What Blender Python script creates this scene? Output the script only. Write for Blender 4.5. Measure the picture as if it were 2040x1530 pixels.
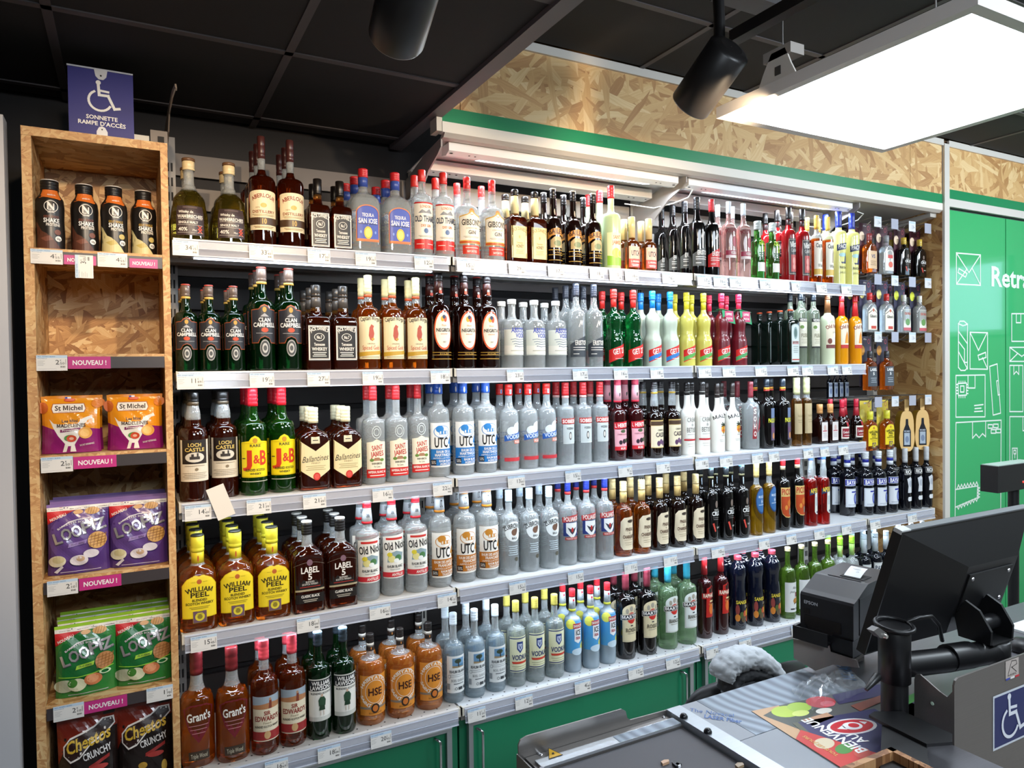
import bpy, math, random
import numpy as np
from mathutils import Vector, Matrix
from mathutils.geometry import tessellate_polygon
for o in list(bpy.data.objects): bpy.data.objects.remove(o)
SC = bpy.context.scene
COL = SC.collection
PI = math.pi
random.seed(4)
# ---------------------------------------------------------------- camera
CAM = Vector((-0.1225, -2.4314, 1.6030))
RX = Vector((0.8817, -0.4717, -0.0131)); UP = Vector((0.0206, 0.0108, 0.9997)); FW = Vector((0.4714, 0.8817, -0.0192))
FPX = 1424.9
cd = bpy.data.cameras.new('camera'); co = bpy.data.objects.new('camera', cd); COL.objects.link(co)
cd.sensor_width = 36; cd.lens = FPX / 2040 * 36; cd.clip_start = .02
co.matrix_world = Matrix(((RX.x, UP.x, -FW.x, CAM.x), (RX.y, UP.y, -FW.y, CAM.y), (RX.z, UP.z, -FW.z, CAM.z), (0, 0, 0, 1)))
SC.camera = co
SC.view_settings.view_transform = 'Standard'; SC.view_settings.look = 'None'
SC.view_settings.exposure = .68; SC.view_settings.gamma = 1; SC.view_settings.use_curve_mapping = False
SC.cycles.max_bounces = 12; SC.cycles.transmission_bounces = 10; SC.cycles.transparent_max_bounces = 12
SC.cycles.diffuse_bounces = 3; SC.cycles.glossy_bounces = 4; SC.cycles.caustics_reflective = False; SC.cycles.caustics_refractive = False
SC.cycles.use_denoising = True; SC.cycles.sample_clamp_indirect = 4; SC.cycles.blur_glossy = .6
def at(px, py, ax, v):
    """point where the sight line of a photo pixel meets the plane ax = v"""
    d = FW + RX * ((px - 1020) / FPX) - UP * ((py - 765) / FPX)
    i = 'xyz'.index(ax); return CAM + d * ((v - CAM[i]) / d[i])
# ---------------------------------------------------------------- world and lamps of the shop
w = bpy.data.worlds.new('shop_ambient'); SC.world = w; w.use_nodes = True
w.node_tree.nodes['Background'].inputs[0].default_value = (.80, .88, 1, 1); w.node_tree.nodes['Background'].inputs[1].default_value = .36
def area(name, loc, tgt, sx, sy, power, col):
    l = bpy.data.lights.new(name, 'AREA'); l.shape = 'RECTANGLE'; l.size = sx; l.size_y = sy; l.energy = power; l.color = col
    o = bpy.data.objects.new(name, l); COL.objects.link(o); o.location = loc
    o.rotation_euler = (Vector(tgt) - Vector(loc)).to_track_quat('-Z', 'Y').to_euler(); return o
def spot(name, loc, tgt, power, col, ang, blend=.5, size=.03):
    l = bpy.data.lights.new(name, 'SPOT'); l.energy = power; l.color = col; l.spot_size = math.radians(ang); l.spot_blend = blend; l.shadow_soft_size = size
    o = bpy.data.objects.new(name, l); COL.objects.link(o); o.location = loc
    o.rotation_euler = (Vector(tgt) - Vector(loc)).to_track_quat('-Z', 'Y').to_euler(); return o
WARM = (1, .76, .50); COOL = (.80, .90, 1)
spot('track_spot_light', (-.1, -1.5, 2.46), (-.05, 0, 1.75), 40, WARM, 62, .7)
spot('track_spot_light', (.55, -1.6, 2.46), (.45, 0, 1.7), 50, WARM, 62, .7)
spot('track_spot_light', (1.56, -.95, 2.36), (1.5, 0, 2.40), 34, WARM, 92, .9)
area('ceiling_panel_light', (.2, -3.3, 2.50), (.6, -1.2, .9), .9, .6, 27, COOL)
area('ceiling_panel_light', (2.3, -3.2, 2.8), (2.4, -.6, .8), 1.2, .6, 48, COOL)
area('ceiling_panel_light', (4.4, -2.0, 2.8), (3.6, -.1, 1.3), 1.2, .6, 62, (.82, .92, 1))
# ---------------------------------------------------------------- materials
def lin(h):
    h = h.lstrip('#'); v = [int(h[i:i + 2], 16) / 255 for i in (0, 2, 4)]
    return tuple((x / 12.92 if x <= .04045 else ((x + .055) / 1.055) ** 2.4) for x in v) + (1,)
_M = {}
def new_mat(name):
    m = bpy.data.materials.new(name); m.use_nodes = True
    return m, m.node_tree, m.node_tree.nodes['Principled BSDF']
def M(h, rough=.5, metal=0, coat=0, em=0):
    k = (h, rough, metal, coat, em)
    if k not in _M:
        m, t, b = new_mat('paint_' + h.strip('#')); b.inputs['Base Color'].default_value = lin(h); b.inputs['Roughness'].default_value = rough
        b.inputs['Metallic'].default_value = metal; b.inputs['Coat Weight'].default_value = coat; b.inputs['Coat Roughness'].default_value = .05
        if em: b.inputs['Emission Color'].default_value = lin(h); b.inputs['Emission Strength'].default_value = em
        _M[k] = m
    return _M[k]
def G(h, tr=1, rough=.015, ior=1.38, thin=.14, milk=.03):
    tr = tr * (1 - milk); k = ('g', h, tr, rough, ior, thin, milk)
    if k not in _M:
        m, t, b = new_mat('glass_' + h.strip('#')); b.inputs['Base Color'].default_value = lin(h); b.inputs['Roughness'].default_value = rough
        b.inputs['Transmission Weight'].default_value = tr; b.inputs['IOR'].default_value = ior; b.inputs['Coat Weight'].default_value = .9; b.inputs['Coat Roughness'].default_value = .02
        tp = t.nodes.new('ShaderNodeBsdfTransparent'); tp.inputs[0].default_value = lin(h); mx = t.nodes.new('ShaderNodeMixShader'); mx.inputs[0].default_value = thin
        t.links.new(b.outputs[0], mx.inputs[1]); t.links.new(tp.outputs[0], mx.inputs[2]); t.links.new(mx.outputs[0], t.nodes['Material Output'].inputs[0])
        _M[k] = m
    return _M[k]
def film(h, alpha, rough=.12):
    """clear plastic sheet: part see-through, part surface"""
    k = ('f', h, alpha, rough)
    if k not in _M:
        m, t, b = new_mat('clear_plastic'); b.inputs['Base Color'].default_value = lin(h); b.inputs['Roughness'].default_value = rough
        b.inputs['Alpha'].default_value = alpha; b.inputs['Specular IOR Level'].default_value = .8; _M[k] = m
    return _M[k]
def osb(name, axes, flake=.09, wide=.022, tone=('#946536', '#c2945c', '#d5ad76', '#e3c795'), rough=.55):
    m, t, b = new_mat(name); N = t.nodes; L = t.links
    tc = N.new('ShaderNodeTexCoord'); sp = N.new('ShaderNodeSeparateXYZ'); cb = N.new('ShaderNodeCombineXYZ'); L.new(tc.outputs['Object'], sp.inputs[0])
    for i, a in enumerate(axes): L.new(sp.outputs[a.upper()], cb.inputs[i])
    nz = N.new('ShaderNodeTexNoise'); nz.inputs['Scale'].default_value = 9; L.new(cb.outputs[0], nz.inputs['Vector'])
    wv = N.new('ShaderNodeVectorMath'); wv.operation = 'MULTIPLY_ADD'; L.new(nz.outputs['Color'], wv.inputs[0]); wv.inputs[1].default_value = (.02, .02, 0); L.new(cb.outputs[0], wv.inputs[2])
    col = hgt = None
    for i, ang in enumerate((8, 52, 97, 141, 23, 165)):
        mp = N.new('ShaderNodeMapping'); mp.inputs['Rotation'].default_value = (0, 0, math.radians(ang)); mp.inputs['Location'].default_value = (i * 3.7, i * 1.9, 0)
        mp.inputs['Scale'].default_value = (flake, wide, 1); mp.vector_type = 'TEXTURE'; L.new(wv.outputs[0], mp.inputs['Vector'])
        vo = N.new('ShaderNodeTexVoronoi'); vo.voronoi_dimensions = '2D'; vo.inputs['Scale'].default_value = 1; L.new(mp.outputs[0], vo.inputs['Vector'])
        sc = N.new('ShaderNodeSeparateColor'); L.new(vo.outputs['Color'], sc.inputs[0])
        st = N.new('ShaderNodeTexNoise'); st.noise_dimensions = '2D'; st.inputs['Scale'].default_value = 2.2; st.inputs['Detail'].default_value = 3
        m2 = N.new('ShaderNodeMapping'); m2.inputs['Scale'].default_value = (.35, 2.6, 1); L.new(mp.outputs[0], m2.inputs['Vector']); L.new(m2.outputs[0], st.inputs['Vector'])
        ad = N.new('ShaderNodeMath'); ad.operation = 'MULTIPLY_ADD'; L.new(st.outputs[0], ad.inputs[0]); ad.inputs[1].default_value = .5
        L.new(sc.outputs[1], ad.inputs[2])
        if col is None: col, hgt = ad.outputs[0], sc.outputs[0]
        else:
            gt = N.new('ShaderNodeMath'); gt.operation = 'GREATER_THAN'; L.new(sc.outputs[0], gt.inputs[0]); L.new(hgt, gt.inputs[1])
            mx = N.new('ShaderNodeMix'); mx.data_type = 'FLOAT'; L.new(gt.outputs[0], mx.inputs[0]); L.new(col, mx.inputs[2]); L.new(ad.outputs[0], mx.inputs[3])
            mm = N.new('ShaderNodeMath'); mm.operation = 'MAXIMUM'; L.new(hgt, mm.inputs[0]); L.new(sc.outputs[0], mm.inputs[1])
            col, hgt = mx.outputs[0], mm.outputs[0]
    rp = N.new('ShaderNodeValToRGB'); e = rp.color_ramp.elements
    e[0].position = .22; e[0].color = lin(tone[0]); e[1].position = 1.25 / 1.5 + .12; e[1].color = lin(tone[3])
    x = e.new(.5); x.color = lin(tone[1]); x = e.new(.78); x.color = lin(tone[2])
    dv = N.new('ShaderNodeMath'); dv.operation = 'DIVIDE'; L.new(col, dv.inputs[0]); dv.inputs[1].default_value = 1.3; L.new(dv.outputs[0], rp.inputs[0])
    L.new(rp.outputs[0], b.inputs['Base Color']); b.inputs['Roughness'].default_value = rough
    bp = N.new('ShaderNodeBump'); bp.inputs['Strength'].default_value = .25; bp.inputs['Distance'].default_value = .002; L.new(col, bp.inputs['Height']); L.new(bp.outputs[0], b.inputs['Normal'])
    return m
def brushed(name, h, rough=.3, metal=1, wave=0):
    m, t, b = new_mat(name); N = t.nodes; L = t.links
    tc = N.new('ShaderNodeTexCoord'); mp = N.new('ShaderNodeMapping'); mp.inputs['Scale'].default_value = (6, 260, 260) if not wave else (1, 1, 1); L.new(tc.outputs['Object'], mp.inputs[0])
    if wave:
        n = N.new('ShaderNodeTexWave'); n.inputs['Scale'].default_value = wave; n.inputs['Distortion'].default_value = 20; n.inputs['Detail'].default_value = 0; n.inputs['Detail Scale'].default_value = .3; n.bands_direction = 'X'
    else:
        n = N.new('ShaderNodeTexNoise'); n.inputs['Scale'].default_value = 2; n.inputs['Detail'].default_value = 3
    L.new(mp.outputs[0], n.inputs['Vector'])
    rp = N.new('ShaderNodeValToRGB'); c = lin(h); k = .5 if wave else .82
    rp.color_ramp.elements[0].color = (c[0] * k, c[1] * k, c[2] * k, 1); rp.color_ramp.elements[1].color = c
    L.new(n.outputs[0], rp.inputs[0]); L.new(rp.outputs[0], b.inputs['Base Color']); b.inputs['Metallic'].default_value = metal; b.inputs['Roughness'].default_value = rough
    return m
# ---------------------------------------------------------------- geometry
class MB:
    def __init__(s): s.v = []; s.f = []; s.mi = []; s.sm = []; s.mats = []
    def m(s, mat):
        if mat not in s.mats: s.mats.append(mat)
        return s.mats.index(mat)
    def face(s, pts, mat, smooth=False):
        i = len(s.v); s.v += [tuple(p) for p in pts]; s.f.append(tuple(range(i, i + len(pts)))); s.mi.append(s.m(mat)); s.sm.append(smooth)
    def grid(s, rows, mat, smooth=True, cu=False, cv=False):
        """rows: list of equally long point lists"""
        i = len(s.v); n = len(rows[0]); k = len(rows)
        for r in rows: s.v += [tuple(p) for p in r]
        for a in range(k if cv else k - 1):
            for c in range(n if cu else n - 1):
                a2 = (a + 1) % k; c2 = (c + 1) % n
                mt = mat[a] if isinstance(mat, list) else mat
                s.f.append((i + a * n + c, i + a * n + c2, i + a2 * n + c2, i + a2 * n + c)); s.mi.append(s.m(mt)); s.sm.append(smooth)
    def cap(s, ring, mat, flip=False, smooth=False): s.face(ring[::-1] if flip else ring, mat, smooth)
    def box(s, x0, y0, z0, x1, y1, z1, mat, T=None):
        p = [Vector((x, y, z)) for z in (z0, z1) for x, y in ((x0, y0), (x1, y0), (x1, y1), (x0, y1))]
        if T: p = [T @ q for q in p]
        for q in ((3, 2, 1, 0), (4, 5, 6, 7), (0, 1, 5, 4), (1, 2, 6, 5), (2, 3, 7, 6), (3, 0, 4, 7)): s.face([p[j] for j in q], mat)
        return s
    def prism(s, poly, ax, d0, d1, mat, T=None):
        """poly: 2D outline, extruded along ax"""
        def p3(u, v, d):
            q = Vector({'x': (d, u, v), 'y': (u, d, v), 'z': (u, v, d)}[ax]); return T @ q if T else q
        a = [p3(u, v, d0) for u, v in poly]; b = [p3(u, v, d1) for u, v in poly]; n = len(poly)
        tri = tessellate_polygon([[Vector((u, v, 0)) for u, v in poly]])
        for t in tri: s.face([a[j] for j in t], mat); s.face([b[j] for j in t[::-1]], mat)
        for j in range(n): s.face([a[j], a[(j + 1) % n], b[(j + 1) % n], b[j]], mat)
        return s
    def lathe(s, prof, mat, seg=24, sec=None, T=None, c=(0, 0, 0), caps=True):
        """prof: [(z, r)], sec(k) -> unit section point; mat may be one per ring"""
        rows = []
        for z, r in prof:
            row = []
            for k in range(seg):
                x, y = sec[k] if sec else (math.cos(2 * PI * k / seg), math.sin(2 * PI * k / seg))
                q = Vector((c[0] + x * r, c[1] + y * r, c[2] + z)); row.append(T @ q if T else q)
            rows.append(row)
        s.grid(rows, mat, True, cu=True)
        m0 = mat[0] if isinstance(mat, list) else mat; m1 = mat[-1] if isinstance(mat, list) else mat
        if caps: s.cap(rows[0], m0, True); s.cap(rows[-1], m1)
        return s
    def tube(s, pts, r, mat, seg=8, caps=True):
        pts = [Vector(p) for p in pts]; rows = []; n = len(pts); ref = None
        for i, p in enumerate(pts):
            d = (pts[min(i + 1, n - 1)] - pts[max(i - 1, 0)]).normalized()
            if ref is None: ref = d.orthogonal().normalized()
            ref = (ref - d * ref.dot(d)).normalized(); b = d.cross(ref); rr = r[i] if isinstance(r, (list, tuple)) else r
            rows.append([p + (ref * math.cos(2 * PI * k / seg) + b * math.sin(2 * PI * k / seg)) * rr for k in range(seg)])
        s.grid(rows, mat, True, cu=True)
        if caps: s.cap(rows[0], mat, True); s.cap(rows[-1], mat)
        return s
    def mesh(s, name):
        me = bpy.data.meshes.new(name); me.from_pydata(s.v, [], s.f)
        for m in s.mats: me.materials.append(m)
        me.polygons.foreach_set('material_index', s.mi); me.polygons.foreach_set('use_smooth', s.sm); me.update(); return me
    def build(s, name, parent=None, loc=None, merge=False):
        me = s.mesh(name)
        if merge:
            import bmesh
            bm = bmesh.new(); bm.from_mesh(me); bmesh.ops.remove_doubles(bm, verts=bm.verts, dist=1e-6); bmesh.ops.recalc_face_normals(bm, faces=bm.faces); bm.to_mesh(me); bm.free()
        return link(name, me, parent, loc)
def link(name, me, parent=None, loc=None):
    o = bpy.data.objects.new(name, me); COL.objects.link(o)
    if parent: o.parent = parent
    if loc is not None: o.location = loc
    return o
def tag(o, label, cat, group=None, kind=None):
    o['label'] = label; o['category'] = cat
    if group: o['group'] = group
    if kind: o['kind'] = kind
    return o
def empty(name, loc=(0, 0, 0), rz=0):
    o = bpy.data.objects.new(name, None); COL.objects.link(o); o.location = loc; o.rotation_euler = (0, 0, rz); return o
def bevel(o, wd=.003, seg=2):
    b = o.modifiers.new('bevel', 'BEVEL'); b.width = wd; b.segments = seg; b.limit_method = 'ANGLE'; b.angle_limit = math.radians(40); return o
def struct(name, mb, parent=None, **k):
    o = mb.build(name, parent, **k)
    if not parent: o['kind'] = 'structure'
    return o
def copy_tree(o, **kw):
    c = o.copy(); COL.objects.link(c)
    for ch in list(o.children):
        d = ch.copy(); COL.objects.link(d); d.parent = c
        for g in list(ch.children):
            h = g.copy(); COL.objects.link(h); h.parent = d
    return c
# ---------------------------------------------------------------- lettering
CH = "ABCDEFGHIJKLMNOPQRSTUVWXYZabcdefghijklmnopqrstuvwxyz0123456789.,'!%&°-€ÈÇÉëèéç©"
GL = {}
def make_glyphs():
    tmp = []
    for wgt, off in (('n', 0), ('b', .022)):
        for c in CH:
            pr = []
            for body in (c, 'H' + c + 'H', 'HH'):
                cu = bpy.data.curves.new('t', 'FONT'); cu.body = body; cu.offset = off; cu.resolution_u = 2
                o = bpy.data.objects.new('t', cu); COL.objects.link(o); pr.append(o)
            tmp.append((wgt, c, pr))
    bpy.context.view_layer.update(); dg = bpy.context.evaluated_depsgraph_get()
    for wgt, c, pr in tmp:
        me = bpy.data.meshes.new_from_object(pr[0].evaluated_get(dg)); me.calc_loop_triangles()
        v = [(a.co.x / .7, a.co.y / .7) for a in me.vertices]
        GL[(wgt, c)] = ([[v[i] for i in t.vertices] for t in me.loop_triangles], (pr[1].dimensions.x - pr[2].dimensions.x) / .7)
    for wgt, c, pr in tmp:
        for o in pr: bpy.data.objects.remove(o)
make_glyphs()
for _w, _t in (('n', .13), ('b', .21)):     # M drawn as plain strokes, so its thick form does not fold over itself
    _o = [(0, 0), (_t, 0), (_t, .70), (.475 - _t * .42, .08), (.475 + _t * .42, .08), (.95 - _t, .70), (.95 - _t, 0), (.95, 0), (.95, 1), (.95 - _t * 1.15, 1), (.475, .36), (_t * 1.15, 1), (0, 1)]
    GL[(_w, 'M')] = ([[_o[i] for i in t] for t in tessellate_polygon([[Vector((u, v, 0)) for u, v in _o]])], 1.07)
def text2d(s, wgt='n'):
    x = 0; out = []
    for c in s:
        if c == ' ' or (wgt, c) not in GL: x += .42; continue
        tr, adv = GL[(wgt, c)]; out += [[(p[0] + x, p[1]) for p in t] for t in tr]; x += adv
    return out, max(x - .05, .01)
# label elements, coordinates: x in half-widths (-1..1), z in heights (0..1)
def T(s, x, z, wd, h, c, b=0, rot=0, sh=0): return ('t', s, x, z, wd, h, c, b, rot, sh)
def B(x0, z0, x1, z1, c): return ('p', [(x0, z0), (x1, z0), (x1, z1), (x0, z1)], c)
def P(pts, c): return ('p', pts, c)
def E(x, z, rx, rz, c, n=20): return ('p', [(x + rx * math.cos(2 * PI * k / n), z + rz * math.sin(2 * PI * k / n)) for k in range(n)], c)
def R(x, z, rx, rz, t, c, n=24):
    o = [(math.cos(2 * PI * k / n), math.sin(2 * PI * k / n)) for k in range(n + 1)]
    return ('q', [[(x + rx * a[0], z + rz * a[1]), (x + rx * b[0], z + rz * b[1]), (x + rx * (1 - t) * b[0], z + rz * (1 - t) * b[1]), (x + rx * (1 - t) * a[0], z + rz * (1 - t) * a[1])] for a, b in zip(o, o[1:])], c)
def A(s, x, z, r, a0, a1, h, c, b=1): return ('a', s, x, z, r, a0, a1, h, c, b)   # text along an arc, r in heights
def LN(pts, t, c): return ('l', pts, t, c)                                          # polyline of thickness t (heights)
def ARCH(h=.14, x=1, z0=0, z1=1, n=14): return [(-x, z0), (x, z0)] + [(x * math.cos(PI * k / n), z1 - h + h * math.sin(PI * k / n)) for k in range(n + 1)]
def convex(pts):
    if len(pts) <= 3: return [pts]
    sg = 0
    for i in range(len(pts)):
        a, b, c = pts[i - 2], pts[i - 1], pts[i]; cr = (b[0] - a[0]) * (c[1] - b[1]) - (b[1] - a[1]) * (c[0] - b[0])
        if abs(cr) > 1e-9:
            if sg and (cr > 0) != (sg > 0): return [[pts[j] for j in t] for t in tessellate_polygon([[Vector((u, v, 0)) for u, v in pts]])]
            sg = cr
    return [pts]
def clip(poly, ax, lo, hi):
    for sgn, lim in ((1, lo), (-1, hi)):
        out = []
        for i in range(len(poly)):
            a, b = poly[i - 1], poly[i]; da = sgn * (a[ax] - lim); db = sgn * (b[ax] - lim)
            if (da >= 0) != (db >= 0):
                t = da / (da - db); out.append((a[0] + (b[0] - a[0]) * t, a[1] + (b[1] - a[1]) * t))
            if db >= 0: out.append(b)
        poly = out
        if len(poly) < 3: return []
    return poly
def slices(poly, ax, d):
    if not d: return [poly]
    lo = min(p[ax] for p in poly); hi = max(p[ax] for p in poly); k0 = math.floor(lo / d); k1 = math.floor((hi - 1e-9) / d)
    if k0 >= k1: return [poly]
    return [q for q in (clip(poly, ax, k * d, (k + 1) * d) for k in range(k0, k1 + 1)) if q]
def art(mb, els, hw, h, mp, du=0, dv=0, off0=.0003, lay=.00018):
    """lay flat print on a surface: mp(u, v, offset) -> point; u in metres from the middle, v in metres from the foot"""
    for li, e in enumerate(els):
        off = off0 + li * lay; polys = []; k = e[0]
        if k == 'p': polys = [[(x * hw, z * h) for x, z in q] for q in convex(e[1])]; c = e[2]
        elif k == 'q': polys = [[(x * hw, z * h) for x, z in q] for q in e[1]]; c = e[2]
        elif k == 'l':
            c = e[3]; pts = [Vector((x * hw, z * h)) for x, z in e[1]]; t = e[2] * h / 2
            for a, b in zip(pts, pts[1:]):
                d = (b - a)
                if d.length < 1e-9: continue
                d.normalize(); n = Vector((-d.y, d.x)) * t; e2 = d * t
                polys.append([tuple(a - e2 + n), tuple(a - e2 - n), tuple(b + e2 - n), tuple(b + e2 + n)])
        elif k == 't':
            _, s, x, z, wd, th, c, bo, rot, sh = e; tr, tw = text2d(s, 'b' if bo else 'n'); sx = wd * hw / tw; sy = th * h; cr, sr = math.cos(math.radians(rot)), math.sin(math.radians(rot))
            for t in tr:
                q = [((px - tw / 2) * sx + sh * (py - .5) * sy, (py - .5) * sy) for px, py in t]
                polys.append([(x * hw + px * cr - py * sr, z * h + px * sr + py * cr) for px, py in q])
        elif k == 'a':
            _, s, x, z, r, a0, a1, th, c, bo = e; tr, tw = text2d(s, 'b' if bo else 'n'); r *= h; th *= h
            for t in tr:
                q = []
                for px, py in t:
                    an = math.radians(a0 + (a1 - a0) * px / tw); sgn = 1 if a0 > a1 else -1; rr = r + sgn * py * th; q.append((x * hw + rr * math.cos(an), z * h + rr * math.sin(an)))
                polys.append(q)
        mat = c if not isinstance(c, str) else M(c, .42)
        for qi, q in enumerate(polys):
            if k == 'l': off += 4e-6
            for q1 in slices(q, 0, du):
                for q2 in slices(q1, 1, dv):
                    ar = sum(q2[i - 1][0] * q2[i][1] - q2[i][0] * q2[i - 1][1] for i in range(len(q2)))
                    if abs(ar) < 1e-9: continue
                    if ar < 0: q2 = q2[::-1]
                    mb.face([mp(u, v, off) for u, v in q2], mat)
# ---------------------------------------------------------------- the setting
XJ = [0, .9307, 2.0968, 3.2854, 3.8777]                      # ends of the shelf bays
ZS = [2.0227, 1.6123, 1.2045, .7944, .36]                    # shelf tops
BACK = .45; CEIL = 2.54; CEIL2 = 2.87; XE = .90; XN = 3.95; XR = 5.6
OSBW = osb('osb_wall', 'xz', .17, .032, ('#a87a48', '#c59a62', '#d2ac74', '#dfc08c'))
OSBX = osb('osb_front', 'xz', .085, .018); OSBY = osb('osb_side', 'yz', .085, .018); OSBZ = osb('osb_flat', 'xy', .12, .026); OSBN = osb('osb_niche', 'yz', .15, .034, ('#8a5e34', '#b78850', '#cfa76c', '#dcbc88'))
OSBE = osb('osb_edge', 'xz', .035, .008, ('#b98552', '#cb9a64', '#d4a870', '#deb982'))
WHITE = M('#cfc9c0', .35); GREYM = M('#8d8884', .4); STEEL = M('#b8b4b0', .32, .6); ALU = M('#a8adb0', .35, .7); GREEN = M('#12804e', .35); GREENC = M('#0b6a48', .35); DOORG = M('#2aa862', .12, 0, .5)
BLACKW = M('#171212', .7); TILE = M('#1c1817', .85); TBAR = M('#4a4344', .6); DKPANEL = M('#2a2422', .6)
fl = MB(); fl.box(-2, -3.6, -.05, XR, .6, 0, M('#8a847c', .35)); struct('floor', fl)
wb = MB(); wb.box(-2, BACK + .02, 0, XN + .05, BACK + .08, CEIL2, BLACKW); struct('wall_back', wb)
wl = MB(); wl.box(-1.3, -3.6, 0, -1.25, .5, CEIL2, M('#2a2624', .7)); struct('wall_left', wl)
wr = MB(); wr.box(XR, -3.6, 0, XR + .05, .1, CEIL2 + .1, M('#b8b4ac', .6)); struct('wall_right', wr)
wn = empty('window_1', (XR, -1.15, 2.1)); wn['kind'] = 'structure'
m = MB(); m.box(-.004, -.62, -.24, -.001, .62, .26, M('#bcd8f4', .3, em=1.5)); m.build('pane', wn)
m = MB()
for q in ((-.66, -.28, .66, -.24), (-.66, .26, .66, .30), (-.66, -.24, -.62, .26), (.62, -.24, .66, .26), (-.015, -.24, .015, .26)): m.box(-.02, q[0], q[1], 0, q[2], q[3], M('#d8d8d8', .4))
m.build('window_frame', wn)
wf = MB(); wf.box(-1.3, -3.65, 0, XR, -3.6, CEIL2 + .1, M('#8f8b86', .6)); struct('wall_front', wf)
# ceilings: black tiles in a grey grid, low on the left, high on the right
cl = MB(); cl.box(-1.3, -3.6, CEIL + .03, XE, .5, CEIL + .06, TILE); cl.box(XE - .02, -3.6, CEIL, XE, .5, CEIL2 + .1, BLACKW)
ceil = struct('ceiling', cl)
c2 = MB(); c2.box(XE, -3.6, CEIL2 + .03, XR, .02, CEIL2 + .06, TILE); ceil2 = struct('ceiling', c2)
def tiles(parent, x0, x1, y0, y1, ox, oy, z, st=.6):
    xs = sorted({x0, x1} | {ox + st * i for i in range(-12, 12) if x0 < ox + st * i < x1}); ys = sorted({y0, y1} | {oy + st * i for i in range(-12, 12) if y0 < oy + st * i < y1})
    for a, b in zip(xs, xs[1:]):
        for c, d in zip(ys, ys[1:]):
            m = MB(); m.box(a + .012, c + .012, z + .004, b - .012, d - .012, z + .03, TILE); m.build('ceiling_tile', parent)
    for x in xs[1:-1]: m = MB(); m.box(x - .012, y0, z, x + .012, y1, z + .03, TBAR); m.build('ceiling_bar', parent)
    for y in ys[1:-1]: m = MB(); m.box(x0, y - .012, z, x1, y + .012, z + .0295, TBAR); m.build('ceiling_bar', parent)
tiles(ceil, -1.25, XE - .03, -3.0, .44, .31, -.26, CEIL); tiles(ceil2, XE + .01, XR - .02, -3.0, -.01, 1.81, -.43, CEIL2)
tb = MB(); tb.box(XE - .05, -3.6, CEIL - .012, XE + .002, .44, CEIL + .02, M('#5a5052', .5)); struct('trim_1', tb)
# wall of chipboard above the shelves, lockers on the right
w0 = MB(); w0.box(XE + .01, .012, 2.5, XR, .02, CEIL2 + .03, M('#7a5a38', .7)); wo = struct('wall_upper', w0)
for a, b in ((XE + .012, .975), (.977, 3.66), (3.662, XN), (4.0, XR)):
    m = MB(); m.box(a, 0, 2.567, b - .001, .012, 2.852, OSBW); m.build('chipboard_panel', wo)
t2 = MB(); t2.box(XE + .01, -.012, 2.838, XN + .0, 0.0, 2.872, WHITE); t2.box(4.0, -.012, 2.838, XR, 0, 2.872, WHITE); struct('trim_2', t2)
t3 = MB(); t3.box(XN + .003, -.014, .02, 4.0, .03, 2.85, WHITE); t3.box(4.0, -.012, 2.50, XR, .02, 2.545, WHITE); struct('trim_3', t3)
t4 = MB(); t4.box(4.0, -.006, 2.545, XR, .012, 2.60, GREEN); struct('trim_4', t4)
nw = MB(); nw.box(XN, .0, .02, XN + .02, BACK + .02, 2.50, OSBN); struct('wall_niche', nw)
# ---------------------------------------------------------------- locker doors with line drawings
lk = empty('parcel_locker', (4.0, 0, 0)); tag(lk, 'green parcel locker with white line drawings beside the shelves', 'locker')
ART = '#dce6dc'
def dmap(px, py): q = at(px, py, 'y', -.0); return (q.x, q.z)
LZ = [0]
def lines(mb, pts, wdt=.0075, close=False):
    q = [Vector(dmap(*p)) for p in pts]
    if close: q.append(q[0])
    for a, b in zip(q, q[1:]):
        d = b - a
        if d.length < 1e-6: continue
        d.normalize(); n = Vector((-d.y, d.x)) * wdt / 2; e = d * wdt / 2; LZ[0] += 4e-6
        mb.face([(p.x, -.0008 - LZ[0], p.y) for p in (a - e - n, b + e - n, b + e + n, a - e + n)], M(ART, .4))
for i, (a, b) in enumerate(((4.012, 4.594), (4.602, 5.18), (5.186, XR - .01))):
    m = MB(); m.box(a, 0, .05, b, .02, 2.485, DOORG); bevel(m.build('door', lk), .002).location.x = -4.0
pr = MB()
def al(*pts, c=False): lines(pr, pts, close=c)
def rect(x0, y0, x1, y1, s=0.0): al((x0, y0), (x1, y0 + s), (x1, y1 + s * .6), (x0, y1), c=True)
rect(1905, 504, 1953, 566, 4); al((1905, 504), (1930, 543), (1953, 508)); al((1905, 566), (1926, 536)); al((1953, 568), (1936, 534)); al((1910, 535), (1926, 545), (1923, 552), (1908, 543), c=True)
al((1909, 645), (1909, 732), (1914, 738), (1922, 738), (1927, 733), (1927, 646), (1920, 640), (1912, 640), (1909, 645)); al((1909, 645), (1918, 649), (1927, 646)); al((1909, 660), (1927, 685)); al((1909, 680), (1921, 696), (1921, 722), (1927, 722)); al((1909, 700), (1927, 735))
rect(1932, 662, 1967, 735, 1); al((1932, 662), (1949, 698), (1966, 663)); al((1948, 708), (1963, 702), (1964, 712), (1950, 717), c=True); al((1957, 713), (1967, 735))
rect(1904, 748, 1962, 831, -1); al((1928, 748), (1928, 773), (1942, 773), (1942, 748)); al((1941, 808), (1958, 806)); al((1942, 814), (1954, 813)); al((1941, 820), (1957, 819))
al((1908, 764), (1925, 763), (1925, 787), (1909, 788), c=True); al((1913, 769), (1920, 769), (1920, 781), (1913, 781), c=True)
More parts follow.
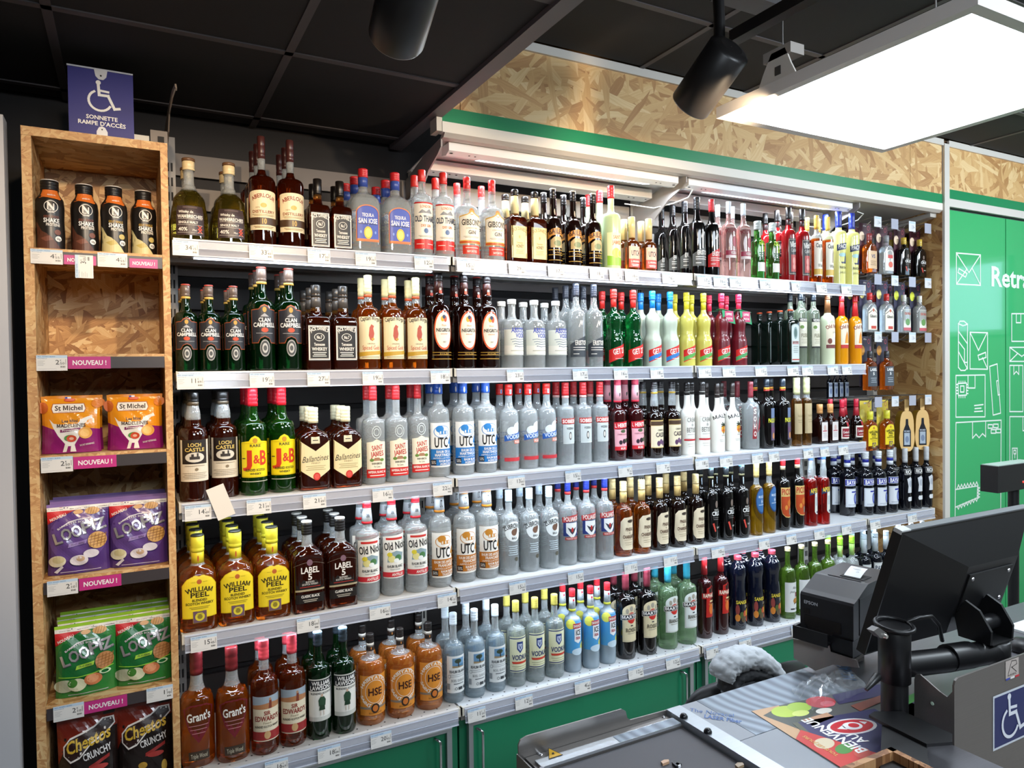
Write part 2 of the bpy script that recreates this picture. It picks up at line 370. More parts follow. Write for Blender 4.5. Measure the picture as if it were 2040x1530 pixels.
for k in range(4): al((1910 + 4 * k, 763), (1910 + 4 * k, 760)); al((1910 + 4 * k, 788), (1910 + 4 * k, 792)); al((1908, 766 + 6 * k), (1904.5, 766 + 6 * k)); al((1925, 766 + 6 * k), (1928, 766 + 6 * k))
al((1971, 730), (1986, 725), (1993, 823), (1978, 827), c=True); al((1988, 758), (1985, 759), (1988, 787), (1991, 786))
al((1902, 1045), (1904, 842), (1994, 837), (1993, 1040)); al((1937, 841), (1937, 873), (1944, 865), (1950, 872), (1957, 864), (1963, 870), (1963, 839))
for a, b in ((1968, 846), (1979, 845), (1974, 856), (1984, 855)): rect(a, b, a + 9, b + 7)
al((1904, 975), (1947, 968), (1946, 992), (1904, 1010))
for k in range(7): al((1906 + 6 * k, 974 - k), (1909 + 6 * k, 966 - k), (1912 + 6 * k, 973 - k)); al((1906 + 6 * k, 1009 - 2.6 * k), (1909 + 6 * k, 1014 - 2.6 * k), (1912 + 6 * k, 1006 - 2.6 * k))
for k in range(4): al((1947, 970 + 6 * k), (1951, 972 + 6 * k), (1947, 975 + 6 * k))
rect(2015, 625, 2060, 680); al((2024, 625), (2024, 643), (2033, 643), (2033, 625)); rect(2011, 692, 2060, 720); al((2011, 692), (2035, 710), (2060, 692)); al((2011, 720), (2027, 704))
rect(2011, 728, 2037, 820); al((2019, 728), (2019, 746), (2024, 740), (2029, 746), (2029, 728)); rect(2011, 830, 2060, 918); al((2037, 830), (2037, 858), (2060, 858)); rect(2016, 893, 2026, 918); al((2019, 897), (2019, 904), (2023, 904), (2023, 897), c=True); al((2021, 904), (2021, 912)); al((2008, 1010), (2018, 1012), (2022, 1020), (2022, 1028))
al((1934, 1032), (1961, 1029), (1961, 1044))
def dm2(u, v, off): return (u, -.0006 - off, v)
q0 = dmap(1973, 569); q1 = dmap(1973, 530); h = q1[1] - q0[1]
tm = MB(); art(tm, [T('Retrait colis', .5, .5, 1.0, 1.0, ART, 1)], .95, h, lambda u, v, o: (q0[0] + u, -.0006 - o, q0[1] + v))
tm.build('printed_word', lk, (-4.0, 0, 0)); o = pr.build('line_drawing', lk, (-4.0, 0, 0)); o['label'] = 'white line drawings of parcels'
fr = MB(); fr.box(4.002, .02, .02, XR - .005, .4, 2.5, M('#2a3a30', .6)); fr.build('locker_body', lk, (-4.0, 0, 0))
# ---------------------------------------------------------------- shelf bays
BAYW = ('left bay', 'second bay', 'third bay', 'narrow end bay')
SHF = ('top shelf', 'second shelf', 'third shelf', 'fourth shelf', 'lowest shelf')
lamp_m = M('#dfe9ff', .4, em=6)
SHM = M('#c8c2ba', .38, .1); SHW = M('#dcdee0', .35, .1); LIPM = M('#ddd8d2', .28, .15); RAILF = film('#cdd0de', .32); RAILE = film('#e4e8f4', .75)
for b in range(4):
    x0, x1 = XJ[b], (XJ[b + 1] if b < 3 else XN)
    bp = MB(); top = 2.43
    root = empty('shelf_bay', ((x0 + x1) / 2, BACK, 0)); tag(root, 'shelving back wall and uprights of the ' + BAYW[b], 'shelving')
    off = (-(x0 + x1) / 2, -BACK, 0)
    n = 20; hh = top / n
    for i in range(n):
        m = MB(); m.box(x0 + .006, BACK - .004, i * hh + .02, x1 - .006, BACK + .016, (i + 1) * hh - (.004 if i < 15 else .022), (DKPANEL if i < 16 else M('#6d645e', .5)) if b == 0 else (DKPANEL if i < 17 else M('#a39c94', .5)))
        m.build('back_slat', root, off)
    for x in ((x0 + .018,) if b else (x0 + .02,)) + ((x1 - .02,) if b == 3 else ()):
        m = MB(); m.box(x - .018, BACK - .05, .02, x + .018, BACK - .006, top + .02, WHITE if b else GREYM)
        for k in range(40): m.box(x - .009, BACK - .052, .3 + k * .052, x - .003, BACK - .049, .33 + k * .052, BLACKW); m.box(x + .003, BACK - .052, .3 + k * .052, x + .009, BACK - .049, .33 + k * .052, BLACKW)
        m.build('upright', root, off)
for r in range(5):
    z = ZS[r]
    for b in range(4):
        if b == 3 and r < 3: continue
        x0, x1 = XJ[b] + .004, XJ[b + 1] - .004; y0 = -.03 if r == 4 else 0
        if b == 2 and r < 3: x1 -= .004
        root = empty('metal_shelf', ((x0 + x1) / 2, y0, z)); tag(root, f'metal shelf with clear price rail, {SHF[r]} of the {BAYW[b]}', 'shelf', 'metal shelves of the bottle wall')
        off = (-(x0 + x1) / 2, -y0, -z); sm = SHM if b == 0 else SHW
        m = MB(); m.box(x0, y0 + .002, z - .030, x1, BACK - .055, z - .004, sm); m.box(x0, y0 + .01, z - .052, x1, y0 + .06, z - .0305, M('#86827e', .4)); m.box(x0, .2, z - .045, x1, .25, z - .0305, M('#8c8884', .4))
        for xx in (x0 + .02, x0 + .075, x0 + .095, x1 - .02, x1 - .075, x1 - .095): m.lathe([(0, .006 if abs(xx - x0 - .02) < .01 or abs(x1 - xx - .02) < .01 else .003), (.001, .003)], BLACKW, 10, T=Matrix.Translation((xx, y0 + .035, z - .0531)))
        if r == 4:
            for i in range(int((x1 - x0) / .05)):
                for yy in (.004, .03): m.lathe([(0, .0035), (.0004, .0035)], BLACKW, 8, T=Matrix.Translation((x0 + .03 + i * .05 + (.02 if yy > .01 else 0), y0 + yy + .016, z - .0041)))
        m.build('shelf_tray', root, off)
        m = MB(); m.prism([(y0 - .003, z), (y0 + .012, z), (y0 + .012, z - .0035), (y0 + .001, z - .004), (y0 + .001, z - .030), (y0 - .003, z - .030)], 'x', x0, x1, LIPM); m.build('front_lip', root, off)
        for s, xx in ((0, x0), (1, x1 - .004)): m = MB(); m.box(xx, y0 - .004, z - .030, xx + .004, y0 + .02, z + .001, M('#d8d0bc', .4)); m.build('end_cap', root, off)
        a, c = x0 + .008, x1 - .012
        m = MB(); m.prism([(y0 - .005, z - .003), (y0 - .0065, z - .003), (y0 - .0125, z - .054), (y0 - .011, z - .054)], 'x', a, c, RAILF)
        m.prism([(y0 - .0065, z - .002), (y0 - .008, z - .002), (y0 - .0085, z - .006), (y0 - .007, z - .006)], 'x', a, c, RAILE); m.prism([(y0 - .0115, z - .0505), (y0 - .0145, z - .0505), (y0 - .0148, z - .0545), (y0 - .0115, z - .0545)], 'x', a, c, RAILE)
        m.prism([(y0 - .0077, z - .029), (y0 - .0105, z - .029), (y0 - .0106, z - .0305), (y0 - .0077, z - .0305)], 'x', a, c, RAILE)
        o = m.build('price_rail', root, off); o['label'] = 'clear plastic price rail'
        if r < 4:
            m = MB(); m.box(x0 + .06, y0 + .03, z - .0555, x1 - .06, y0 + .042, z - .0525, lamp_m); m.build('led_strip', root, off)
            area('shelf_led', ((x0 + x1) / 2, y0 + .036, z - .057), ((x0 + x1) / 2, y0 + .10, z - .4), x1 - x0 - .12, .012, (x1 - x0) * (.95 if b == 0 else 1.5), (.72, .86, 1))
# ---------------------------------------------------------------- base cabinets
for b in range(4):
    x0, x1 = XJ[b] + .004, XJ[b + 1] - .004
    root = empty('base_cabinet', ((x0 + x1) / 2, 0, 0)); tag(root, ('green base cabinet under the left bay, one bar handle', 'green base cabinet under the second bay with two bar handles', 'green base cabinet under the third bay behind the counter', 'narrow green base cabinet at the far end of the shelves')[b], 'cabinet', 'green base cabinets')
    off = (-(x0 + x1) / 2, 0, 0)
    m = MB(); m.box(x0, .0, .02, x1, .4, .306, GREENC); m.build('cabinet_body', root, off)
    f0, f1 = (x0 + .03, x1 - .03)
    m = MB(); m.box(f0, -.022, .278, f1, -.001, .296, ALU); m.box(f0, -.022, .03, f0 + .018, -.001, .278, ALU); m.box(f1 - .02, -.022, .03, f1, -.001, .278, ALU); m.box(f0, -.024, .290, f1, -.021, .2935, M('#dfe3e6', .3, .5)); m.build('door_frame', root, off)
    mid = (f0 + f1) / 2
    for s, (a, c, y) in enumerate(((f0 + .0185, mid + .02, -.016), (mid - .0, f1 - .0205, -.0085))):
        m = MB(); m.box(a, y, .032, c, y + .006, .277, M('#0d7650', .3) if b else GREENC); d = m.build('sliding_door', root, off)
        hx = a + .03 if s == 0 else c - .03
        if (b == 0 and s == 0) or (b == 2 and s == 1): continue
        m = MB(); m.tube([(hx - .014 if s == 0 else hx - .014, y - .001, .262), (hx - .008, y - .018, .262), (hx, y - .024, .255), (hx, y - .025, .24), (hx, y - .025, .12), (hx, y - .018, .10), (hx, y - .001, .1)], .005, M('#c8ccd0', .15, 1), 10); m.build('bar_handle', d).location = (0, 0, 0)
# ---------------------------------------------------------------- canopy over the three right bays
cn = empty('lit_canopy', (2.4, 0, 2.45)); tag(cn, 'white and green canopy with light strips over the shelves', 'canopy')
off = (-2.4, 0, -2.45)
x0, x1 = XE + .002, XN + .002
m = MB(); m.box(x0, -.002, 2.515, x1, .03, 2.5665, GREEN); bevel(m.build('green_fascia', cn, off), .0015)
m = MB(); m.box(x0, -.004, 2.476, x1, .03, 2.5145, M('#e4dccf', .4)); m.prism([(-.003, 2.476), (.03, 2.476), (.05, 2.462), (.012, 2.462)], 'x', x0 + .01, x1, M('#b9b0a6', .4)); m.build('white_fascia', cn, off)
m = MB(); m.prism([(-.002, 2.478), (-.002, 2.545), (.05, 2.575), (.06, 2.575), (.06, 2.478)], 'x', x0 - .022, x0, M('#d5cbbb', .45)); m.build('end_cap', cn, off)
m = MB(); m.prism([(.03, 2.475), (.03, 2.479), (BACK - .02, 2.44), (BACK - .02, 2.436)], 'x', x0 + .02, XN - .05, M('#c9c5c0', .4)); m.build('soffit_panel', cn, off)
for b in (1, 2):
    a, c = XJ[b] + .03, XJ[b + 1] - .03
    if b == 1: a = x0 + .05
    m = MB(); m.prism([(.055, 2.462), (.055, 2.432), (.085, 2.420), (.125, 2.428), (.125, 2.462)], 'x', a, c, M('#e9e7e4', .4))
    for xx in (a + .015, c - .015): m.lathe([(0, .007), (.001, .006)], BLACKW, 12, T=Matrix.Translation((xx, .07, 2.4255)) @ Matrix.Rotation(PI, 4, 'X'))
    for xx in (a + .09, a + .115, c - .09, c - .115): m.lathe([(0, .004), (.001, .003)], BLACKW, 10, T=Matrix.Translation((xx, .07, 2.4255)) @ Matrix.Rotation(PI, 4, 'X'))
    h = m.build('light_housing', cn, off)
    m = MB(); m.prism([(.086, 2.4203), (.0855, 2.4190), (.122, 2.4263), (.1225, 2.4276)], 'x', a + .14, c - .14, M('#e4eeff', .4, em=2.2)); m.build('led_strip', h)
    m = MB(); m.prism([(.24, 2.445), (.24, 2.405), (.30, 2.40), (.30, 2.44)], 'x', a, c, M('#e0dcd6', .4))
    for xx in (a + .02, a + .09, a + .12, c - .02, c - .09, c - .12): m.lathe([(0, .005), (.001, .004)], BLACKW, 10, T=Matrix.Translation((xx, .262, 2.4028)) @ Matrix.Rotation(PI, 4, 'X'))
    m.build('support_rail', cn, off)
    area('canopy_led', ((a + c) / 2, .10, 2.415), ((a + c) / 2, .06, 1.4), c - a, .03, 8, (.78, .88, 1))
m = MB(); m.prism([(.03, 2.462), (.03, 2.44), (.3, 2.40), (BACK - .02, 2.38), (BACK - .02, 2.436)], 'x', XN - .06, XN - .004, M('#b8b2aa', .4)); m.build('end_arm', cn, off)
for x in (x0 + .012, XJ[2], XJ[3]):
    m = MB(); m.prism([(.035, 2.465), (.035, 2.435), (.07, 2.415), (.16, 2.38), (.26, 2.31), (.33, 2.20), (.36, 2.08), (BACK - .03, 2.08), (BACK - .03, 2.40), (.2, 2.45)], 'x', x - .003, x + .003, M('#9a938e', .4)); m.build('bracket_arm', cn, off)
for x in (XJ[2], XJ[3]):
    m = MB(); m.tube([(x + .01, .06, 2.42), (x + .05, .05, 2.41), (x + .06, .09, 2.385), (x + .03, .16, 2.37), (x - .02, .24, 2.36), (x - .16, .28, 2.375)], .003, M('#dfdcd6', .4), 6); m.build('lamp_cable', cn, off)
# left arm stub over the column and bare bracket of the left bay
m = MB(); m.prism([(.40, 2.436), (.05, 2.425), (-.20, 2.402), (-.335, 2.372), (-.36, 2.352), (-.35, 2.349), (-.33, 2.362), (-.18, 2.388), (-.02, 2.395), (.05, 2.36), (.2, 2.33), (.40, 2.30)], 'x', -.001, .003, M('#8a7d72', .35)); m.box(-.05, .055, 2.3045, -.002, .065, 2.362, M('#6d625a', .4)); m.box(-.03, .05, 2.315, -.012, .056, 2.343, BLACKW); tag(m.build('sign_bracket'), 'bare grey metal bracket arm standing at the chipboard unit corner', 'bracket')
# ---------------------------------------------------------------- white cabinet edge at far left
m = MB(); m.box(-.70, -.05, 0, -.412, .02, 2.318, M('#c4c2c4', .4)); bevel(tag(m.build('white_cooler'), 'white cooler side panel beside the chipboard unit', 'cooler'), .01)
# ---------------------------------------------------------------- lamps
pl = empty('led_panel', (1.97, -1.11, 2.4)); tag(pl, 'large square white light panel hanging from the ceiling', 'lamp')
m = MB(); X0, X1, Y0, Y1 = 1.552, 2.383, -1.512, -.711; f = .03
for a in ((X0, Y0, X1, Y0 + f), (X0, Y1 - f, X1, Y1), (X0, Y0 + f, X0 + f, Y1 - f), (X1 - f, Y0 + f, X1, Y1 - f)): m.box(a[0], a[1], 2.40, a[2], a[3], 2.435, M('#e4ded8', .45))
bevel(m.build('panel_frame', pl, (-1.97, 1.11, -2.4)), .003)
m = MB(); m.box(X0 + f, Y0 + f, 2.404, X1 - f, Y1 - f, 2.416, M('#e9f4ff', .5, em=8)); m.build('diffuser', pl, (-1.97, 1.11, -2.4))
m = MB(); m.box(X0 + .005, Y0 + .005, 2.4165, X1 - .005, Y1 - .005, 2.434, M('#7a7674', .5)); m.build('back_plate', pl, (-1.97, 1.11, -2.4))
m = MB(); m.prism([(-1.02, 2.43), (-.88, 2.43), (-.9, 2.47), (-.93, 2.52), (-.98, 2.52), (-1.0, 2.47)], 'x', X0 + .004, X0 + .01, M('#ddd6cc', .45)); m.box(X0 + .002, -.965, 2.45, X0 + .0041, -.945, 2.475, M('#4a4642', .5)); m.box(X0 + .004, -1.0, 2.50, X0 + .06, -.9, 2.53, M('#a8a098', .45)); m.build('hanging_bracket', pl, (-1.97, 1.11, -2.4))
for y in (-.95, -1.4): m = MB(); m.tube([(X0 + .03, y, 2.52 if y > -1 else 2.434), (X0 + .03, y, 2.87)], .002, M('#8a8682', .4), 6); m.build('wire', pl, (-1.97, 1.11, -2.4))
tr = MB(); tr.box(1.52, -2.6, 2.60, 1.56, -.80, 2.635, M('#1f1d1d', .5)); tag(tr.build('light_track'), 'dark ceiling light track beside the light panel', 'track')
def spot_lamp(base, tip, Rr, ln, label, holder):
    base, tip = Vector(base), Vector(tip); d = (tip - base).normalized(); c = base
    root = empty('spot_lamp', c); tag(root, label, 'lamp', 'black cylinder spot lamps'); Tm = Matrix.Translation((0, 0, 0)) @ d.to_track_quat('Z', 'Y').to_matrix().to_4x4(); bk = M('#191717', .38)
    m = MB(); m.lathe([(0, Rr * .55), (.004, Rr * .8), (.012, Rr), (ln - .004, Rr), (ln, Rr * .97), (ln - .001, Rr * .9)], bk, 40, T=Tm, caps=False); m.lathe([(0, Rr * .56), (.001, .001)], bk, 24, T=Tm, caps=False); m.build('lamp_body', root)
    m = MB(); m.lathe([(ln - .02, Rr * .9), (ln - .019, .001)], M('#fff0d8', .4, em=2), 28, T=Tm, caps=False); m.lathe([(ln - .02, Rr * .9), (ln - .001, Rr * .9)], M('#3a3430', .3), 28, T=Tm, caps=False); m.build('lens', root)
    m = MB(); hv = Vector(holder) - c; m.tube([d * ln * .28 + (hv - d * ln * .28).normalized() * Rr * .5, hv * .6 + d * .02, hv], Rr * .26, bk, 14); m.build('stem', root)
    return root
pA, pB = at(1458, 92, 'y', -.86), at(1382, 200, 'y', -.70)
spot_lamp(pA, pB, .066, (pB - pA).length + .02, 'black cylinder spot lamp aimed at the shelves from the track', tuple(at(1430, -20, 'y', -.80)))
pA, pB = at(830, -80, 'y', -1.32), at(790, 75, 'y', -1.16)
spot_lamp(pA, pB, .052, (pB - pA).length, 'black cylinder spot lamp under the low ceiling', tuple(at(850, -200, 'y', -1.25)))
q = at(1500, 20, 'y', -.80); m = MB(); m.box(q.x - .16, -.86, q.z - .0, q.x + .12, -.78, q.z + .05, M('#4a484a', .5)); tag(m.build('track_adapter'), 'grey adapter box holding the spot lamp stem', 'adapter')
# ---------------------------------------------------------------- bottles
CLR = G('#f6fafa', milk=.30, thin=.26); STRAW = G('#d8c24a'); AMB = G('#f07814', .95); WHIS = G('#c4500e', .95); DAMB = G('#7c2b0a', .92); ORNG = G('#f2923c', .75)
GRN = G('#2f8a1e', .95); DGRN = G('#0f4a1c', .9); OLIV = G('#7fae3a', .85); PALEG = G('#bfe6b4', .95, milk=.14, thin=.22); PINK = G('#f3cdc6', .97, milk=.14, thin=.22); YELW = G('#d9a520', .9); RED = G('#d11a14', .85); AMBL = G('#e8a050', .95)
BLK = M('#0a0808', .06, 0, .5); NAVY = M('#0a0c14', .06, 0, .5); DRED = M('#2c0608', .06, 0, .5); BRWN = M('#120604', .06, 0, .5); DKG = M('#07120c', .06, 0, .5)
WHT = M('#eeeae0', .12, 0, .4); YOP = M('#d2c862', .2, 0, .4); ROP = M('#8e1216', .15, 0, .4); PYEL = M('#e6e08a', .2, 0, .4); FROST = M('#c2cdbb', .3, 0, .3); GRED = M('#6d1420', .3, 0, .3)
OROP = M('#e0930e', .15, 0, .4); COCO = M('#d9dfbe', .2, 0, .4); LIME = M('#b9cfa0', .2, 0, .4); MILK = G('#cfe2ee', .55, .1)
K = {}
def prof(sh, nk, rn, mid=None, rm=None, foot=.94, zt=.97):
    mid = mid or sh + (nk - sh) * .5; rm = rm or rn + (1 - rn) * .45
    return [(0, foot * .93), (.008, foot, 'r'), (.03, 1, 's'), (sh, 1, 'l'), (mid, rm, 'r'), (nk, rn, 'c'), (zt, rn, 'l')]
def kind(k, d, pl, g, p, caps, labs, n=2, bf=1, fill=None, top=None):
    K[k] = dict(d=d, pl=pl, g=g, p=p, caps=caps, labs=labs, n=n, bf=bf, fill=fill, top=top or CLR)
W = '#efe9df'; CR = '#efe3c0'; BK = '#161313'; WW = '#f6f4f0'; GO = '#c79a3a'; RD = '#c8201c'; BL = '#1d3f9a'
def cap(z0, r, c, z1=1, rg=2, rough=.35, taper=1):
    return (z0, z1, r, r * taper, c, rg, rough)
def frame(c, t=.03, x=.95, z0=.03, z1=.97): return LN([(-x, z0), (x, z0), (x, z1), (-x, z1), (-x, z0)], t, c)
def small(z, n, c, w=1.2, h=.02, gap=.05): return [B(-w / 2 * (1 - .15 * (i % 2)), z - i * gap, w / 2 * (1 - .15 * (i % 2)), z - i * gap + h, c) for i in range(n)]
# ---- top shelf
kind('wam', 'straw-coloured whisky bottle with cork stopper and dark label', 'straw-coloured whisky bottles', STRAW,
     [(0, .92), (.02, 1, 'r'), (.3, .97, 'l'), (.5, .84, 's'), (.68, .34, 's'), (.74, .27, 'c'), (.86, .27, 'l')],
     [cap(.86, .33, '#e0c99a', .965, 1), cap(.965, .35, '#6b4a30', 1, 0)],
     [(.08, .42, .8, [P(ARCH(.001), '#3c2e30'), T('Whisky de', -.3, .79, 1.0, .085, W, 1), T('WAMBRECHIES', 0, .63, 1.75, .11, W, 1), B(-.85, .54, .85, .548, W), T('SINGLE MALT', -.15, .43, 1.3, .08, W, 1), B(-.85, .34, .85, .348, W), T('40%', -.5, .2, .6, .12, W, 1), T('70cl', .25, .17, .3, .07, W), T('X', .62, .26, .3, .14, '#e0553a', 1), T('X', .62, .16, .3, .14, '#e0553a', 1), B(-.85, .08, .85, .087, W), B(-.5, .9, .5, .97, '#5a4a4a')])], fill=.62)
kind('aber', 'tall dark whisky bottle with brown capsule and cream label', 'tall dark whisky bottles', DAMB, prof(.58, .70, .28, zt=.83),
     [cap(.80, .29, '#4a2420', 1, 2, .3)],
     [(.15, .50, 1.0, [P(ARCH(.06), '#ead9b4'), A('ABERLOUR', 0, .36, .46, 126, 54, .10, '#8a2a20'), E(0, .62, .2, .06, '#d9aa4a'), T('1879', -.4, .56, .3, .035, '#8a6a3a'), T('DISTILLERY', 0, .46, 1.5, .07, '#8a4a30', 1), *small(.38, 2, '#a08a60', 1.5, .012, .03), B(-1, .13, 1, .31, '#4a3422'), T('10', 0, .22, .34, .13, '#d9aa4a', 1), *small(.08, 2, '#a08a60', 1.3, .012, .03)])], fill=.7)
def jdlab(z0, z1, sc=1): return (z0, z1, .84, [B(-1, 0, 1, 1, BK), frame(W, .022), frame(W, .01, .88, .06, .94), A("JACK DANIEL'S", 0, .42, .44, 121, 59, .1, W), R(0, .66, .48, .11, .12, W), T('No.7', 0, .66, .5, .09, W, 1), T('Tennessee', 0, .46, 1.0, .08, W, 1), T('WHISKEY', 0, .33, 1.4, .09, W, 1), *small(.22, 3, W, 1.3, .02, .05)])
JDP = [(0, .92), (.02, 1, 'r'), (.56, 1, 'l'), (.63, .82, 'r'), (.69, .42, 'c'), (.76, .38, 'l'), (.97, .36, 'l')]
kind('jds', 'small square whiskey bottle with black label and black cap', 'small square whiskey bottles', DAMB, JDP, [cap(.78, .40, '#17120f', 1, 1, .3)], [jdlab(.05, .52)], n=7, fill=.72, top=AMBL)
kind('tequ', 'square clear tequila bottle with red cap and blue arched label', 'clear tequila bottles', CLR, [(0, .92), (.02, 1, 'r'), (.52, 1, 'l'), (.66, .8, 'r'), (.75, .32, 's'), (.8, .3, 'l'), (.93, .3, 'l')],
     [cap(.90, .33, '#c8252a', 1, 3), cap(.79, .32, '#3a4f9c', .90, 0)],
     [(.14, .56, .78, [P(ARCH(.22), '#d9762a'), P([(x * .93, .03 + z * .94) for x, z in ARCH(.22)], '#2c3f9c'), P([(x * .86, .05 + z * .9) for x, z in ARCH(.22)], '#3a50b4'), T('TEQUILA', 0, .72, 1.0, .09, WW, 1), T('SAN JOSÉ'.replace('É', 'E'), 0, .56, 1.6, .13, WW, 1), B(-.8, .46, .8, .49, '#1c2a70'), E(0, .24, .36, .17, '#e2c22a'), E(0, .24, .26, .12, '#f3e46a'), B(-.9, .02, .9, .07, '#d9762a'), E(-.62, .25, .08, .04, '#7f9ae0'), E(.62, .25, .08, .04, '#7f9ae0')])], n=4)
kind('tham', 'clear gin bottle with red band under a white label', 'clear gin bottles with red bands', CLR, prof(.64, .80, .36, zt=.88), [cap(.865, .37, '#d8302a', 1, 1)],
     [(.21, .62, 1.05, [B(-1, 0, 1, 1, '#f4ecdc'), B(-1, .96, 1, 1, RD), T('LONDON', 0, .88, .9, .07, '#c8702a', 1), P([(-.6, .7), (-.3, .8), (0, .74), (.3, .82), (.6, .7)], '#8a8d92'), T('OLD THAMES', 0, .55, 1.85, .16, '#1f2d4a', 1), T('DRY GIN', 0, .36, .8, .07, '#c8702a', 1), E(0, .22, .18, .07, '#4a6a9a'), *small(.08, 2, '#a8a090', 1.2, .012, .03)]),
      (.10, .205, 1.05, [B(-1, 0, 1, 1, '#d8231e'), B(-.8, .48, -.2, .54, W), B(.1, .48, .7, .54, W)])])
kind('gibs', 'clear gin bottle with red cap and peaked white label', 'clear gin bottles with peaked labels', CLR, prof(.56, .76, .30, zt=.86), [cap(.83, .30, '#cf2a26', 1, 2)],
     [(.2, .6, .95, [P([(-1, 0), (1, 0), (1, .8), (.35, .86), (0, .98), (-.35, .86), (-1, .8)], '#d9a83a'), P([(-.95, .1), (.95, .1), (.95, .77), (.35, .83), (0, .92), (-.35, .83), (-.95, .77)], '#f2ead8'), E(0, .93, .2, .1, '#d98a2a'), T("GIBSON'S", 0, .62, 1.6, .17, '#2a2018', 1), T('LONDON DRY', 0, .45, .9, .05, '#a89a80'), T('GIN', 0, .33, .6, .11, '#3a3028', 1), *small(.2, 2, '#a8a090', 1.3, .012, .03), B(-1, .02, 1, .07, '#c8501f')]),
      (.08, .18, .8, [B(-1, 0, 1, 1, '#c8331f'), T('IMPORTED', 0, .3, 1.1, .25, W), B(-.7, .7, .7, .76, W)])])
kind('jdh', 'square amber bottle with cream neck band and yellow label', 'square amber bottles with yellow labels', DAMB, JDP, [cap(.92, .40, '#1e1814', 1, 1), cap(.68, .46, '#efe2ae', .92, 0, .5, .8)],
     [(.08, .5, .9, [B(-1, 0, 1, 1, '#ecd98a'), A("JACK DANIEL'S", 0, .45, .42, 122, 58, .1, '#7a5a1a'), E(0, .66, .1, .05, GO), T('Tennessee', 0, .48, .8, .06, '#7a5a1a'), T('HONEY', 0, .37, .95, .1, '#6a4a14', 1), *small(.24, 3, '#b0985a', 1.0, .015, .05)])], n=7, fill=.66, top=AMBL)
kind('bail', 'dark brown cream-liqueur bottle with gold arched name band', 'dark cream-liqueur bottles', BRWN, prof(.5, .74, .36, zt=.9, mid=.62, rm=.72), [cap(.86, .37, '#181210', .985, 2), cap(.985, .37, '#d8cfc0', 1, 0)],
     [(.05, .52, 1.1, [P([(-1, .8), (-.55, .9), (0, .94), (.55, .9), (1, .8), (1, .62), (.55, .72), (0, .76), (-.55, .72), (-1, .62)], '#c98a3a'), A('BAILEYS', 0, -.1, .88, 106, 74, .13, '#3a120a'), P([(-.7, .4), (.7, .4), (.7, .6), (.3, .7), (-.3, .7), (-.7, .6)], '#b8a070'), E(0, .52, .4, .08, '#6f7a48'), B(-.9, .33, .9, .35, GO), T('The Original', 0, .27, 1.0, .05, GO), B(-.9, .2, .9, .215, GO), B(-.9, .06, .9, .075, GO)]), (.66, .74, .3, [E(0, .5, .8, .5, '#b8b0a0')])])
kind('stjc', 'pale green rum-cocktail bottle with red cap and lime label', 'pale green rum-cocktail bottles', LIME, prof(.62, .73, .33, zt=.87), [cap(.85, .36, '#c8252a', 1, 3), cap(.72, .33, '#c6d4c4', .85, 0, .1)],
     [(.06, .44, .95, [B(-1, 0, 1, 1, '#e6e8b4'), P([(-1, 0), (1, 0), (1, .22), (-1, .3)], '#8fc23a'), T('SAINT', 0, .86, .8, .11, '#b8502a', 1), T('JAMES', 0, .7, .95, .11, '#b8502a', 1), E(-.1, .38, .42, .15, '#b8d24a'), E(.3, .36, .3, .12, '#d8e87a'), E(.3, .36, .22, .085, '#b8d24a')])])
kind('utcf', 'small amber flask with gold capsule and orange label', 'small amber flasks with gold capsules', G('#a85a1c', .9), prof(.5, .62, .42, zt=.66), [cap(.62, .44, '#e2c690', 1, 0, .2)],
     [(.08, .46, .9, [B(-1, 0, 1, 1, '#e8b49a'), B(-1, 0, 1, .4, '#d8483a'), T('UTC4', 0, .68, 1.3, .24, '#2a2320', 1), T('L ARRANGE', 0, .28, 1.4, .08, W, 1), *small(.12, 2, W, 1.2, .03, .06)])], n=2.4, bf=.75)
ERP = prof(.58, .80, .34, mid=.68, rm=.8, zt=.87)
def erlab(c, tc=W): return [(.13, .40, 1.1, [P([(-1, 0), (1, 0), (1, 1), (-.1, .8), (-1, .55)], c), T('ERISTOFF', .1, .62, 1.3, .2, tc, 1), B(-.7, .4, .8, .43, tc), B(-.7, .3, .5, .33, tc), B(-.7, .12, -.2, .15, tc)]), (.48, .56, .35, [LN([(-.6, .1), (0, .9), (.3, .4), (.7, .9)], .2, '#c8c4c0'), ])]
kind('erib', 'black flavoured vodka bottle with grey slanted label', 'black flavoured vodka bottles', BLK, ERP, [cap(.84, .37, '#1c1c20', 1, 3)], erlab('#4a4a46'))
kind('erir', 'black flavoured vodka bottle with red cap and red slanted label', 'red capped vodka bottles', BLK, ERP, [cap(.84, .37, '#d0262e', 1, 3)], erlab('#d0201f'))
kind('polr', 'pale pink vodka bottle with white cap', 'pale pink vodka bottles', PINK, prof(.62, .8, .32, zt=.87), [cap(.84, .34, '#dfe3e8', 1, 4)],
     [(.22, .66, 1.0, [P([(-1, .1), (1, .1), (1, 1), (-1, 1)], '#efdcd6'), A('POLIAKOV', 0, .25, .6, 112, 68, .13, '#8a1f2a'), E(.1, .58, .3, .16, '#b03a48'), B(-1, .18, 1, .32, '#a8324a'), T('VODKA', 0, .25, .8, .09, W, 1)])])
kind('absl', 'stubby green vodka bottle with lime lettering and silver cap', 'stubby green vodka bottles', G('#4fae4a', .9), prof(.62, .72, .52, zt=.87), [cap(.85, .56, '#b4bab4', 1, 2, .25, .95)],
     [(.12, .72, 1.0, [T('ABSOLUT', .2, .86, 1.5, .14, '#c6e22a', 1), T('LIME', .5, .68, .9, .14, '#c6e22a', 1), *small(.55, 4, '#2a5a2a', 1.1, .03, .06), B(-.6, .05, 1, .3, '#e9e4d8')])])
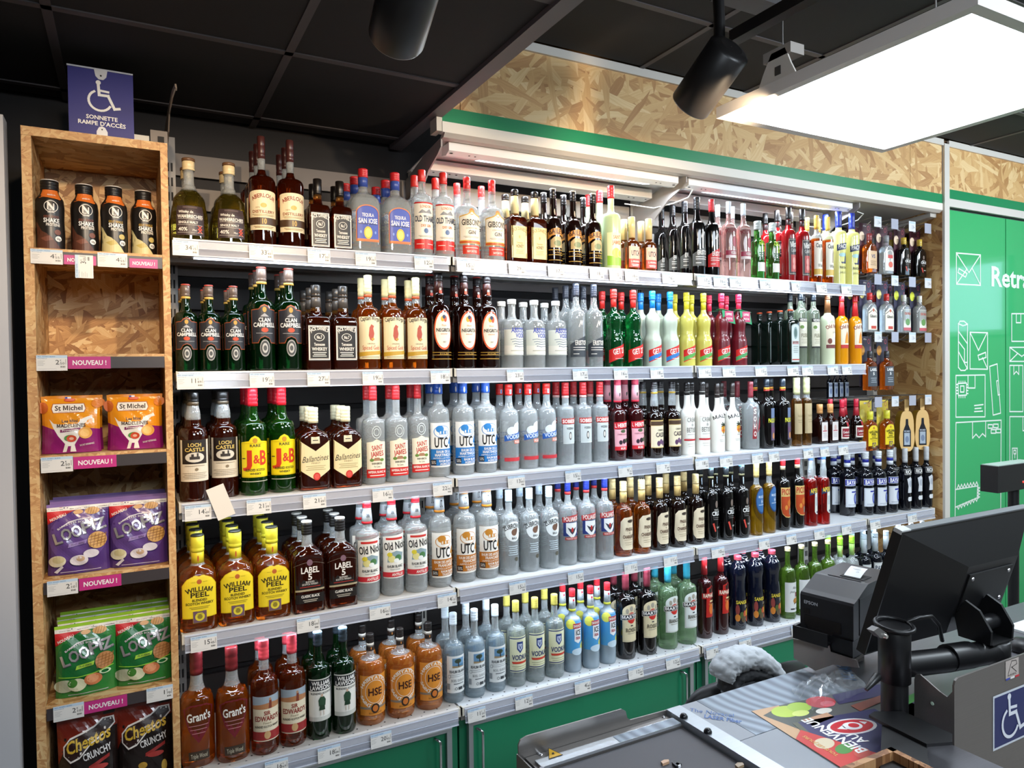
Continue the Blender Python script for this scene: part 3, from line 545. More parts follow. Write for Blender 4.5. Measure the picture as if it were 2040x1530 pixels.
kind('mist', 'red cocktail bottle with black cap and black label', 'red cocktail bottles', ROP, prof(.62, .78, .36, zt=.87), [cap(.84, .38, '#15100f', 1, 1), cap(.70, .37, '#2a0f10', .84, 0)],
     [(.10, .58, .8, [B(-1, 0, 1, 1, '#1a1212'), frame('#b8a890', .012), T('Misti', 0, .84, 1.4, .16, W, 1, 8), T('Cocktail', 0, .68, 1.2, .1, W, 0, 8), B(-.6, .08, .6, .55, '#b83a34'), E(0, .38, .3, .1, '#d8867a'), E(0, .22, .3, .08, '#d8867a')])])
kind('capw', 'slim amber rum bottle with gold cap and white label', 'slim rum bottles with white labels', WHIS, prof(.64, .80, .38, zt=.83), [cap(.80, .42, '#d9b24a', 1, 2)],
     [(.12, .62, 1.1, [B(-1, 0, 1, 1, '#efe6d2'), T('Captain', 0, .88, 1.5, .12, '#2a2422', 1), P([(-.1, .4), (.35, .4), (.4, .7), (.1, .78), (-.05, .65)], '#b8a890'), T('White', 0, .3, .9, .1, '#5a544c', 0, 0), B(-1, .04, 1, .2, '#d9b24a')])], fill=.66)
kind('paci', 'yellow aniseed bottle with blue cap and sailboat label', 'yellow aniseed bottles', PYEL, [(0, .78), (.02, .84, 'r'), (.3, .84, 'l'), (.62, .98, 's'), (.68, 1, 's'), (.735, .72, 'r'), (.77, .4, 'c'), (.79, .38, 'l')], [cap(.78, .40, '#1f2f8a', 1, 2)],
     [(.1, .62, 1.0, [P([(-1, .86), (1, .94), (1, .78), (-1, .70)], '#1c2452'), T('PACIFIC', 0, .82, 1.7, .11, W, 1, 3), E(-.25, .6, .5, .05, '#a8d0d0'), P([(.05, .42), (.5, .42), (.28, .68)], '#2a3a7a'), P([(-.5, .42), (.6, .42), (.5, .38), (-.35, .38)], '#1c2452'), T('FRAICHEUR', 0, .28, 1.4, .06, '#5a5a2a', 1), T('SANS ALCOOL', 0, .15, 1.3, .05, '#6a6a3a'), T('1L', .6, .04, .2, .05, '#1c2452')])])
# ---- second shelf
CLP = prof(.60, .78, .34, mid=.68, rm=.72, zt=.86)
def clan(z0, z1): return [(z0, z1, 1.0, [P([(-1, 0), (-.45, 0), (-.3, .12), (0, .17), (.3, .12), (.45, 0), (1, 0), (1, .86), (.4, .88), (.25, .96), (0, 1), (-.25, .96), (-.4, .88), (-1, .86)], '#a8502a'), P([(-.95, .02), (-.48, .02), (-.3, .14), (0, .19), (.3, .14), (.48, .02), (.95, .02), (.95, .84), (.4, .86), (.22, .93), (0, .97), (-.22, .93), (-.4, .86), (-.95, .84)], '#2c2c32'), E(0, .86, .14, .07, GO), P([(-.3, .68), (0, .77), (.3, .68)], '#a8a8ac'), T('CLAN', 0, .6, .85, .1, WW, 1), T('CAMPBELL', 0, .47, 1.6, .11, WW, 1), E(0, .34, .24, .06, '#c8481f'), B(-.6, .25, .6, .262, '#a8a8ac')]),
      (z0 - .13, z0 + .04, .45, [E(0, .5, .9, .48, '#9a9a98'), E(0, .5, .75, .4, '#3a3c3c'), E(0, .5, .5, .28, '#b8b8b4'), E(0, .5, .3, .15, '#4a4c4c')])]
def clcap(): return [cap(.86, .40, '#6a5a52', .985, 1, .25), cap(.985, .41, '#b8483c', 1, 0), cap(.835, .42, '#d9b25a', .86, 0, .25)]
kind('clan', 'green whisky bottle with dark grey arched label', 'green whisky bottles', DGRN, CLP, clcap(), clan(.26, .62))
kind('clanl', 'large green whisky bottle with dark grey arched label', 'large green whisky bottles', DGRN, CLP, clcap(), clan(.27, .64))
kind('jdl', 'large square whiskey bottle with black label and grey neck', 'large square whiskey bottles', DAMB, JDP, [cap(.86, .38, '#3a3836', 1, 1, .25), cap(.74, .42, '#55504c', .86, 0, .3, .9)], [jdlab(.12, .53)], n=7, fill=.70, top=AMBL)
kind('morg', 'golden rum bottle with cream cap and pirate-style cream label', 'golden rum bottles', AMB, prof(.56, .76, .34, zt=.82), [cap(.80, .36, '#ead9a0', 1, 3), cap(.77, .36, '#d8623a', .80, 0)],
     [(.12, .56, 1.05, [B(-1, 0, 1, 1, '#efe0b8'), A('Captain Morgan', 0, .1, .82, 108, 72, .1, '#2a2422'), P([(-.1, .45), (.1, .42), (.22, .6), (.14, .72), (.2, .78), (0, .82), (-.14, .74), (-.2, .55)], '#b8503a'), E(.1, .47, .12, .03, GO), T('ORIGINAL', 0, .36, .6, .035, '#6a5a48'), T('Spiced Gold', 0, .27, 1.35, .1, '#b8302a', 0), P([(-1, .06), (1, .12), (1, .2), (-1, .16)], '#c8a03a'), *small(.04, 1, '#8a7a58', 1.4, .012)])], fill=.72)
kind('negr', 'dark rum bottle with orange ringed oval label', 'dark rum bottles with oval labels', G('#2a0c06', .7), [(0, .9), (.015, 1, 'r'), (.56, 1, 'l'), (.66, .72, 'r'), (.69, .44, 'c'), (.72, .42, 'l'), (.765, .46, 's'), (.80, .34, 's'), (.97, .32, 'l')],
     [cap(.90, .36, '#231a1a', .985, 1), cap(.985, .37, '#c8302a', 1, 0), cap(.775, .42, '#3a1410', .90, 0, .4, .82)],
     [(.20, .60, .9, [E(0, .5, .84, .5, '#e05a26', 32), E(0, .5, .74, .45, '#f3ead6', 32), E(-.12, .78, .16, .07, '#e8b02a'), E(.12, .78, .14, .08, '#d8501f'), E(0, .83, .14, .05, '#2a3a5a'), T('Rhum', 0, .62, .4, .05, '#d8903a'), T('NEGRITA', 0, .5, 1.3, .085, '#1f1712', 1), T('BARDINET', 0, .4, .6, .035, '#c8702a'), T('1857', 0, .2, .3, .04, '#6a5a48')]),
      (.10, .19, 1.0, [B(-.9, .8, .9, .86, GO), B(-.9, .5, .9, .56, GO), T('RHUM', 0, .66, .7, .14, GO), B(-.95, .05, .95, .13, GO)]), (.775, .835, .3, [B(-1, 0, 1, .5, '#d8401f'), T('NEGRITA', 0, .75, 1.7, .4, W, 1)])])
kind('abso', 'stubby clear vodka bottle with white cap and blue lettering', 'stubby clear vodka bottles', CLR, [(0, .93), (.02, 1, 'r'), (.60, 1, 'l'), (.71, .72, 'r'), (.745, .40, 'c'), (.78, .34, 'l'), (.95, .33, 'l')], [cap(.93, .40, '#eceae4', 1, 1)],
     [(.14, .62, 1.15, [B(-1, .12, 1, .88, M('#dfe2d6', .5)), B(-1, .16, 1, .40, '#efece0'), T('ABSOLUT', .2, .86, 1.3, .14, '#2338a8', 1), T('VODKA', .32, .7, .95, .13, '#2338a8', 1), *[LN([(-.5 + .1 * i, .58 - .07 * i), (-.2, .6 - .07 * i), (.1, .57 - .07 * i), (.5, .59 - .07 * i), (.8, .57 - .07 * i)], .014, '#4a5a78') for i in range(4)], B(-.5, .24, .7, .26, '#b8b4a0')])])
kind('eric', 'clear vodka bottle with black cap and charcoal slanted label', 'clear vodka bottles with charcoal labels', CLR, ERP, [cap(.84, .37, '#3a3c46', 1, 4, .25)], erlab('#3c4148'))
GP = [(0, .93), (.012, 1, 'r'), (.34, 1, 'l'), (.44, .78, 's'), (.48, .76, 's'), (.60, .84, 's'), (.66, .74, 'r'), (.74, .34, 's'), (.78, .3, 'l'), (.97, .29, 'l')]
def getlab(c, n, t): return [(.06, .32, 1.0, [P([(-1, 0), (1, .42), (1, 1), (-1, .62)], '#d8231e'), *( [P([(-1, .05), (1, .47), (1, .68), (-1, .26)], c)] if c else []), T('GET ' + n, .0, .58, 1.25, .26, W, 1, 10), B(-.4, .2, .5, .22, W)])]
def getcap(c): return [cap(.88, .36, c, 1, 2), cap(.76, .31, c, .88, 0, .3, .97)]
kind('getg', 'green mint-liqueur bottle with red cap', 'green mint-liqueur bottles', G('#1fa050', .92), GP, getcap('#d8302a'), getlab(None, '27', 1))
kind('getw', 'frosted white mint-liqueur bottle with blue cap', 'white mint-liqueur bottles', FROST, GP, getcap('#1f86d8'), getlab('#2a7ac0', '31', 1))
kind('gety', 'frosted yellow liqueur bottle with yellow cap', 'yellow liqueur bottles', YOP, GP, getcap('#e8d838'), getlab('#5aa84a', '27', 1))
kind('getr', 'frosted dark red liqueur bottle with pink cap', 'dark red liqueur bottles', GRED, GP, getcap('#d8284a'), getlab('#4a9a5a', '27', 1))
kind('jage', 'flat dark green herbal-liqueur bottle with pale label', 'dark herbal-liqueur bottles', DKG, [(0, .93), (.02, 1, 'r'), (.74, 1, 'l'), (.82, .7, 'r'), (.86, .3, 'c'), (.97, .28, 'l')], [cap(.88, .36, '#15201a', .97, 1), cap(.97, .36, '#c8502a', 1, 0)],
     [(.06, .74, .72, [P(ARCH(.08), '#9aa8a4'), P([(x * .9, .02 + z * .96) for x, z in ARCH(.08)], '#cdd6d2'), E(0, .76, .5, .16, '#8aa0a0'), E(0, .76, .34, .11, '#55706a'), T('Jagermeister', 0, .53, 1.5, .06, '#8a2a20', 1), B(-.8, .47, .8, .49, '#b8686a'), *small(.4, 4, '#8a9490', 1.2, .015, .05), B(-.9, .05, .9, .08, '#b0382a')])], n=5, bf=.8)
kind('vedr', 'tall clear liqueur bottle with black cap and flower label', 'tall clear liqueur bottles', G('#dbe8d0', milk=.27, thin=.26), prof(.68, .8, .40, zt=.87), [cap(.85, .42, '#20262c', 1, 3, .25)],
     [(.23, .62, .95, [B(-1, 0, 1, 1, '#ded9c2'), B(-1, .88, 1, 1, '#1c1a18'), T('VEDRENNE', 0, .94, 1.6, .08, W, 1), E(-.2, .68, .4, .1, '#eceadc'), E(-.5, .7, .3, .06, '#6a8a3a'), T('FLEUR', 0, .42, 1.3, .12, '#8a8468', 1), *small(.28, 3, '#a8a088', 1.2, .015, .06), B(-1, 0, 1, .05, '#1c1a18')])])
def onlab(im, band): return [(.23, .58, .9, [P(ARCH(.14), '#efe3c8'), B(-1, 0, 1, .14, band), A('Old Nick', 0, .25, .55, 118, 62, .14, '#8a1f20'), *im])]
kind('oncc', 'creamy coconut punch bottle with brown neck', 'coconut punch bottles', COCO, prof(.60, .78, .34, mid=.68, rm=.72, zt=.9), [cap(.9, .38, '#7a4a2a', 1, 2), cap(.72, .46, '#8a5a34', .9, 0, .4, .78)], onlab([E(.3, .52, .3, .1, '#f8f8f0'), B(-.2, .2, .25, .45, '#e8e4d8'), E(-.5, .28, .3, .11, '#7a3a2a'), T('COCO', .2, .62, .6, .06, '#6a5a3a')], '#7a3a3a'))
kind('onor', 'orange rum-punch bottle with red neck', 'orange rum-punch bottles', OROP, prof(.56, .78, .34, mid=.66, rm=.7, zt=.9), [cap(.88, .40, '#c8202a', 1, 3), cap(.66, .52, '#d0282c', .88, 0, .4, .66)], onlab([P([(-.4, .2), (.4, .2), (.3, .45), (0, .68), (-.25, .5)], '#e88a1a'), P([(-.2, .2), (.25, .2), (0, .55)], '#f0b03a')], '#c8302a'))
# ---- third shelf
kind('loch', 'dark whisky bottle with black and cream castle label', 'dark whisky bottles with castle labels', DAMB, [(0, .94), (.01, 1, 'r'), (.56, 1, 'l'), (.68, .72, 'r'), (.72, .52, 'c'), (.8, .50, 's'), (.9, .38, 's'), (.97, .36, 'l')], [cap(.915, .39, '#22201f', 1, 1), cap(.88, .40, '#5a4f40', .915, 0, .3)],
     [(.19, .57, 1.0, [B(-1, 0, 1, 1, '#dfd3bd'), B(-.8, .42, .8, 1, '#231a16'), T('LOCH', 0, .88, .8, .085, '#e0c26a', 1), T('CASTLE', 0, .765, 1.2, .085, '#e0c26a', 1), E(0, .58, .58, .12, '#d8d0c0'), B(-.3, .53, .3, .6, '#3a3430'), B(-.2, .58, -.05, .66, '#3a3430'), B(.12, .58, .22, .68, '#3a3430'), B(-.6, .37, .6, .385, '#a89a84'), E(.1, .29, .1, .035, '#8a7a60'), *small(.2, 4, '#b8aa94', 1.5, .012, .04)])], fill=.75)
kind('jb', 'green whisky bottle with red cap and bright yellow label', 'green whisky bottles with yellow labels', GRN, prof(.58, .8, .34, mid=.68, rm=.72, zt=.86), [cap(.83, .38, '#d8202e', 1, 3)],
     [(.17, .56, 1.0, [P([(-1, 0), (1, 0), (1, .84), (.4, .87), (.25, .95), (0, 1), (-.25, .95), (-.4, .87), (-1, .84)], '#f0d81a'), E(0, .88, .16, .06, '#c8902a'), T('RARE', 0, .76, .7, .065, '#3a3420', 1), T('J', -.42, .47, .5, .36, '#cf3a1f', 1), T('&', .06, .44, .38, .2, '#cf3a1f', 1), T('B', .5, .47, .5, .34, '#cf3a1f', 1), B(-.9, .45, -.65, .47, '#3a3420'), T('BLENDED SCOTCH', 0, .18, 1.3, .055, '#3a3420', 1), T('WHISKY', 0, .09, .7, .05, '#3a3420', 1), frame('#c8a81a', .008, .96, .02, .82)]), (.12, .165, 1.0, [B(-1, .2, 1, .35, '#c8c4b4')])], fill=.66, top=G('#3a9a2a', .95))
kind('ball', 'square dark whisky bottle with cream cap and chevron label', 'square whisky bottles with chevron labels', DAMB, [(0, .9), (.02, 1, 'r'), (.58, 1, 'l'), (.68, .78, 'r'), (.75, .32, 's'), (.79, .28, 'l'), (.97, .27, 'l')], [cap(.81, .33, '#eadfb8', 1, 3)],
     [(.12, .60, .96, [P([(-1, .26), (0, 0), (0, .74), (-1, 1)], '#ead9a8'), P([(0, 0), (1, .26), (1, 1), (0, .74)], '#ead9a8'), T('Ballantines', 0, .56, 1.75, .15, '#2a2420', 0, 4, .35), T('FINEST', 0, .44, .6, .04, '#8a7a58'), *small(.36, 3, '#a8986a', 1.3, .012, .045), E(.05, .1, .24, .1, '#c8322a'), E(.05, .1, .17, .07, '#d8564a')]), (.55, .72, .35, [B(-.8, .1, .8, .6, '#d8cfae'), E(0, .7, .6, .28, '#c8b88a'), B(-.5, .3, .5, .36, '#3a2a1a')])], n=5, bf=.62)
kind('stjw', 'clear rum bottle with red cap and cream label', 'clear rum bottles with red caps', CLR, prof(.6, .72, .36, mid=.66, rm=.82, zt=.87), [cap(.85, .38, '#cf2a2e', 1, 3)],
     [(.07, .46, .95, [P([(-1, 0), (1, 0), (1, .92), (.4, .94), (0, 1), (-.4, .94), (-1, .92)], '#efe6cc'), T('SAINT', .05, .78, 1.1, .13, '#b8302a', 1, 6), T('JAMES', .05, .62, 1.25, .13, '#b8302a', 1, 6), P([(-.5, .44), (.5, .44), (.2, .52), (-.2, .52)], '#a87a5a'), E(-.5, .46, .2, .04, '#6a8a3a'), E(.5, .46, .2, .04, '#6a8a3a'), T('RHUM AGRICOLE', 0, .37, 1.0, .05, '#3a3028', 1), T('Pur Canne', 0, .29, .6, .05, '#3a3028'), B(-1, 0, 1, .22, '#c8251f'), T('IMPERIAL BLANC 40', 0, .15, 1.7, .06, W, 1), B(-.7, .05, .7, .07, W)]), (.46, .60, .55, [R(0, .5, .8, .46, .12, '#d4dcda'), R(0, .5, .5, .28, .2, '#d4dcda')])], n=3)
def utc(c, a): return [(.10, .55, 1.0, [B(-1, 0, 1, 1, '#efece4'), E(-.2, .86, .32, .08, c), R(0, .8, .7, .14, .08, c), B(-.25, .74, .45, .82, c), B(-.2, .75, -.1, .81, W), B(.05, .75, .15, .81, W), B(.28, .75, .38, .81, W), T('UTC', -.1, .56, 1.1, .22, BK, 1), T('4', .68, .56, .3, .22, c, 1), B(-1, .04, 1, .41, a), *( [T('RHUM DE LA', .1, .35, 1.2, .06, W, 1), T('MARTINIQUE', .1, .275, 1.4, .06, W, 1)] if c == '#2f7fc0' else [T('RHUM DES ANTILLES', 0, .35, 1.6, .06, W, 1), T('FRANCAISES', .1, .275, 1.2, .06, W, 1)]), T('APPELLATION', 0, .205, 1.5, .035, W), B(-.95, .05, -.5, .17, BK), T('50%', -.72, .11, .36, .07, W), T('RHUM BLANC', .25, .14, 1.1, .05, W, 1), T('AGRICOLE' if c == '#2f7fc0' else 'TRADITION', .25, .075, .95, .05, W, 1)])]
kind('utcb', 'clear rum bottle with blue cap and blue-white label', 'clear rum bottles with blue caps', CLR, prof(.60, .78, .38, mid=.70, rm=.76, zt=.87), [cap(.84, .42, '#2456b4', 1, 3)], utc('#2f7fc0', '#1f72b8') + [(.85, .91, .18, [E(0, .5, 1, .5, W)])], fill=.74)
kind('bear', 'clear vodka bottle with red cap and white bear print', 'clear vodka bottles with bear print', CLR, prof(.58, .82, .36, mid=.70, rm=.76, zt=.88), [cap(.87, .40, '#d8261f', 1, 2)],
     [(.1, .56, 1.0, [E(-.2, .78, .45, .11, '#d4dbe0'), E(.25, .84, .3, .14, '#eef0f0'), E(.4, .95, .16, .05, '#eef0f0'), P([(-.9, .52), (.95, .62), (.95, .76), (-.9, .66)], '#2a5aa8'), T('VODKA', 0, .64, 1.4, .1, '#dfe8f4', 1, 4), B(0, .46, .75, .55, '#d8705a'), T('POLAR', .4, .505, .7, .06, W, 1), B(-.9, .02, .9, .11, '#c03038')]), (.88, .94, .25, [B(-1, .1, 1, .9, '#c8d4e8'), B(-.3, .2, .5, .8, '#3a5ac0')])], fill=.78)
kind('sobi', 'clear vodka bottle with red cap and silver label', 'clear vodka bottles with silver labels', CLR, [(0, .93), (.02, 1, 'r'), (.66, 1, 'l'), (.70, .86, 'r'), (.73, .42, 's'), (.76, .40, 'l'), (.97, .38, 'l')], [cap(.84, .43, '#c0262a', 1, 3), cap(.81, .42, '#d8a8a0', .84, 0)],
     [(.26, .56, .9, [B(-.85, 0, .85, .78, '#c3c7c4'), frame('#e8eae6', .012, .8, .02, .76), T('VODKA', 0, .62, .9, .09, '#3a3c3c', 1), E(0, .32, .17, .16, '#3a3838'), E(0, .32, .11, .11, '#d8d0c4'), P([(-1, .8), (1, .8), (1, 1.02), (-1, 1.02)], '#b8322a'), T('SOBIESKI', 0, .91, 1.8, .14, W, 1)])], fill=.72)
kind('heri', 'dark blackberry-liqueur bottle with pink neck label', 'dark blackberry-liqueur bottles', DRED, prof(.54, .72, .38, zt=.97), [cap(.93, .42, '#d04058', 1, 2), cap(.74, .48, '#e8a4ac', .93, 0, .4, .84), cap(.715, .48, '#c8243a', .745, 0)],
     [(.13, .52, 1.0, [P([(-.9, 0), (.9, 0), (.95, .66), (-.95, .66)], '#e8a8b0'), P([(-1, .66), (1, .72), (1, .92), (-1, .88)], '#c8202c'), T('L HERITIER', 0, .79, 1.8, .12, W, 1, 2), E(0, .6, .3, .05, '#4a5a3a'), E(.1, .28, .2, .08, '#2a1a24'), E(-.3, .25, .18, .07, '#2a1a24'), E(.4, .3, .18, .07, '#3a4a2a'), T('CREME DE MURE', 0, .5, 1.3, .04, '#6a2030'), B(-.9, 0, .9, .12, '#c8202c'), T('MURE', 0, .06, .6, .07, W, 1)]), (.78, .88, .3, [E(-.2, .3, .5, .25, '#3a2a34'), E(.4, .4, .4, .2, '#4a5a34')])])
kind('cass', 'dark blackcurrant-liqueur bottle with gold ring and cream label', 'dark blackcurrant-liqueur bottles', BRWN, [(0, .9), (.012, 1, 'r'), (.5, 1, 'l'), (.6, .7, 'r'), (.65, .46, 'c'), (.73, .46, 'l'), (.81, .4, 's'), (.97, .36, 'l')], [cap(.87, .38, '#1b1618', 1, 3), cap(.845, .40, '#c8a23a', .87, 0)],
     [(.12, .50, 1.0, [B(-1, .04, 1, 1, '#c8ab6a'), B(-.97, .07, .97, .8, '#e6d9b8'), B(-.97, .82, .97, .96, '#4a3424'), T('CREME DE', .1, .66, .8, .06, '#3a2a24', 1), T('CASSIS', .1, .5, 1.2, .15, '#3a2430', 1), E(-.2, .2, .18, .09, '#5a3a5a'), E(.1, .26, .18, .09, '#6a4a6a'), E(.38, .2, .18, .09, '#5a3a5a'), E(.66, .26, .18, .1, '#4a2a4a')])], fill=.68)
kind('beti', 'milky white cream-liqueur bottle with red stripe', 'milky white bottles with red stripes', WHT, prof(.5, .76, .38, mid=.62, rm=.72, zt=.87), [cap(.82, .40, '#2a2726', 1, 3, .25)],
     [(.08, .54, 1.0, [frame('#c8a89a', .008, .9, .33, .97), T('CREME', 0, .88, 1.3, .13, '#5a544e'), T('de', 0, .74, .3, .1, '#5a544e'), T('BETISES', 0, .58, 1.4, .14, '#5a544e'), B(-.6, .44, .6, .45, '#8a847c'), B(-1, .26, 1, .31, '#b8202a'), *small(.16, 2, '#c0b4a8', 1.2, .012, .07)])])
kind('mali', 'white coconut-liqueur bottle with palm tree and sun', 'white coconut-liqueur bottles', WHT, prof(.46, .74, .32, mid=.58, rm=.74, zt=.87), [cap(.79, .34, '#2a211e', 1, 2)],
     [(.14, .56, 1.0, [A('MALIBU', .1, .05, .82, 116, 64, .13, '#2a2422'), E(.15, .48, .36, .15, '#e8a02a', 24), B(-.2, .4, .5, .46, '#e0702a'), LN([(.12, .32), (.16, .62)], .03, '#1f1a14'), *[LN([(.16, .62), (.16 + .36 * math.cos(a), .62 + .1 * math.sin(a))], .035, '#1f2a14') for a in (.2, .9, 2.2, 2.9, 3.6, 5.8)], T('ORIGINAL', .15, .26, .7, .04, '#3a342e'), *small(.1, 2, '#a8a49a', .9, .012, .05)])])
kind('soho', 'clear lychee-liqueur bottle with vertical red name label', 'clear lychee-liqueur bottles', CLR, prof(.58, .76, .3, mid=.68, rm=.72, zt=.87), [cap(.76, .32, '#7a2a32', 1, 3)],
     [(.16, .62, 1.0, [P([(-.55, 0), (-.1, 0), (-.02, .5), (-.1, 1), (-.45, 1)], '#8a2228'), T('S', -.28, .88, .28, .16, W, 1), T('O', -.28, .64, .3, .16, W, 1), T('H', -.28, .4, .3, .16, W, 1), T('O', -.28, .16, .3, .16, W, 1), P([(0, .2), (.9, .5), (.9, .78), (.3, .6)], '#9a3a40'), P([(.1, .8), (.3, .66), (.4, .95)], '#c8ccd0')])])
kind('pass', 'dark passion-fruit liqueur bottle with purple label', 'dark passion-fruit bottles', BLK, prof(.6, .76, .36, zt=.87), [cap(.88, .38, '#1d2630', 1, 1), cap(.845, .39, '#c8882a', .88, 0), cap(.825, .39, '#b8302a', .845, 0)],
     [(.12, .58, .8, [B(-.2, 0, .9, 1, '#5a5068'), B(-.2, .7, .9, 1, '#6a7a9a'), T('PASSOA', .1, .62, 1.6, .13, '#d8d83a', 1), E(.35, .14, .3, .1, '#c88a5a'), B(-.2, .25, .9, .4, '#6a4a6a')])])
kind('slim', 'slim amber wine bottle with tall pale olive capsule', 'slim amber wine bottles', G('#b0762e', .92), prof(.64, .74, .60, zt=.8), [cap(.75, .64, '#b9b88a', 1, 2)], [(.18, .62, 1.0, [B(-1, 0, 1, 1, '#b9a680'), T('Vin Doux', 0, .6, 1.0, .07, '#8a7a50'), *small(.45, 2, '#8a7a58', 1.0, .012, .07)])], fill=.7)
kind('coin', 'small square dark bottle with copper cap and white label', 'small square dark bottles', G('#2c0c06', .5), [(0, .93), (.02, 1, 'r'), (.56, 1, 'l'), (.68, .5, 's'), (.74, .42, 'l'), (.97, .4, 'l')], [cap(.76, .48, '#c08a52', 1, 1, .3)],
     [(.08, .55, .7, [B(-1, 0, 1, 1, '#d8d0cc'), E(0, .7, .4, .14, '#c8a8a0'), B(-.7, .5, .7, .56, '#b8606a'), *small(.4, 4, '#a0989a', 1.2, .02, .07)])], n=6)
kind('marn', 'short dark orange-liqueur bottle with red cap and red ribbon', 'short dark orange-liqueur bottles', BRWN, [(0, .9), (.03, 1, 'r'), (.36, 1, 'l'), (.52, .66, 'r'), (.66, .36, 's'), (.74, .34, 'l'), (.97, .32, 'l')], [cap(.80, .36, '#c8243c', 1, 1), cap(.56, .52, '#a8222e', .8, 0, .4, .66)],
     [(.08, .36, .9, [B(-1, 0, 1, 1, '#e0d8cc'), B(-.85, .12, .85, .86, '#8a1f2c'), T('Cordon Rouge', 0, .55, 1.5, .2, W, 1), B(-.6, .25, .6, .29, W)]), (.34, .5, .5, [P([(0, 0), (.5, .2), (1, 0), (.6, 1), (-.6, 1)], '#b0202c')])])
# ---- fourth shelf
PLP = [(0, .93), (.012, 1, 'r'), (.50, 1, 'l'), (.62, .80, 'r'), (.70, .34, 's'), (.74, .31, 'l'), (.97, .30, 'l')]
def peel(h=.1): return [P([(-1, .1), (-.38, .1), (-.38, 0), (.38, 0), (.38, .1), (1, .1), (1, .78), (.7, .92), (.3, .99), (-.3, .99), (-.7, .92), (-1, .78)], '#e0c21a'), P([(-.96, .12), (.96, .12), (.96, .77), (.68, .9), (.3, .97), (-.3, .97), (-.68, .9), (-.96, .77)], '#ead02a'), E(0, .86, .14, .05, '#b8602a'), B(-.45, .85, -.2, .855, '#7a6a1a'), B(.2, .85, .45, .855, '#7a6a1a'), A('WILLIAM', 0, -.1, .76, 109, 71, h, '#2a2412'), T('PEEL', 0, .59, 1.0, .1, '#2a2412', 1), T('BLENDED', 0, .48, .8, .05, '#3a3414', 1), T('SCOTCH WHISKY', 0, .41, 1.5, .05, '#3a3414', 1), *small(.33, 2, '#9a8a2a', 1.1, .01, .03), B(-.36, .01, .36, .25, '#6a5060'), E(0, .13, .26, .09, '#d8c83a'), E(0, .13, .14, .05, '#8a7a2a'), *small(.24, 3, '#9a8a2a', .3, .01, .03)]
kind('peel', 'orange whisky bottle with yellow neck and yellow arched label', 'orange whisky bottles with yellow labels', AMB, PLP, [cap(.82, .36, '#dcd23a', .985, 1), cap(.985, .36, '#2a2c28', 1, 0), cap(.70, .34, '#e0cc30', .82, 0)], [(.10, .60, .96, peel()), (.715, .79, .15, [E(0, .5, .8, .45, '#b8542a')])], n=3, bf=.8, fill=.68)
kind('lab5', 'square dark whisky bottle with black label and white lettering', 'square dark whisky bottles', DAMB, [(0, .93), (.012, 1, 'r'), (.55, 1, 'l'), (.66, .78, 'r'), (.74, .34, 's'), (.78, .31, 'l'), (.97, .3, 'l')], [cap(.85, .34, '#1c1a1a', .98, 3), cap(.98, .34, '#d8d4cc', 1, 0)],
     [(.12, .62, .92, [P(ARCH(.1, 1, .3), '#1c1613'), A('-----------', 0, .1, .78, 118, 62, .03, '#8a7a6a'), E(0, .88, .2, .07, '#7a5a68'), T('LABEL', 0, .72, 1.25, .13, W, 1), T('5', 0, .57, .3, .13, W, 1), T('BLENDED', 0, .46, .6, .04, W), T('SCOTCH WHISKY', 0, .41, 1.1, .04, W), B(-.7, .345, .7, .36, '#a8302a'), B(-1, .26, 1, .3, '#a89a7a'), B(-1, 0, 1, .2, '#1c1613'), T('CLASSIC BLACK', 0, .15, 1.25, .055, W, 1), *small(.06, 2, '#b8b0a0', 1.0, .015, .035)])], n=5, bf=.75, fill=.72)
kind('onic', 'clear white-rum bottle with floral label and red-white neck', 'clear white-rum bottles', CLR, prof(.62, .74, .38, mid=.67, rm=.8, zt=.9), [cap(.955, .34, '#cfe0ee', 1, 1), cap(.90, .37, '#cf2430', .955, 1), cap(.77, .46, '#e9eef0', .90, 0, .4, .78), cap(.745, .47, '#cf2430', .77, 0)],
     [(.18, .62, 1.0, [P([(-1, 0), (1, 0), (1, 1), (-1, .94)], '#ebe9e0'), B(-.7, .87, .7, .92, '#c8352f'), T('Old Nick', 0, .74, 1.75, .17, '#1c1c1c', 1, 5), P([(-.6, .36), (.6, .4), (.7, .56), (.1, .62), (-.5, .56)], '#8aa0a8'), E(-.25, .44, .28, .08, '#e0d890'), E(.25, .46, .26, .07, '#4a7a4a'), E(-.4, .54, .2, .05, '#d8c83a'), E(.1, .4, .2, .05, '#e8ecea'), T('RHUM BLANC', 0, .27, 1.2, .06, '#3a3a3a', 1), T('TRADITIONNEL', 0, .2, .8, .03, '#5a5a5a'), B(-1, .03, 1, .14, '#c8303a'), T('ANTILLES', .2, .085, .9, .06, W, 1)]), (.79, .87, .38, [T('Old Nick', 0, .5, 1.8, .5, '#2a2a2e', 1)])], fill=.8)
kind('utco', 'clear rum bottle with orange-brown label and white neck band', 'clear rum bottles with orange labels', CLR, prof(.60, .74, .40, mid=.68, rm=.76, zt=.9), [cap(.91, .36, '#b8602a', 1, 1), cap(.89, .40, '#d88a2a', .92, 0), cap(.765, .46, '#e9ecee', .89, 0, .4, .86), cap(.74, .47, '#d88a2a', .765, 0)], utc('#c8862f', '#b8701f') + [(.79, .87, .36, [T('UTC', 0, .5, 1.6, .9, BK, 1)])], fill=.68)
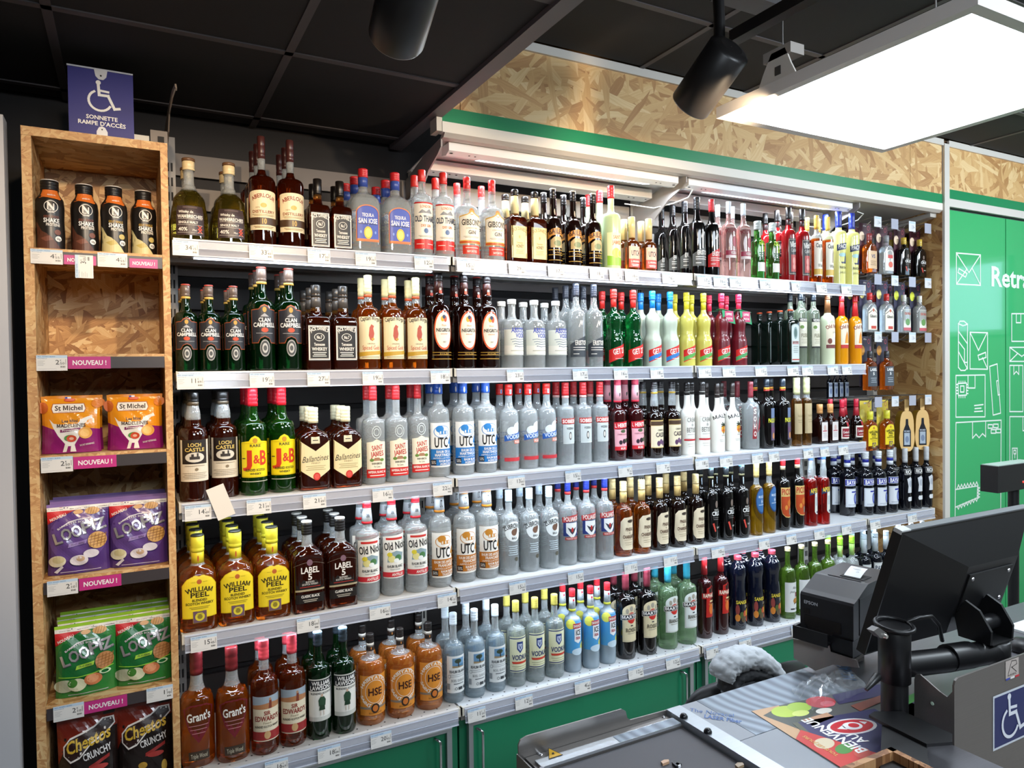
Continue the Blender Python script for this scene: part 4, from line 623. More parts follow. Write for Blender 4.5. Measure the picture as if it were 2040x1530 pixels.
kind('zubr', 'clear vodka bottle with white cap and white oval bison label', 'clear vodka bottles with bison labels', CLR, prof(.62, .80, .34, mid=.70, rm=.72, zt=.88), [cap(.86, .37, '#d8e6f0', 1, 3)],
     [(.14, .64, 1.0, [E(.1, .76, .85, .24, '#e9ecea', 28), A('ZUBROWKA', .1, .42, .42, 124, 56, .11, '#2a2a2a'), E(.1, .74, .28, .08, '#7a5a48'), E(.3, .78, .13, .06, '#6a4a3a'), T('BIALA', .1, .6, .5, .05, '#3a3a3a', 1), *small(.4, 5, '#c8d4da', .9, .02, .05), E(.3, .1, .2, .05, '#5a5648')]), (.875, .905, .15, [E(0, .5, 1, .5, '#7fb2d8')])], fill=.76)
kind('poli', 'clear vodka bottle with blue cap and red-blue eagle label', 'clear vodka bottles with eagle labels', CLR, prof(.62, .80, .32, mid=.70, rm=.76, zt=.88), [cap(.875, .35, '#1f2f86', 1, 3), cap(.84, .35, '#cf3a3c', .875, 0)],
     [(.30, .62, 1.0, [P([(-.9, .16), (.9, .16), (.9, .68), (-.9, .68)], '#2a3a78'), P([(-.62, .3), (0, .06), (.62, .3), (.62, .66), (-.62, .66)], '#e9e8e4'), P([(-.5, .5), (0, .4), (.5, .5), (.2, .3), (0, .22), (-.2, .3)], '#3a3c48'), E(0, .4, .12, .09, '#b8302a'), P([(-1, .66), (0, .72), (1, .72), (1, .94), (0, .94), (-1, .86)], '#b83230'), T('POLIAKOV', 0, .81, 1.7, .16, W, 1, 2), B(-.7, .02, .7, .12, '#b83230'), T('PREMIUM VODKA', 0, .07, 1.2, .06, W)])], fill=.78)
def pin(): return [(.09, .54, .95, [P([(-.98 + .0, .3), (-.9, .12), (-.6, .01), (.9, 0), (.98, .1), (.98, .9), (.8, 1), (-.5, .97), (-.85, .85)], '#e2d2b4'), E(.25, .86, .4, .05, '#6a5a48'), B(-.1, .83, .5, .89, '#3a3028'), T('PINEAU', .1, .62, .9, .1, '#5a3a2a', 1), T('DES', .1, .51, .2, .04, '#5a3a2a'), T('CHARENTES', .1, .4, 1.5, .1, '#5a3a2a', 1), B(-.5, .3, .7, .31, '#a08a6a'), *small(.22, 2, '#a89878', .9, .012, .06)]), (.74, .82, .22, [R(0, .5, .8, .48, .15, '#6a5030'), T('P', 0, .5, .5, .6, '#6a5030', 1)])]
PNP = prof(.54, .73, .36, mid=.66, rm=.66, zt=.8)
kind('pino', 'amber aperitif-wine bottle with gold capsule', 'amber aperitif-wine bottles', AMB, PNP, [cap(.86, .40, '#e0c890', 1, 3), cap(.72, .40, '#cfae6e', .86, 0)], pin())
kind('pind', 'dark aperitif-wine bottle with gold capsule', 'dark aperitif-wine bottles', BRWN, PNP, [cap(.86, .40, '#e0c890', 1, 3), cap(.72, .40, '#cfae6e', .86, 0)], pin())
def cruz(): return [(.12, .6, .95, [E(.1, .82, .2, .1, '#7a6a60'), T('PORTO', .1, .66, .7, .05, W), T('CRUZ', .1, .56, 1.3, .12, WW, 1), *small(.44, 2, '#8a8684', .9, .012, .05), P([(-.5, .28), (-.3, .3), (-.02, .06), (-.2, .05)], '#d0483c'), T('TAWNY', .35, .16, .6, .05, W)])]
kind('cruz', 'black port bottle with stopper cap and white neck tag', 'black port bottles', BLK, prof(.58, .76, .36, mid=.68, rm=.7, zt=.9), [cap(.885, .40, '#2c3034', .985, 0, .25), cap(.985, .40, '#5aa8d0', 1, 0), cap(.86, .40, '#8a8460', .885, 0)], cruz() + [(.74, .84, .2, [P([(-1, .5), (-.3, 0), (1, .1), (1, 1), (-1, .95)], '#c8d6e4'), E(0, .6, .5, .25, '#8aa0b4')])])
kind('blue', 'yellow wine bottle with gold cap and round blue label', 'yellow wine bottles with blue labels', YELW, prof(.6, .76, .40, zt=.83), [cap(.80, .44, '#c8b070', 1, 2)], [(.30, .66, 1.05, [E(.1, .5, .85, .5, '#1f3f74', 28), E(.1, .5, .76, .44, '#3a6aa0', 28), T('MUSCAT', .1, .66, 1.0, .09, '#d8e4f0', 1), T('H', .1, .48, .3, .14, '#d8e4f0', 1), B(-.4, .34, .6, .36, '#d8e4f0')])], fill=.7)
kind('pico', 'dark bitter-orange aperitif bottle with red cap and orange label', 'dark bitter aperitif bottles', BLK, prof(.6, .8, .36, mid=.7, rm=.68, zt=.86), [cap(.895, .38, '#cf2026', 1, 1), cap(.84, .37, '#c8b896', .895, 0)],
     [(.18, .60, .98, [P([(-1, .3), (-.8, .12), (-.4, .02), (0, 0), (1, 0), (1, 1), (-1, 1)], '#cfae6a'), P([(-.95, .3), (-.78, .14), (-.4, .05), (0, .03), (.97, .03), (.97, .7), (-.95, .7)], '#b8481f'), T('PICON', 0, .86, 1.8, .19, '#a8221c', 1), E(.25, .48, .4, .12, '#c8702a'), E(-.3, .34, .2, .08, '#d88a3a'), B(.1, .1, .9, .3, '#8a7a68')])])
kind('aper', 'bright red-orange aperitif bottle with navy slanted label', 'red-orange aperitif bottles', RED, [(0, .92), (.012, 1, 'r'), (.58, .98, 'l'), (.66, .66, 'r'), (.70, .5, 'c'), (.76, .5, 'l'), (.84, .4, 's'), (.97, .36, 'l')], [cap(.92, .4, '#2a4a8a', 1, 2)],
     [(.16, .58, .95, [P([(-.25, .1), (.0, .02), (.75, 0), (.8, .75), (-.2, .72)], '#dfe0d8'), P([(-.1, .3), (.7, .3), (.7, .6), (-.1, .6)], '#c0c8c8'), P([(-1, .64), (1, .82), (1, 1.0), (-1, .82)], '#1f3058'), T('APEROL', 0, .82, 1.75, .15, '#e8c83a', 1, 7), B(.1, .05, .6, .12, '#2a3a5a')])], fill=.66)
kind('baya', 'black aniseed bottle with blue band and white crest label', 'black aniseed bottles with blue bands', NAVY, prof(.58, .77, .38, mid=.68, rm=.72, zt=.8), [cap(.93, .42, '#dfe4e8', 1, 1), cap(.88, .40, '#dde2e6', .93, 0), cap(.83, .40, '#27309a', .88, 0), cap(.765, .41, '#dfe4ea', .83, 0)],
     [(.14, .58, 1.0, [B(-1, .76, 1, 1, '#cfd4dc'), B(-.98, .78, .98, .98, '#1f2490'), T('BAYANIS', 0, .88, 1.7, .15, WW, 1), B(-.95, 0, .95, .66, '#d6dade'), frame('#8a94b0', .008, .88, .03, .63), B(-.3, .52, .6, .57, '#27309a'), E(.3, .3, .32, .2, '#3a46a0'), E(.3, .3, .2, .13, '#8a98d8'), *small(.08, 1, '#6a7490', 1.4, .012)])])
kind('rica', 'black aniseed bottle with silver capsule and white shield label', 'black aniseed bottles with silver capsules', NAVY, prof(.6, .76, .40, mid=.68, rm=.76, zt=.8), [cap(.77, .44, '#c4c6c8', 1, 2)],
     [(.12, .68, 1.0, [P([(-.95, .82), (.95, .82), (.95, .98), (-.95, .98)], '#d8d8d8'), B(-.92, .83, .92, .97, BK), T('RICARD', 0, .9, 1.6, .1, WW, 1), P([(-.5, .3), (.55, .3), (.55, .72), (.3, .7), (0, .76), (-.6, .7), (-.4, .5)], '#cfd2d6'), E(0, .56, .3, .1, '#aab0ba'), P([(-.4, .06), (.4, .06), (.5, .12), (.4, .18), (-.4, .18), (-.5, .12)], '#dcdee0')])])
# ---- lowest shelf
kind('gran', 'triangular amber whisky bottle with dark red cap and shield label', 'triangular amber whisky bottles', AMB, prof(.48, .76, .36, mid=.62, rm=.76, zt=.82), [cap(.79, .38, '#6a1c20', 1, 2)],
     [(.22, .56, .95, [P([(-1, .9), (-.6, .35), (0, 0), (.6, .35), (1, .9), (.5, 1), (-.5, 1)], '#6f1a24'), T("Grant's", 0, .7, 1.45, .22, W, 1, 4), *[B(-.6 + .1 * i, .46 - .1 * i, .6 - .1 * i, .475 - .1 * i, '#c8888a') for i in range(3)]]), (.06, .16, .6, [B(-1, .1, 1, .9, '#3a2c20'), T('Triple Wood', 0, .5, 1.6, .4, '#c8c0a8', 0)])], n=2.6, fill=.66)
kind('sire', 'amber whisky bottle with pink-red cap and moorland label', 'amber whisky bottles with moorland labels', WHIS, prof(.58, .78, .36, mid=.68, rm=.74, zt=.86), [cap(.83, .39, '#d84a56', 1, 3)],
     [(.13, .53, 1.0, [B(-1, 0, 1, 1, '#e2d6ba'), B(-1, .72, 1, 1, '#9aa8b4'), P([(-1, .72), (1, .72), (1, .82), (.3, .86), (-1, .8)], '#b07a52'), P([(.1, .72), (.3, .72), (.3, .9), (.15, .92)], '#7a3a2a'), E(.2, .93, .08, .03, '#b08868'), T('SIR', 0, .63, .4, .09, '#8a2a24', 1), T("EDWARD'S", 0, .51, 1.6, .11, '#8a2a24', 1), T('Finest', 0, .41, .5, .05, '#8a7a58'), T('BLENDED SCOTCH WHISKY', 0, .33, 1.6, .045, '#3a3028', 1), B(-1, .03, 1, .22, '#9a2c2c'), E(0, .14, .2, .09, '#c8a070')])], fill=.74)
kind('laws', 'dark green whisky bottle with black and white kilted figure label', 'dark green whisky bottles with white labels', DGRN, prof(.6, .8, .34, mid=.69, rm=.72, zt=.88), [cap(.865, .38, '#2a333a', .985, 2, .25), cap(.985, .38, '#9cc4dc', 1, 0)],
     [(.18, .58, 1.0, [B(-1, 0, 1, 1, '#c8c8c0'), B(-1, .1, 1, .72, '#e6e4dc'), B(-1, .72, 1, .97, '#15171a'), T('WILLIAM', 0, .9, 1.4, .09, WW, 1), T("LAWSON'S", 0, .79, 1.7, .1, WW, 1), T('BLENDED SCOTCH', 0, .66, 1.6, .045, '#3a3a3a', 1), P([(-.2, .36), (.26, .36), (.3, .5), (.16, .58), (-.1, .58), (-.24, .5)], '#2a4a34'), E(.02, .61, .08, .035, '#c8a890'), P([(-.2, .26), (.24, .26), (.2, .38), (-.14, .38)], '#1f3a28'), B(-.12, .14, -.04, .26, '#d8ccc0'), B(.1, .14, .18, .26, '#d8ccc0')])])
kind('hse', 'peach-coloured rum bottle with black cap and orange ring label', 'peach-coloured rum bottles', ORNG, prof(.62, .78, .26, mid=.72, rm=.68, zt=.86), [cap(.90, .27, '#1f1a18', 1, 2), cap(.865, .27, '#d8d0c4', .90, 0), cap(.81, .28, '#2a1f18', .865, 0)],
     [(.12, .58, .98, [P([(-1, 0), (1, 0), (1, .98), (-1, .98)], '#d98a2e'), R(0, .58, .9, .42, .03, W), R(0, .58, .62, .29, .04, W), A('HABITATION', 0, .58, .31, 165, 15, .08, W), A('SAINT ETIENNE', 0, .58, .39, 195, 345, .075, W), T('HSE', 0, .58, .9, .18, '#3a120a', 1), B(-1, .155, 1, .21, '#8a7a6a'), E(0, .17, .26, .12, '#241a14'), E(0, .17, .17, .08, '#c8702a'), T('Black Sheriff', 0, .06, .8, .04, '#6a3a14')]), (.825, .855, .12, [E(0, .5, .9, .5, '#d8883a')])], fill=.72)
kind('boel', 'clear white-rum bottle with white cap and beach picture label', 'clear white-rum bottles with beach labels', G('#dcecf4', milk=.27, thin=.26), prof(.55, .76, .34, mid=.66, rm=.74, zt=.88), [cap(.865, .37, '#dfeaf2', 1, 3)],
     [(.12, .54, 1.0, [B(-1, 0, 1, 1, '#e2e4e2'), B(-.5, .68, .6, .94, '#6a94b8'), B(-.5, .68, .6, .74, '#a08a68'), P([(-.5, .74), (.6, .78), (.6, .7)], '#4a7a9a'), E(0, .86, .3, .06, '#3a4a3a'), LN([(.05, .72), (0, .86)], .03, '#3a342a'), T('RHUM BLANC', 0, .58, 1.5, .075, '#4a4e52', 1), B(-.7, .49, .7, .5, '#8a8e92'), B(-.7, .44, .7, .45, '#8a8e92'), R(-.75, .45, .12, .05, .2, '#6a6e72'), T('BOEL GUEULE', 0, .34, 1.2, .065, '#5a5e62'), B(-.4, .24, .5, .26, '#5a5e62'), B(-.95, .1, -.7, .26, '#8a8e92'), B(0, .08, .35, .16, '#3a3e42'), B(.5, .08, .75, .16, '#3a3e42'), R(-.2, .12, .1, .04, .3, '#3a3e42')])], fill=.7)
kind('vodk', 'clear vodka bottle with yellow cap and cream shield label', 'clear vodka bottles with yellow caps', G('#e6efee', milk=.27, thin=.26), prof(.62, .78, .34, mid=.69, rm=.76, zt=.88), [cap(.87, .37, '#c9bb5a', 1, 3)],
     [(.18, .60, 1.0, [B(-1, 0, 1, 1, '#e4e2bc'), B(-1, .94, 1, .97, '#2a3a68'), B(-1, .02, 1, .05, '#2a3a68'), P([(-.3, .86), (.3, .86), (.3, .66), (0, .54), (-.3, .66)], '#2a3f80'), P([(-.2, .8), (.2, .8), (.2, .68), (0, .6), (-.2, .68)], '#c8cfe0'), T('V', 0, .71, .24, .12, '#2a3f80', 1), T('VODKA', 0, .42, 1.5, .14, '#1f2f66', 1), P([(-.8, .3), (.8, .3), (.7, .24), (-.7, .24)], '#c8402a'), *small(.16, 2, '#8a8a68', 1.5, .012, .06)])], fill=.76)
kind('smir', 'milky citrus vodka-cooler bottle with red cap and blue wrap label', 'milky vodka-cooler bottles', MILK, prof(.56, .78, .32, mid=.66, rm=.72, zt=.92), [cap(.905, .36, '#d8303a', 1, 1), cap(.76, .40, '#dfe8ee', .905, 0, .4, .84), cap(.73, .42, '#d8d84a', .76, 0)],
     [(.24, .66, 1.3, [B(-1, 0, 1, 1, '#4a9ad0'), E(-.5, .84, .4, .14, '#e0dc5a'), E(.6, .16, .3, .12, '#e0dc6a'), E(.1, .04, .5, .1, '#c8dce8'), P([(-.2, .36), (.1, .28), (.4, .36), (.4, .86), (-.2, .86)], '#eceef0'), B(-.3, .72, .5, .86, '#b82a38'), T('SMIRNOFF', .1, .79, .74, .08, W, 1), T('ICE', .1, .6, .42, .15, '#15181c', 1), T('ORIGINAL', .1, .44, .42, .08, '#b82a38', 1)]), (.79, .88, .3, [B(-1, .7, 1, 1, '#c83a48'), T('ICE', 0, .4, .9, .4, '#2a2e34', 1)])])
def mart(nm, bg): return [(.20, .62, 1.0, [P(ARCH(.2, .85), bg), E(0, .88, .18, .07, '#a8a090'), E(-.4, .82, .14, .07, '#a8a090'), E(.4, .82, .14, .07, '#a8a090'), E(0, .64, .42, .15, '#c83028'), P([(-1, .58), (1, .62), (1, .76), (-1, .72)], '#e8e4da'), P([(-.96, .59), (.96, .63), (.96, .75), (-.96, .71)], '#15151a'), T('MARTINI', 0, .67, 1.75, .085, WW, 1, 2), B(-.1, .42, .12, .45, '#2a2a3a'), T(nm, 0, .32, 1.1, .1, '#5a5448', 1), B(-.4, .22, .4, .235, '#a09888'), frame('#b8b0a0', .008, .76, .03, .76)])]
MP = prof(.62, .77, .33, mid=.69, rm=.72, zt=.8)
kind('mros', 'dark vermouth bottle with burgundy capsule and cream arched label', 'dark vermouth bottles', BLK, MP, [cap(.76, .36, '#7a2f3c', 1, 2)], mart('ROSSO', '#e0d2ac'))
kind('mbia', 'pale green vermouth bottle with turquoise capsule and white label', 'pale green vermouth bottles', PALEG, MP, [cap(.76, .36, '#3aa0b8', 1, 2)], mart('BIANCO', '#dfe4e0'))
kind('raph', 'dark red aperitif bottle with red capsule and red label', 'dark red aperitif bottles', DRED, prof(.60, .77, .36, mid=.69, rm=.70, zt=.8), [cap(.95, .38, '#d0303a', 1, 1), cap(.76, .42, '#c8262c', .95, 0, .4, .86)],
     [(.26, .64, .9, [P([(-.5, 0), (.8, 0), (.9, .9), (.5, 1), (-.4, .92)], '#b8241c'), P([(-1, .58), (1, .62), (1, .78), (-1, .76)], '#a81a18'), T('RAPHAEL', 0, .69, 1.7, .12, '#f0e8d0', 1), E(.25, .25, .35, .16, '#d8702a'), B(0, .48, .6, .53, '#e0c890'), T('Original', .2, .42, .7, .06, '#e0b060')]), (.80, .9, .22, [T('Raphael', 0, .6, 1.6, .4, W, 1)])])
kind('sang', 'dark plastic sangria bottle with pink cap and fruit print', 'dark plastic sangria bottles', M('#0c1020', .08, 0, .6), [(0, .8), (.015, .95, 'r'), (.06, 1, 's'), (.3, 1, 'l'), (.4, .97, 's'), (.58, .86, 's'), (.66, .88, 's'), (.76, 1, 's'), (.82, .97, 's'), (.9, .62, 's'), (.935, .4, 's'), (.96, .4, 'l')], [cap(.94, .46, '#c04858', 1, 1)],
     [(.10, .46, 1.1, [T('SANGRIA', 0, .78, 1.5, .13, '#e0c83a', 1), T('Don', .4, .62, .5, .1, '#d8c8a0', 0), E(-.6, .5, .2, .2, '#8a3a34'), E(-.2, .3, .2, .13, '#4a5a2a'), E(.15, .34, .2, .13, '#b8502a'), E(.5, .36, .22, .16, '#d8b82a'), E(-.6, .2, .24, .14, '#c87a2a'), E(0, .14, .26, .12, '#5a4a34'), E(.5, .14, .26, .13, '#a8482a')])])
kind('musc', 'green wine bottle with gold cap and white script label', 'green wine bottles with gold caps', OLIV, prof(.56, .80, .30, mid=.7, rm=.66, zt=.95), [cap(.945, .36, '#cfc096', 1, 1, .25)],
     [(.10, .52, 1.0, [B(-1, 0, 1, 1, '#e0e2e0'), T('Menu', .2, .82, .6, .09, '#3a3230', 0, 0, .4), T('pour', -.1, .7, .6, .09, '#3a3230', 0, 0, .4), P([(.2, .5), (.5, .5), (.5, .66), (.2, .66)], '#7a2a30'), E(.3, .38, .4, .1, '#b8803a'), P([(0, .26), (.7, .32), (.7, .36), (0, .3)], '#6a4a2a'), B(-.4, .08, .1, .13, '#3a3a3a'), B(.25, .08, .4, .14, '#3a3a3a')])])
kind('gcap', 'clear syrup bottle with bright green capsule', 'clear syrup bottles with green capsules', CLR, prof(.56, .72, .34, mid=.66, rm=.7, zt=.8), [cap(.89, .40, '#9ad83a', 1, 2), cap(.72, .38, '#b4e07a', .89, 0)], [(.76, .84, .3, [T('CANE', 0, .5, 1.5, .7, '#b8503a', 1)]), (.15, .5, .9, [B(-1, 0, 1, 1, '#5a6a7a'), T('CANA', 0, .7, 1.6, .2, W, 1)])])
kind('past', 'black aniseed bottle with pale silver capsule and white name label', 'black aniseed bottles with pale capsules', NAVY, prof(.58, .70, .38, mid=.65, rm=.72, zt=.76), [cap(.93, .40, '#c4d4e0', 1, 2), cap(.72, .44, '#c9d2d8', .93, 0, .35, .88)], [(.78, .86, .34, [T('PASTIS', 0, .5, 1.5, .6, '#5a7a98', 1)]), (.16, .56, 1.0, [B(-1, 0, 1, 1, '#d8dad8'), frame('#8a8e90', .012), T('PASTIS', 0, .8, 1.7, .17, '#1f3048', 1), *small(.5, 4, '#7a8490', 1.3, .02, .08)])])
kind('ricb', 'black aniseed bottle with white screw capsule on lowest shelf', 'black aniseed bottles with white capsules', NAVY, prof(.6, .74, .36, mid=.67, rm=.74, zt=.76), [cap(.88, .40, '#cfd2d4', 1, 3), cap(.74, .38, '#b4b8b8', .88, 0)], [(.15, .5, 1.0, [B(-1, 0, 1, 1, '#d0d4d8'), T('PASTIS', 0, .7, 1.6, .16, '#2a3a6a', 1)])])
# ---- protein shakes
SHP = [(0, .88), (.02, .97, 'r'), (.2, 1, 's'), (.45, .97, 's'), (.62, 1, 's'), (.7, .96, 's'), (.83, .62, 's'), (.86, .6, 'l'), (.97, .58, 'l')]
def shake(c, c2, nm): return [(.02, .72, 1.2, [P([(-1, 0), (.5, 0), (.2, .14), (-.25, .3), (-.5, .34), (-.8, .5), (-1, .55)], c), P([(-.6, .2), (-.1, .26), (.1, .18), (-.3, .14)], c2), R(.0, .84, .36, .12, .1, W), P([(-.2, .77), (-.12, .77), (-.12, .86), (.1, .76), (.16, .76), (.16, .9), (.1, .9), (.1, .82), (-.12, .93), (-.2, .93)], W), T('NXT', -.02, .77, .25, .035, W, 1), T('LEVEL', -.0, .725, .35, .03, W, 1), T(nm, 0, .635, .78, .045, '#c8a24a' if nm[5] == 'V' else '#8a4a34', 1), T('SHAKE', 0, .56, .8, .085, WW, 1), T('PROTEINE', .08, .475, .7, .055, W, 1), E(.3, .33, .17, .055, c2), E(.33, .2, .17, .055, WW), T('50g', .33, .2, .2, .045, BK, 1)]),
     (.72, .86, .95, [P([(-1, .0), (-.6, .12), (.75, -.05), (1, .1), (1, 1), (-1, 1)], '#d8702a'), T('MASSE FIT', .1, .4, .8, .16, W, 1)])]
kind('shch', 'black protein-shake bottle with brown chocolate print', 'black protein-shake bottles', M('#1c1816', .35), SHP, [cap(.85, .64, '#1a1716', .985, 2), cap(.985, .63, '#d8d0c8', 1, 0)], shake('#5a3426', '#7a4a3a', 'GOUT CHOCO'))
kind('shva', 'black protein-shake bottle with cream vanilla print', 'black protein-shake bottles with cream print', M('#1c1816', .35), SHP, [cap(.85, .64, '#1a1716', .985, 2), cap(.985, .63, '#d8d0c8', 1, 0)], shake('#d8cc96', '#c8b46a', 'GOUT VANILLE'))
# ---- flasks on blister cards
FLP = [(0, .9), (.03, 1, 'r'), (.56, 1, 'l'), (.70, .70, 'r'), (.76, .3, 's'), (.8, .27, 'l'), (.97, .26, 'l')]
kind('fcog', 'amber flask', '', AMB, FLP, [cap(.82, .30, '#7a2a2a', 1, 1)], [(.1, .55, .8, [B(-1, 0, 1, 1, '#d8b48a'), T('VS', 0, .7, .8, .2, '#2a3a6a', 1), *small(.4, 3, '#8a6a4a', 1.2, .03, .1)])], n=3, bf=.5)
kind('fimp', 'clear flask', '', CLR, FLP, [cap(.82, .30, '#8a8a8a', 1, 1)], [(.08, .62, .8, [P(ARCH(.2), '#dfd8cc'), B(-.5, .6, .6, .76, '#c8403a'), E(.1, .3, .5, .14, '#d8604a')])], n=3, bf=.5)
kind('fcru', 'black flask', '', BLK, FLP, [cap(.82, .30, '#c8a83a', 1, 1)], [(.08, .6, .8, cruz()[0][3])], n=3, bf=.5)
kind('fgib', 'clear gin flask', '', CLR, FLP, [cap(.82, .30, '#cf2a2a', 1, 1)], [(.06, .68, .8, [P([(-1, 0), (1, 0), (1, .74), (0, 1), (-1, .74)], '#efe8d4'), LN([(-.9, .68), (0, .84), (.9, .68)], .03, '#6a5a48'), E(0, .8, .16, .07, '#c8502a'), T("Gibson's", 0, .56, 1.5, .12, '#3a3028', 1), B(-.5, .04, .6, .16, '#c8402a')])], n=3, bf=.5)
kind('fold', 'clear rum flask', '', CLR, FLP, [cap(.82, .28, '#d8d8d0', 1, 1)], [(.06, .62, .7, [B(-1, 0, 1, 1, '#e6e4d8'), T('Old Nick', 0, .8, 1.6, .12, '#c86a5a', 1), E(0, .4, .6, .16, '#6a9a5a'), B(-1, 0, 1, .14, '#c8606a')])], n=3, bf=.5)
kind('flab', 'amber flask', '', AMB, FLP, [cap(.82, .28, '#3a3c40', 1, 1)], [(.1, .6, .85, [B(-1, 0, 1, 1, '#4a5058'), T('LABEL', 0, .85, 1.4, .14, WW, 1), T('5', 0, .64, .35, .14, WW, 1), *small(.4, 3, '#a8b0b8', 1.2, .03, .1)])], n=3, bf=.5)
kind('fpee', 'amber flask', '', AMB, FLP, [cap(.78, .34, '#d8d03a', 1, 1)], [(.06, .66, .85, peel(.1))], n=3, bf=.5)
kind('fric', 'black miniature', '', NAVY, FLP, [cap(.82, .28, '#3a3a4a', 1, 1)], [(.06, .6, .8, [B(-1, 0, 1, 1, '#a8b4c4'), T('RICARD', 0, .8, 1.6, .14, '#1f2f6a', 1), E(0, .4, .5, .2, '#6a7aa0')])], n=3, bf=.5)
def dens(p):
    out = [p[0][:2]]
    for q in p[1:]:
        z0, r0 = out[-1]; z1, r1, s = q
        n = {'l': 1, 's': 6, 'r': 5, 'c': 5}[s]
        for i in range(1, n + 1):
            t = i / n
            if s == 'l': z, r = z0 + (z1 - z0) * t, r0 + (r1 - r0) * t
            elif s == 's': z, r = z0 + (z1 - z0) * t, r0 + (r1 - r0) * (1 - math.cos(PI * t)) / 2
            elif s == 'r' and r1 <= r0: z, r = z0 + (z1 - z0) * math.sin(PI * t / 2), r1 + (r0 - r1) * math.cos(PI * t / 2)
            elif s == 'r': z, r = z0 + (z1 - z0) * (1 - math.cos(PI * t / 2)), r0 + (r1 - r0) * math.sin(PI * t / 2)
            else: z, r = z0 + (z1 - z0) * (1 - math.cos(PI * t / 2)), r0 - (r0 - r1) * math.sin(PI * t / 2)
            out.append((z, r))
    return out
def super_sec(n, bf, N):
    o = []
    for k in range(N):
        a = 2 * PI * k / N - PI / 2; c, s = math.cos(a), math.sin(a)
        if n > 2: x = math.copysign(abs(c) ** (2 / n), c); y = math.copysign(abs(s) ** (2 / n), s)
        else: x, y = c, s
        o.append((x, y * bf))
    return o
MESH = {}
def bottle_meshes(k, H, Rr):
    """body, caps and labels of one kind, built once"""
    if (k, H) in MESH: return MESH[(k, H)]
    d = K[k]; P0 = dens(d['p']); N = 28; sec = super_sec(d['n'], d['bf'], N); cir = super_sec(2, 1, N); rn = P0[-1][1]; zs = [q[0] for q in P0]; rs = [q[1] for q in P0]
    if d['fill']:
        i = next(j for j, z in enumerate(zs) if z > d['fill']); t = (d['fill'] - zs[i - 1]) / (zs[i] - zs[i - 1])
        P0.insert(i, (d['fill'], rs[i - 1] + (rs[i] - rs[i - 1]) * t)); zs = [q[0] for q in P0]; rs = [q[1] for q in P0]
    def rad(z): return float(np.interp(z, zs, rs))
    def bl(r, z): 
        if z < .3 or (d['n'] <= 2 and d['bf'] == 1): return 0
        t = min(1, max(0, (1 - r) / max(1e-3, 1 - rn - .12))); return t * t * (3 - 2 * t)
    def pt(k_, z, r, off=0):
        t = bl(r, z); x = (sec[k_][0] * (1 - t) + cir[k_][0] * t) * r; y = (sec[k_][1] * (1 - t) + cir[k_][1] * t) * r
        return Vector((x * Rr, y * Rr, z * H))
    mb = MB(); rows = [[pt(j, z, r) for j in range(N)] for z, r in P0]
    mats = [(d['top'] if d['fill'] and z >= d['fill'] else d['g']) for z, r in P0]
    mb.grid(rows, mats, True, cu=True); mb.cap(rows[0], mats[0], True); mb.cap(rows[-1], mats[-1])
    body = mb.mesh('bottle_body')
    cb = MB()
    for z0, z1, r0, r1, c, rg, ro in d['caps']:
        m = M(c, ro); pr = [(z0, r0 * .92), (z0, r0)]
        n = rg
        for i in range(n):
            za = z0 + (z1 - z0) * (.25 + .65 * i / max(n, 1)); dz = (z1 - z0) * .05; ra = r0 + (r1 - r0) * (za - z0) / (z1 - z0)
            pr += [(za - dz, ra), (za, ra * .94), (za + dz, ra)]
        pr += [(z1 - .006, r1), (z1, r1 * .9)]
        cb.lathe([(z * H, r * Rr) for z, r in pr], m, 20)
    capm = cb.mesh('bottle_cap')
    lms = []
    for z0, z1, hw, els in d['labs']:
        zr = (z0 + z1) / 2; 
        # arc length table around the front, at the label's mid height
        F = 64; S = [0]; Q = []
        fs = super_sec(d['n'], d['bf'], F * 4); fc = super_sec(2, 1, F * 4)
        rr = rad(zr)
        # cap-mounted print takes the cap radius
        capr = [c for c in d['caps'] if c[0] - .001 <= zr <= c[1] + .001]
        def rz(z):
            b = rad(z) if z < zs[-1] else 0
            for c in capr: b = max(b, c[2] + (c[3] - c[2]) * (z - c[0]) / (c[1] - c[0]))
            return b
        rr = rz(zr); tt = bl(rr, zr)
        for j in range(F + 1): Q.append((fs[j][0] * (1 - tt) + fc[j][0] * tt, fs[j][1] * (1 - tt) + fc[j][1] * tt))
        for a, b in zip(Q, Q[1:]): S.append(S[-1] + math.hypot(a[0] - b[0], a[1] - b[1]))
        QX = [q[0] for q in Q]; QY = [q[1] for q in Q]
        NX = []; NY = []
        for j in range(F + 1):
            a = Q[max(j - 1, 0)]; b = Q[min(j + 1, F)]; dx, dy = b[0] - a[0], b[1] - a[1]; l = math.hypot(dx, dy); NX.append(dy / l); NY.append(-dx / l)
        NX[0], NY[0] = 0, -1
        def mp(u, v, off, z0=z0, S=S, QX=QX, QY=QY, NX=NX, NY=NY, rr=rr, rz=rz):
            z = z0 + v / H; s = abs(u) / (rr * Rr); sg = 1 if u >= 0 else -1
            x = np.interp(s, S, QX); y = np.interp(s, S, QY); nx = np.interp(s, S, NX); ny = np.interp(s, S, NY); q = rz(z) * Rr
            return (sg * (x * q + nx * off), y * q + ny * off, z * H)
        if d['n'] <= 2 and hw >= .9 and zr < .68: hw *= 1.14
        lb = MB(); hwm = hw * rr * Rr
        art(lb, els, hwm, (z1 - z0) * H, mp, du=.006 if d['n'] <= 3 else .009, dv=0 if abs(rad(z0) - rad(z1)) < .06 and not capr else .012)
        lms.append(lb.mesh('bottle_label'))
    MESH[(k, H)] = (body, capm, lms, d); return MESH[(k, H)]
NB = 0
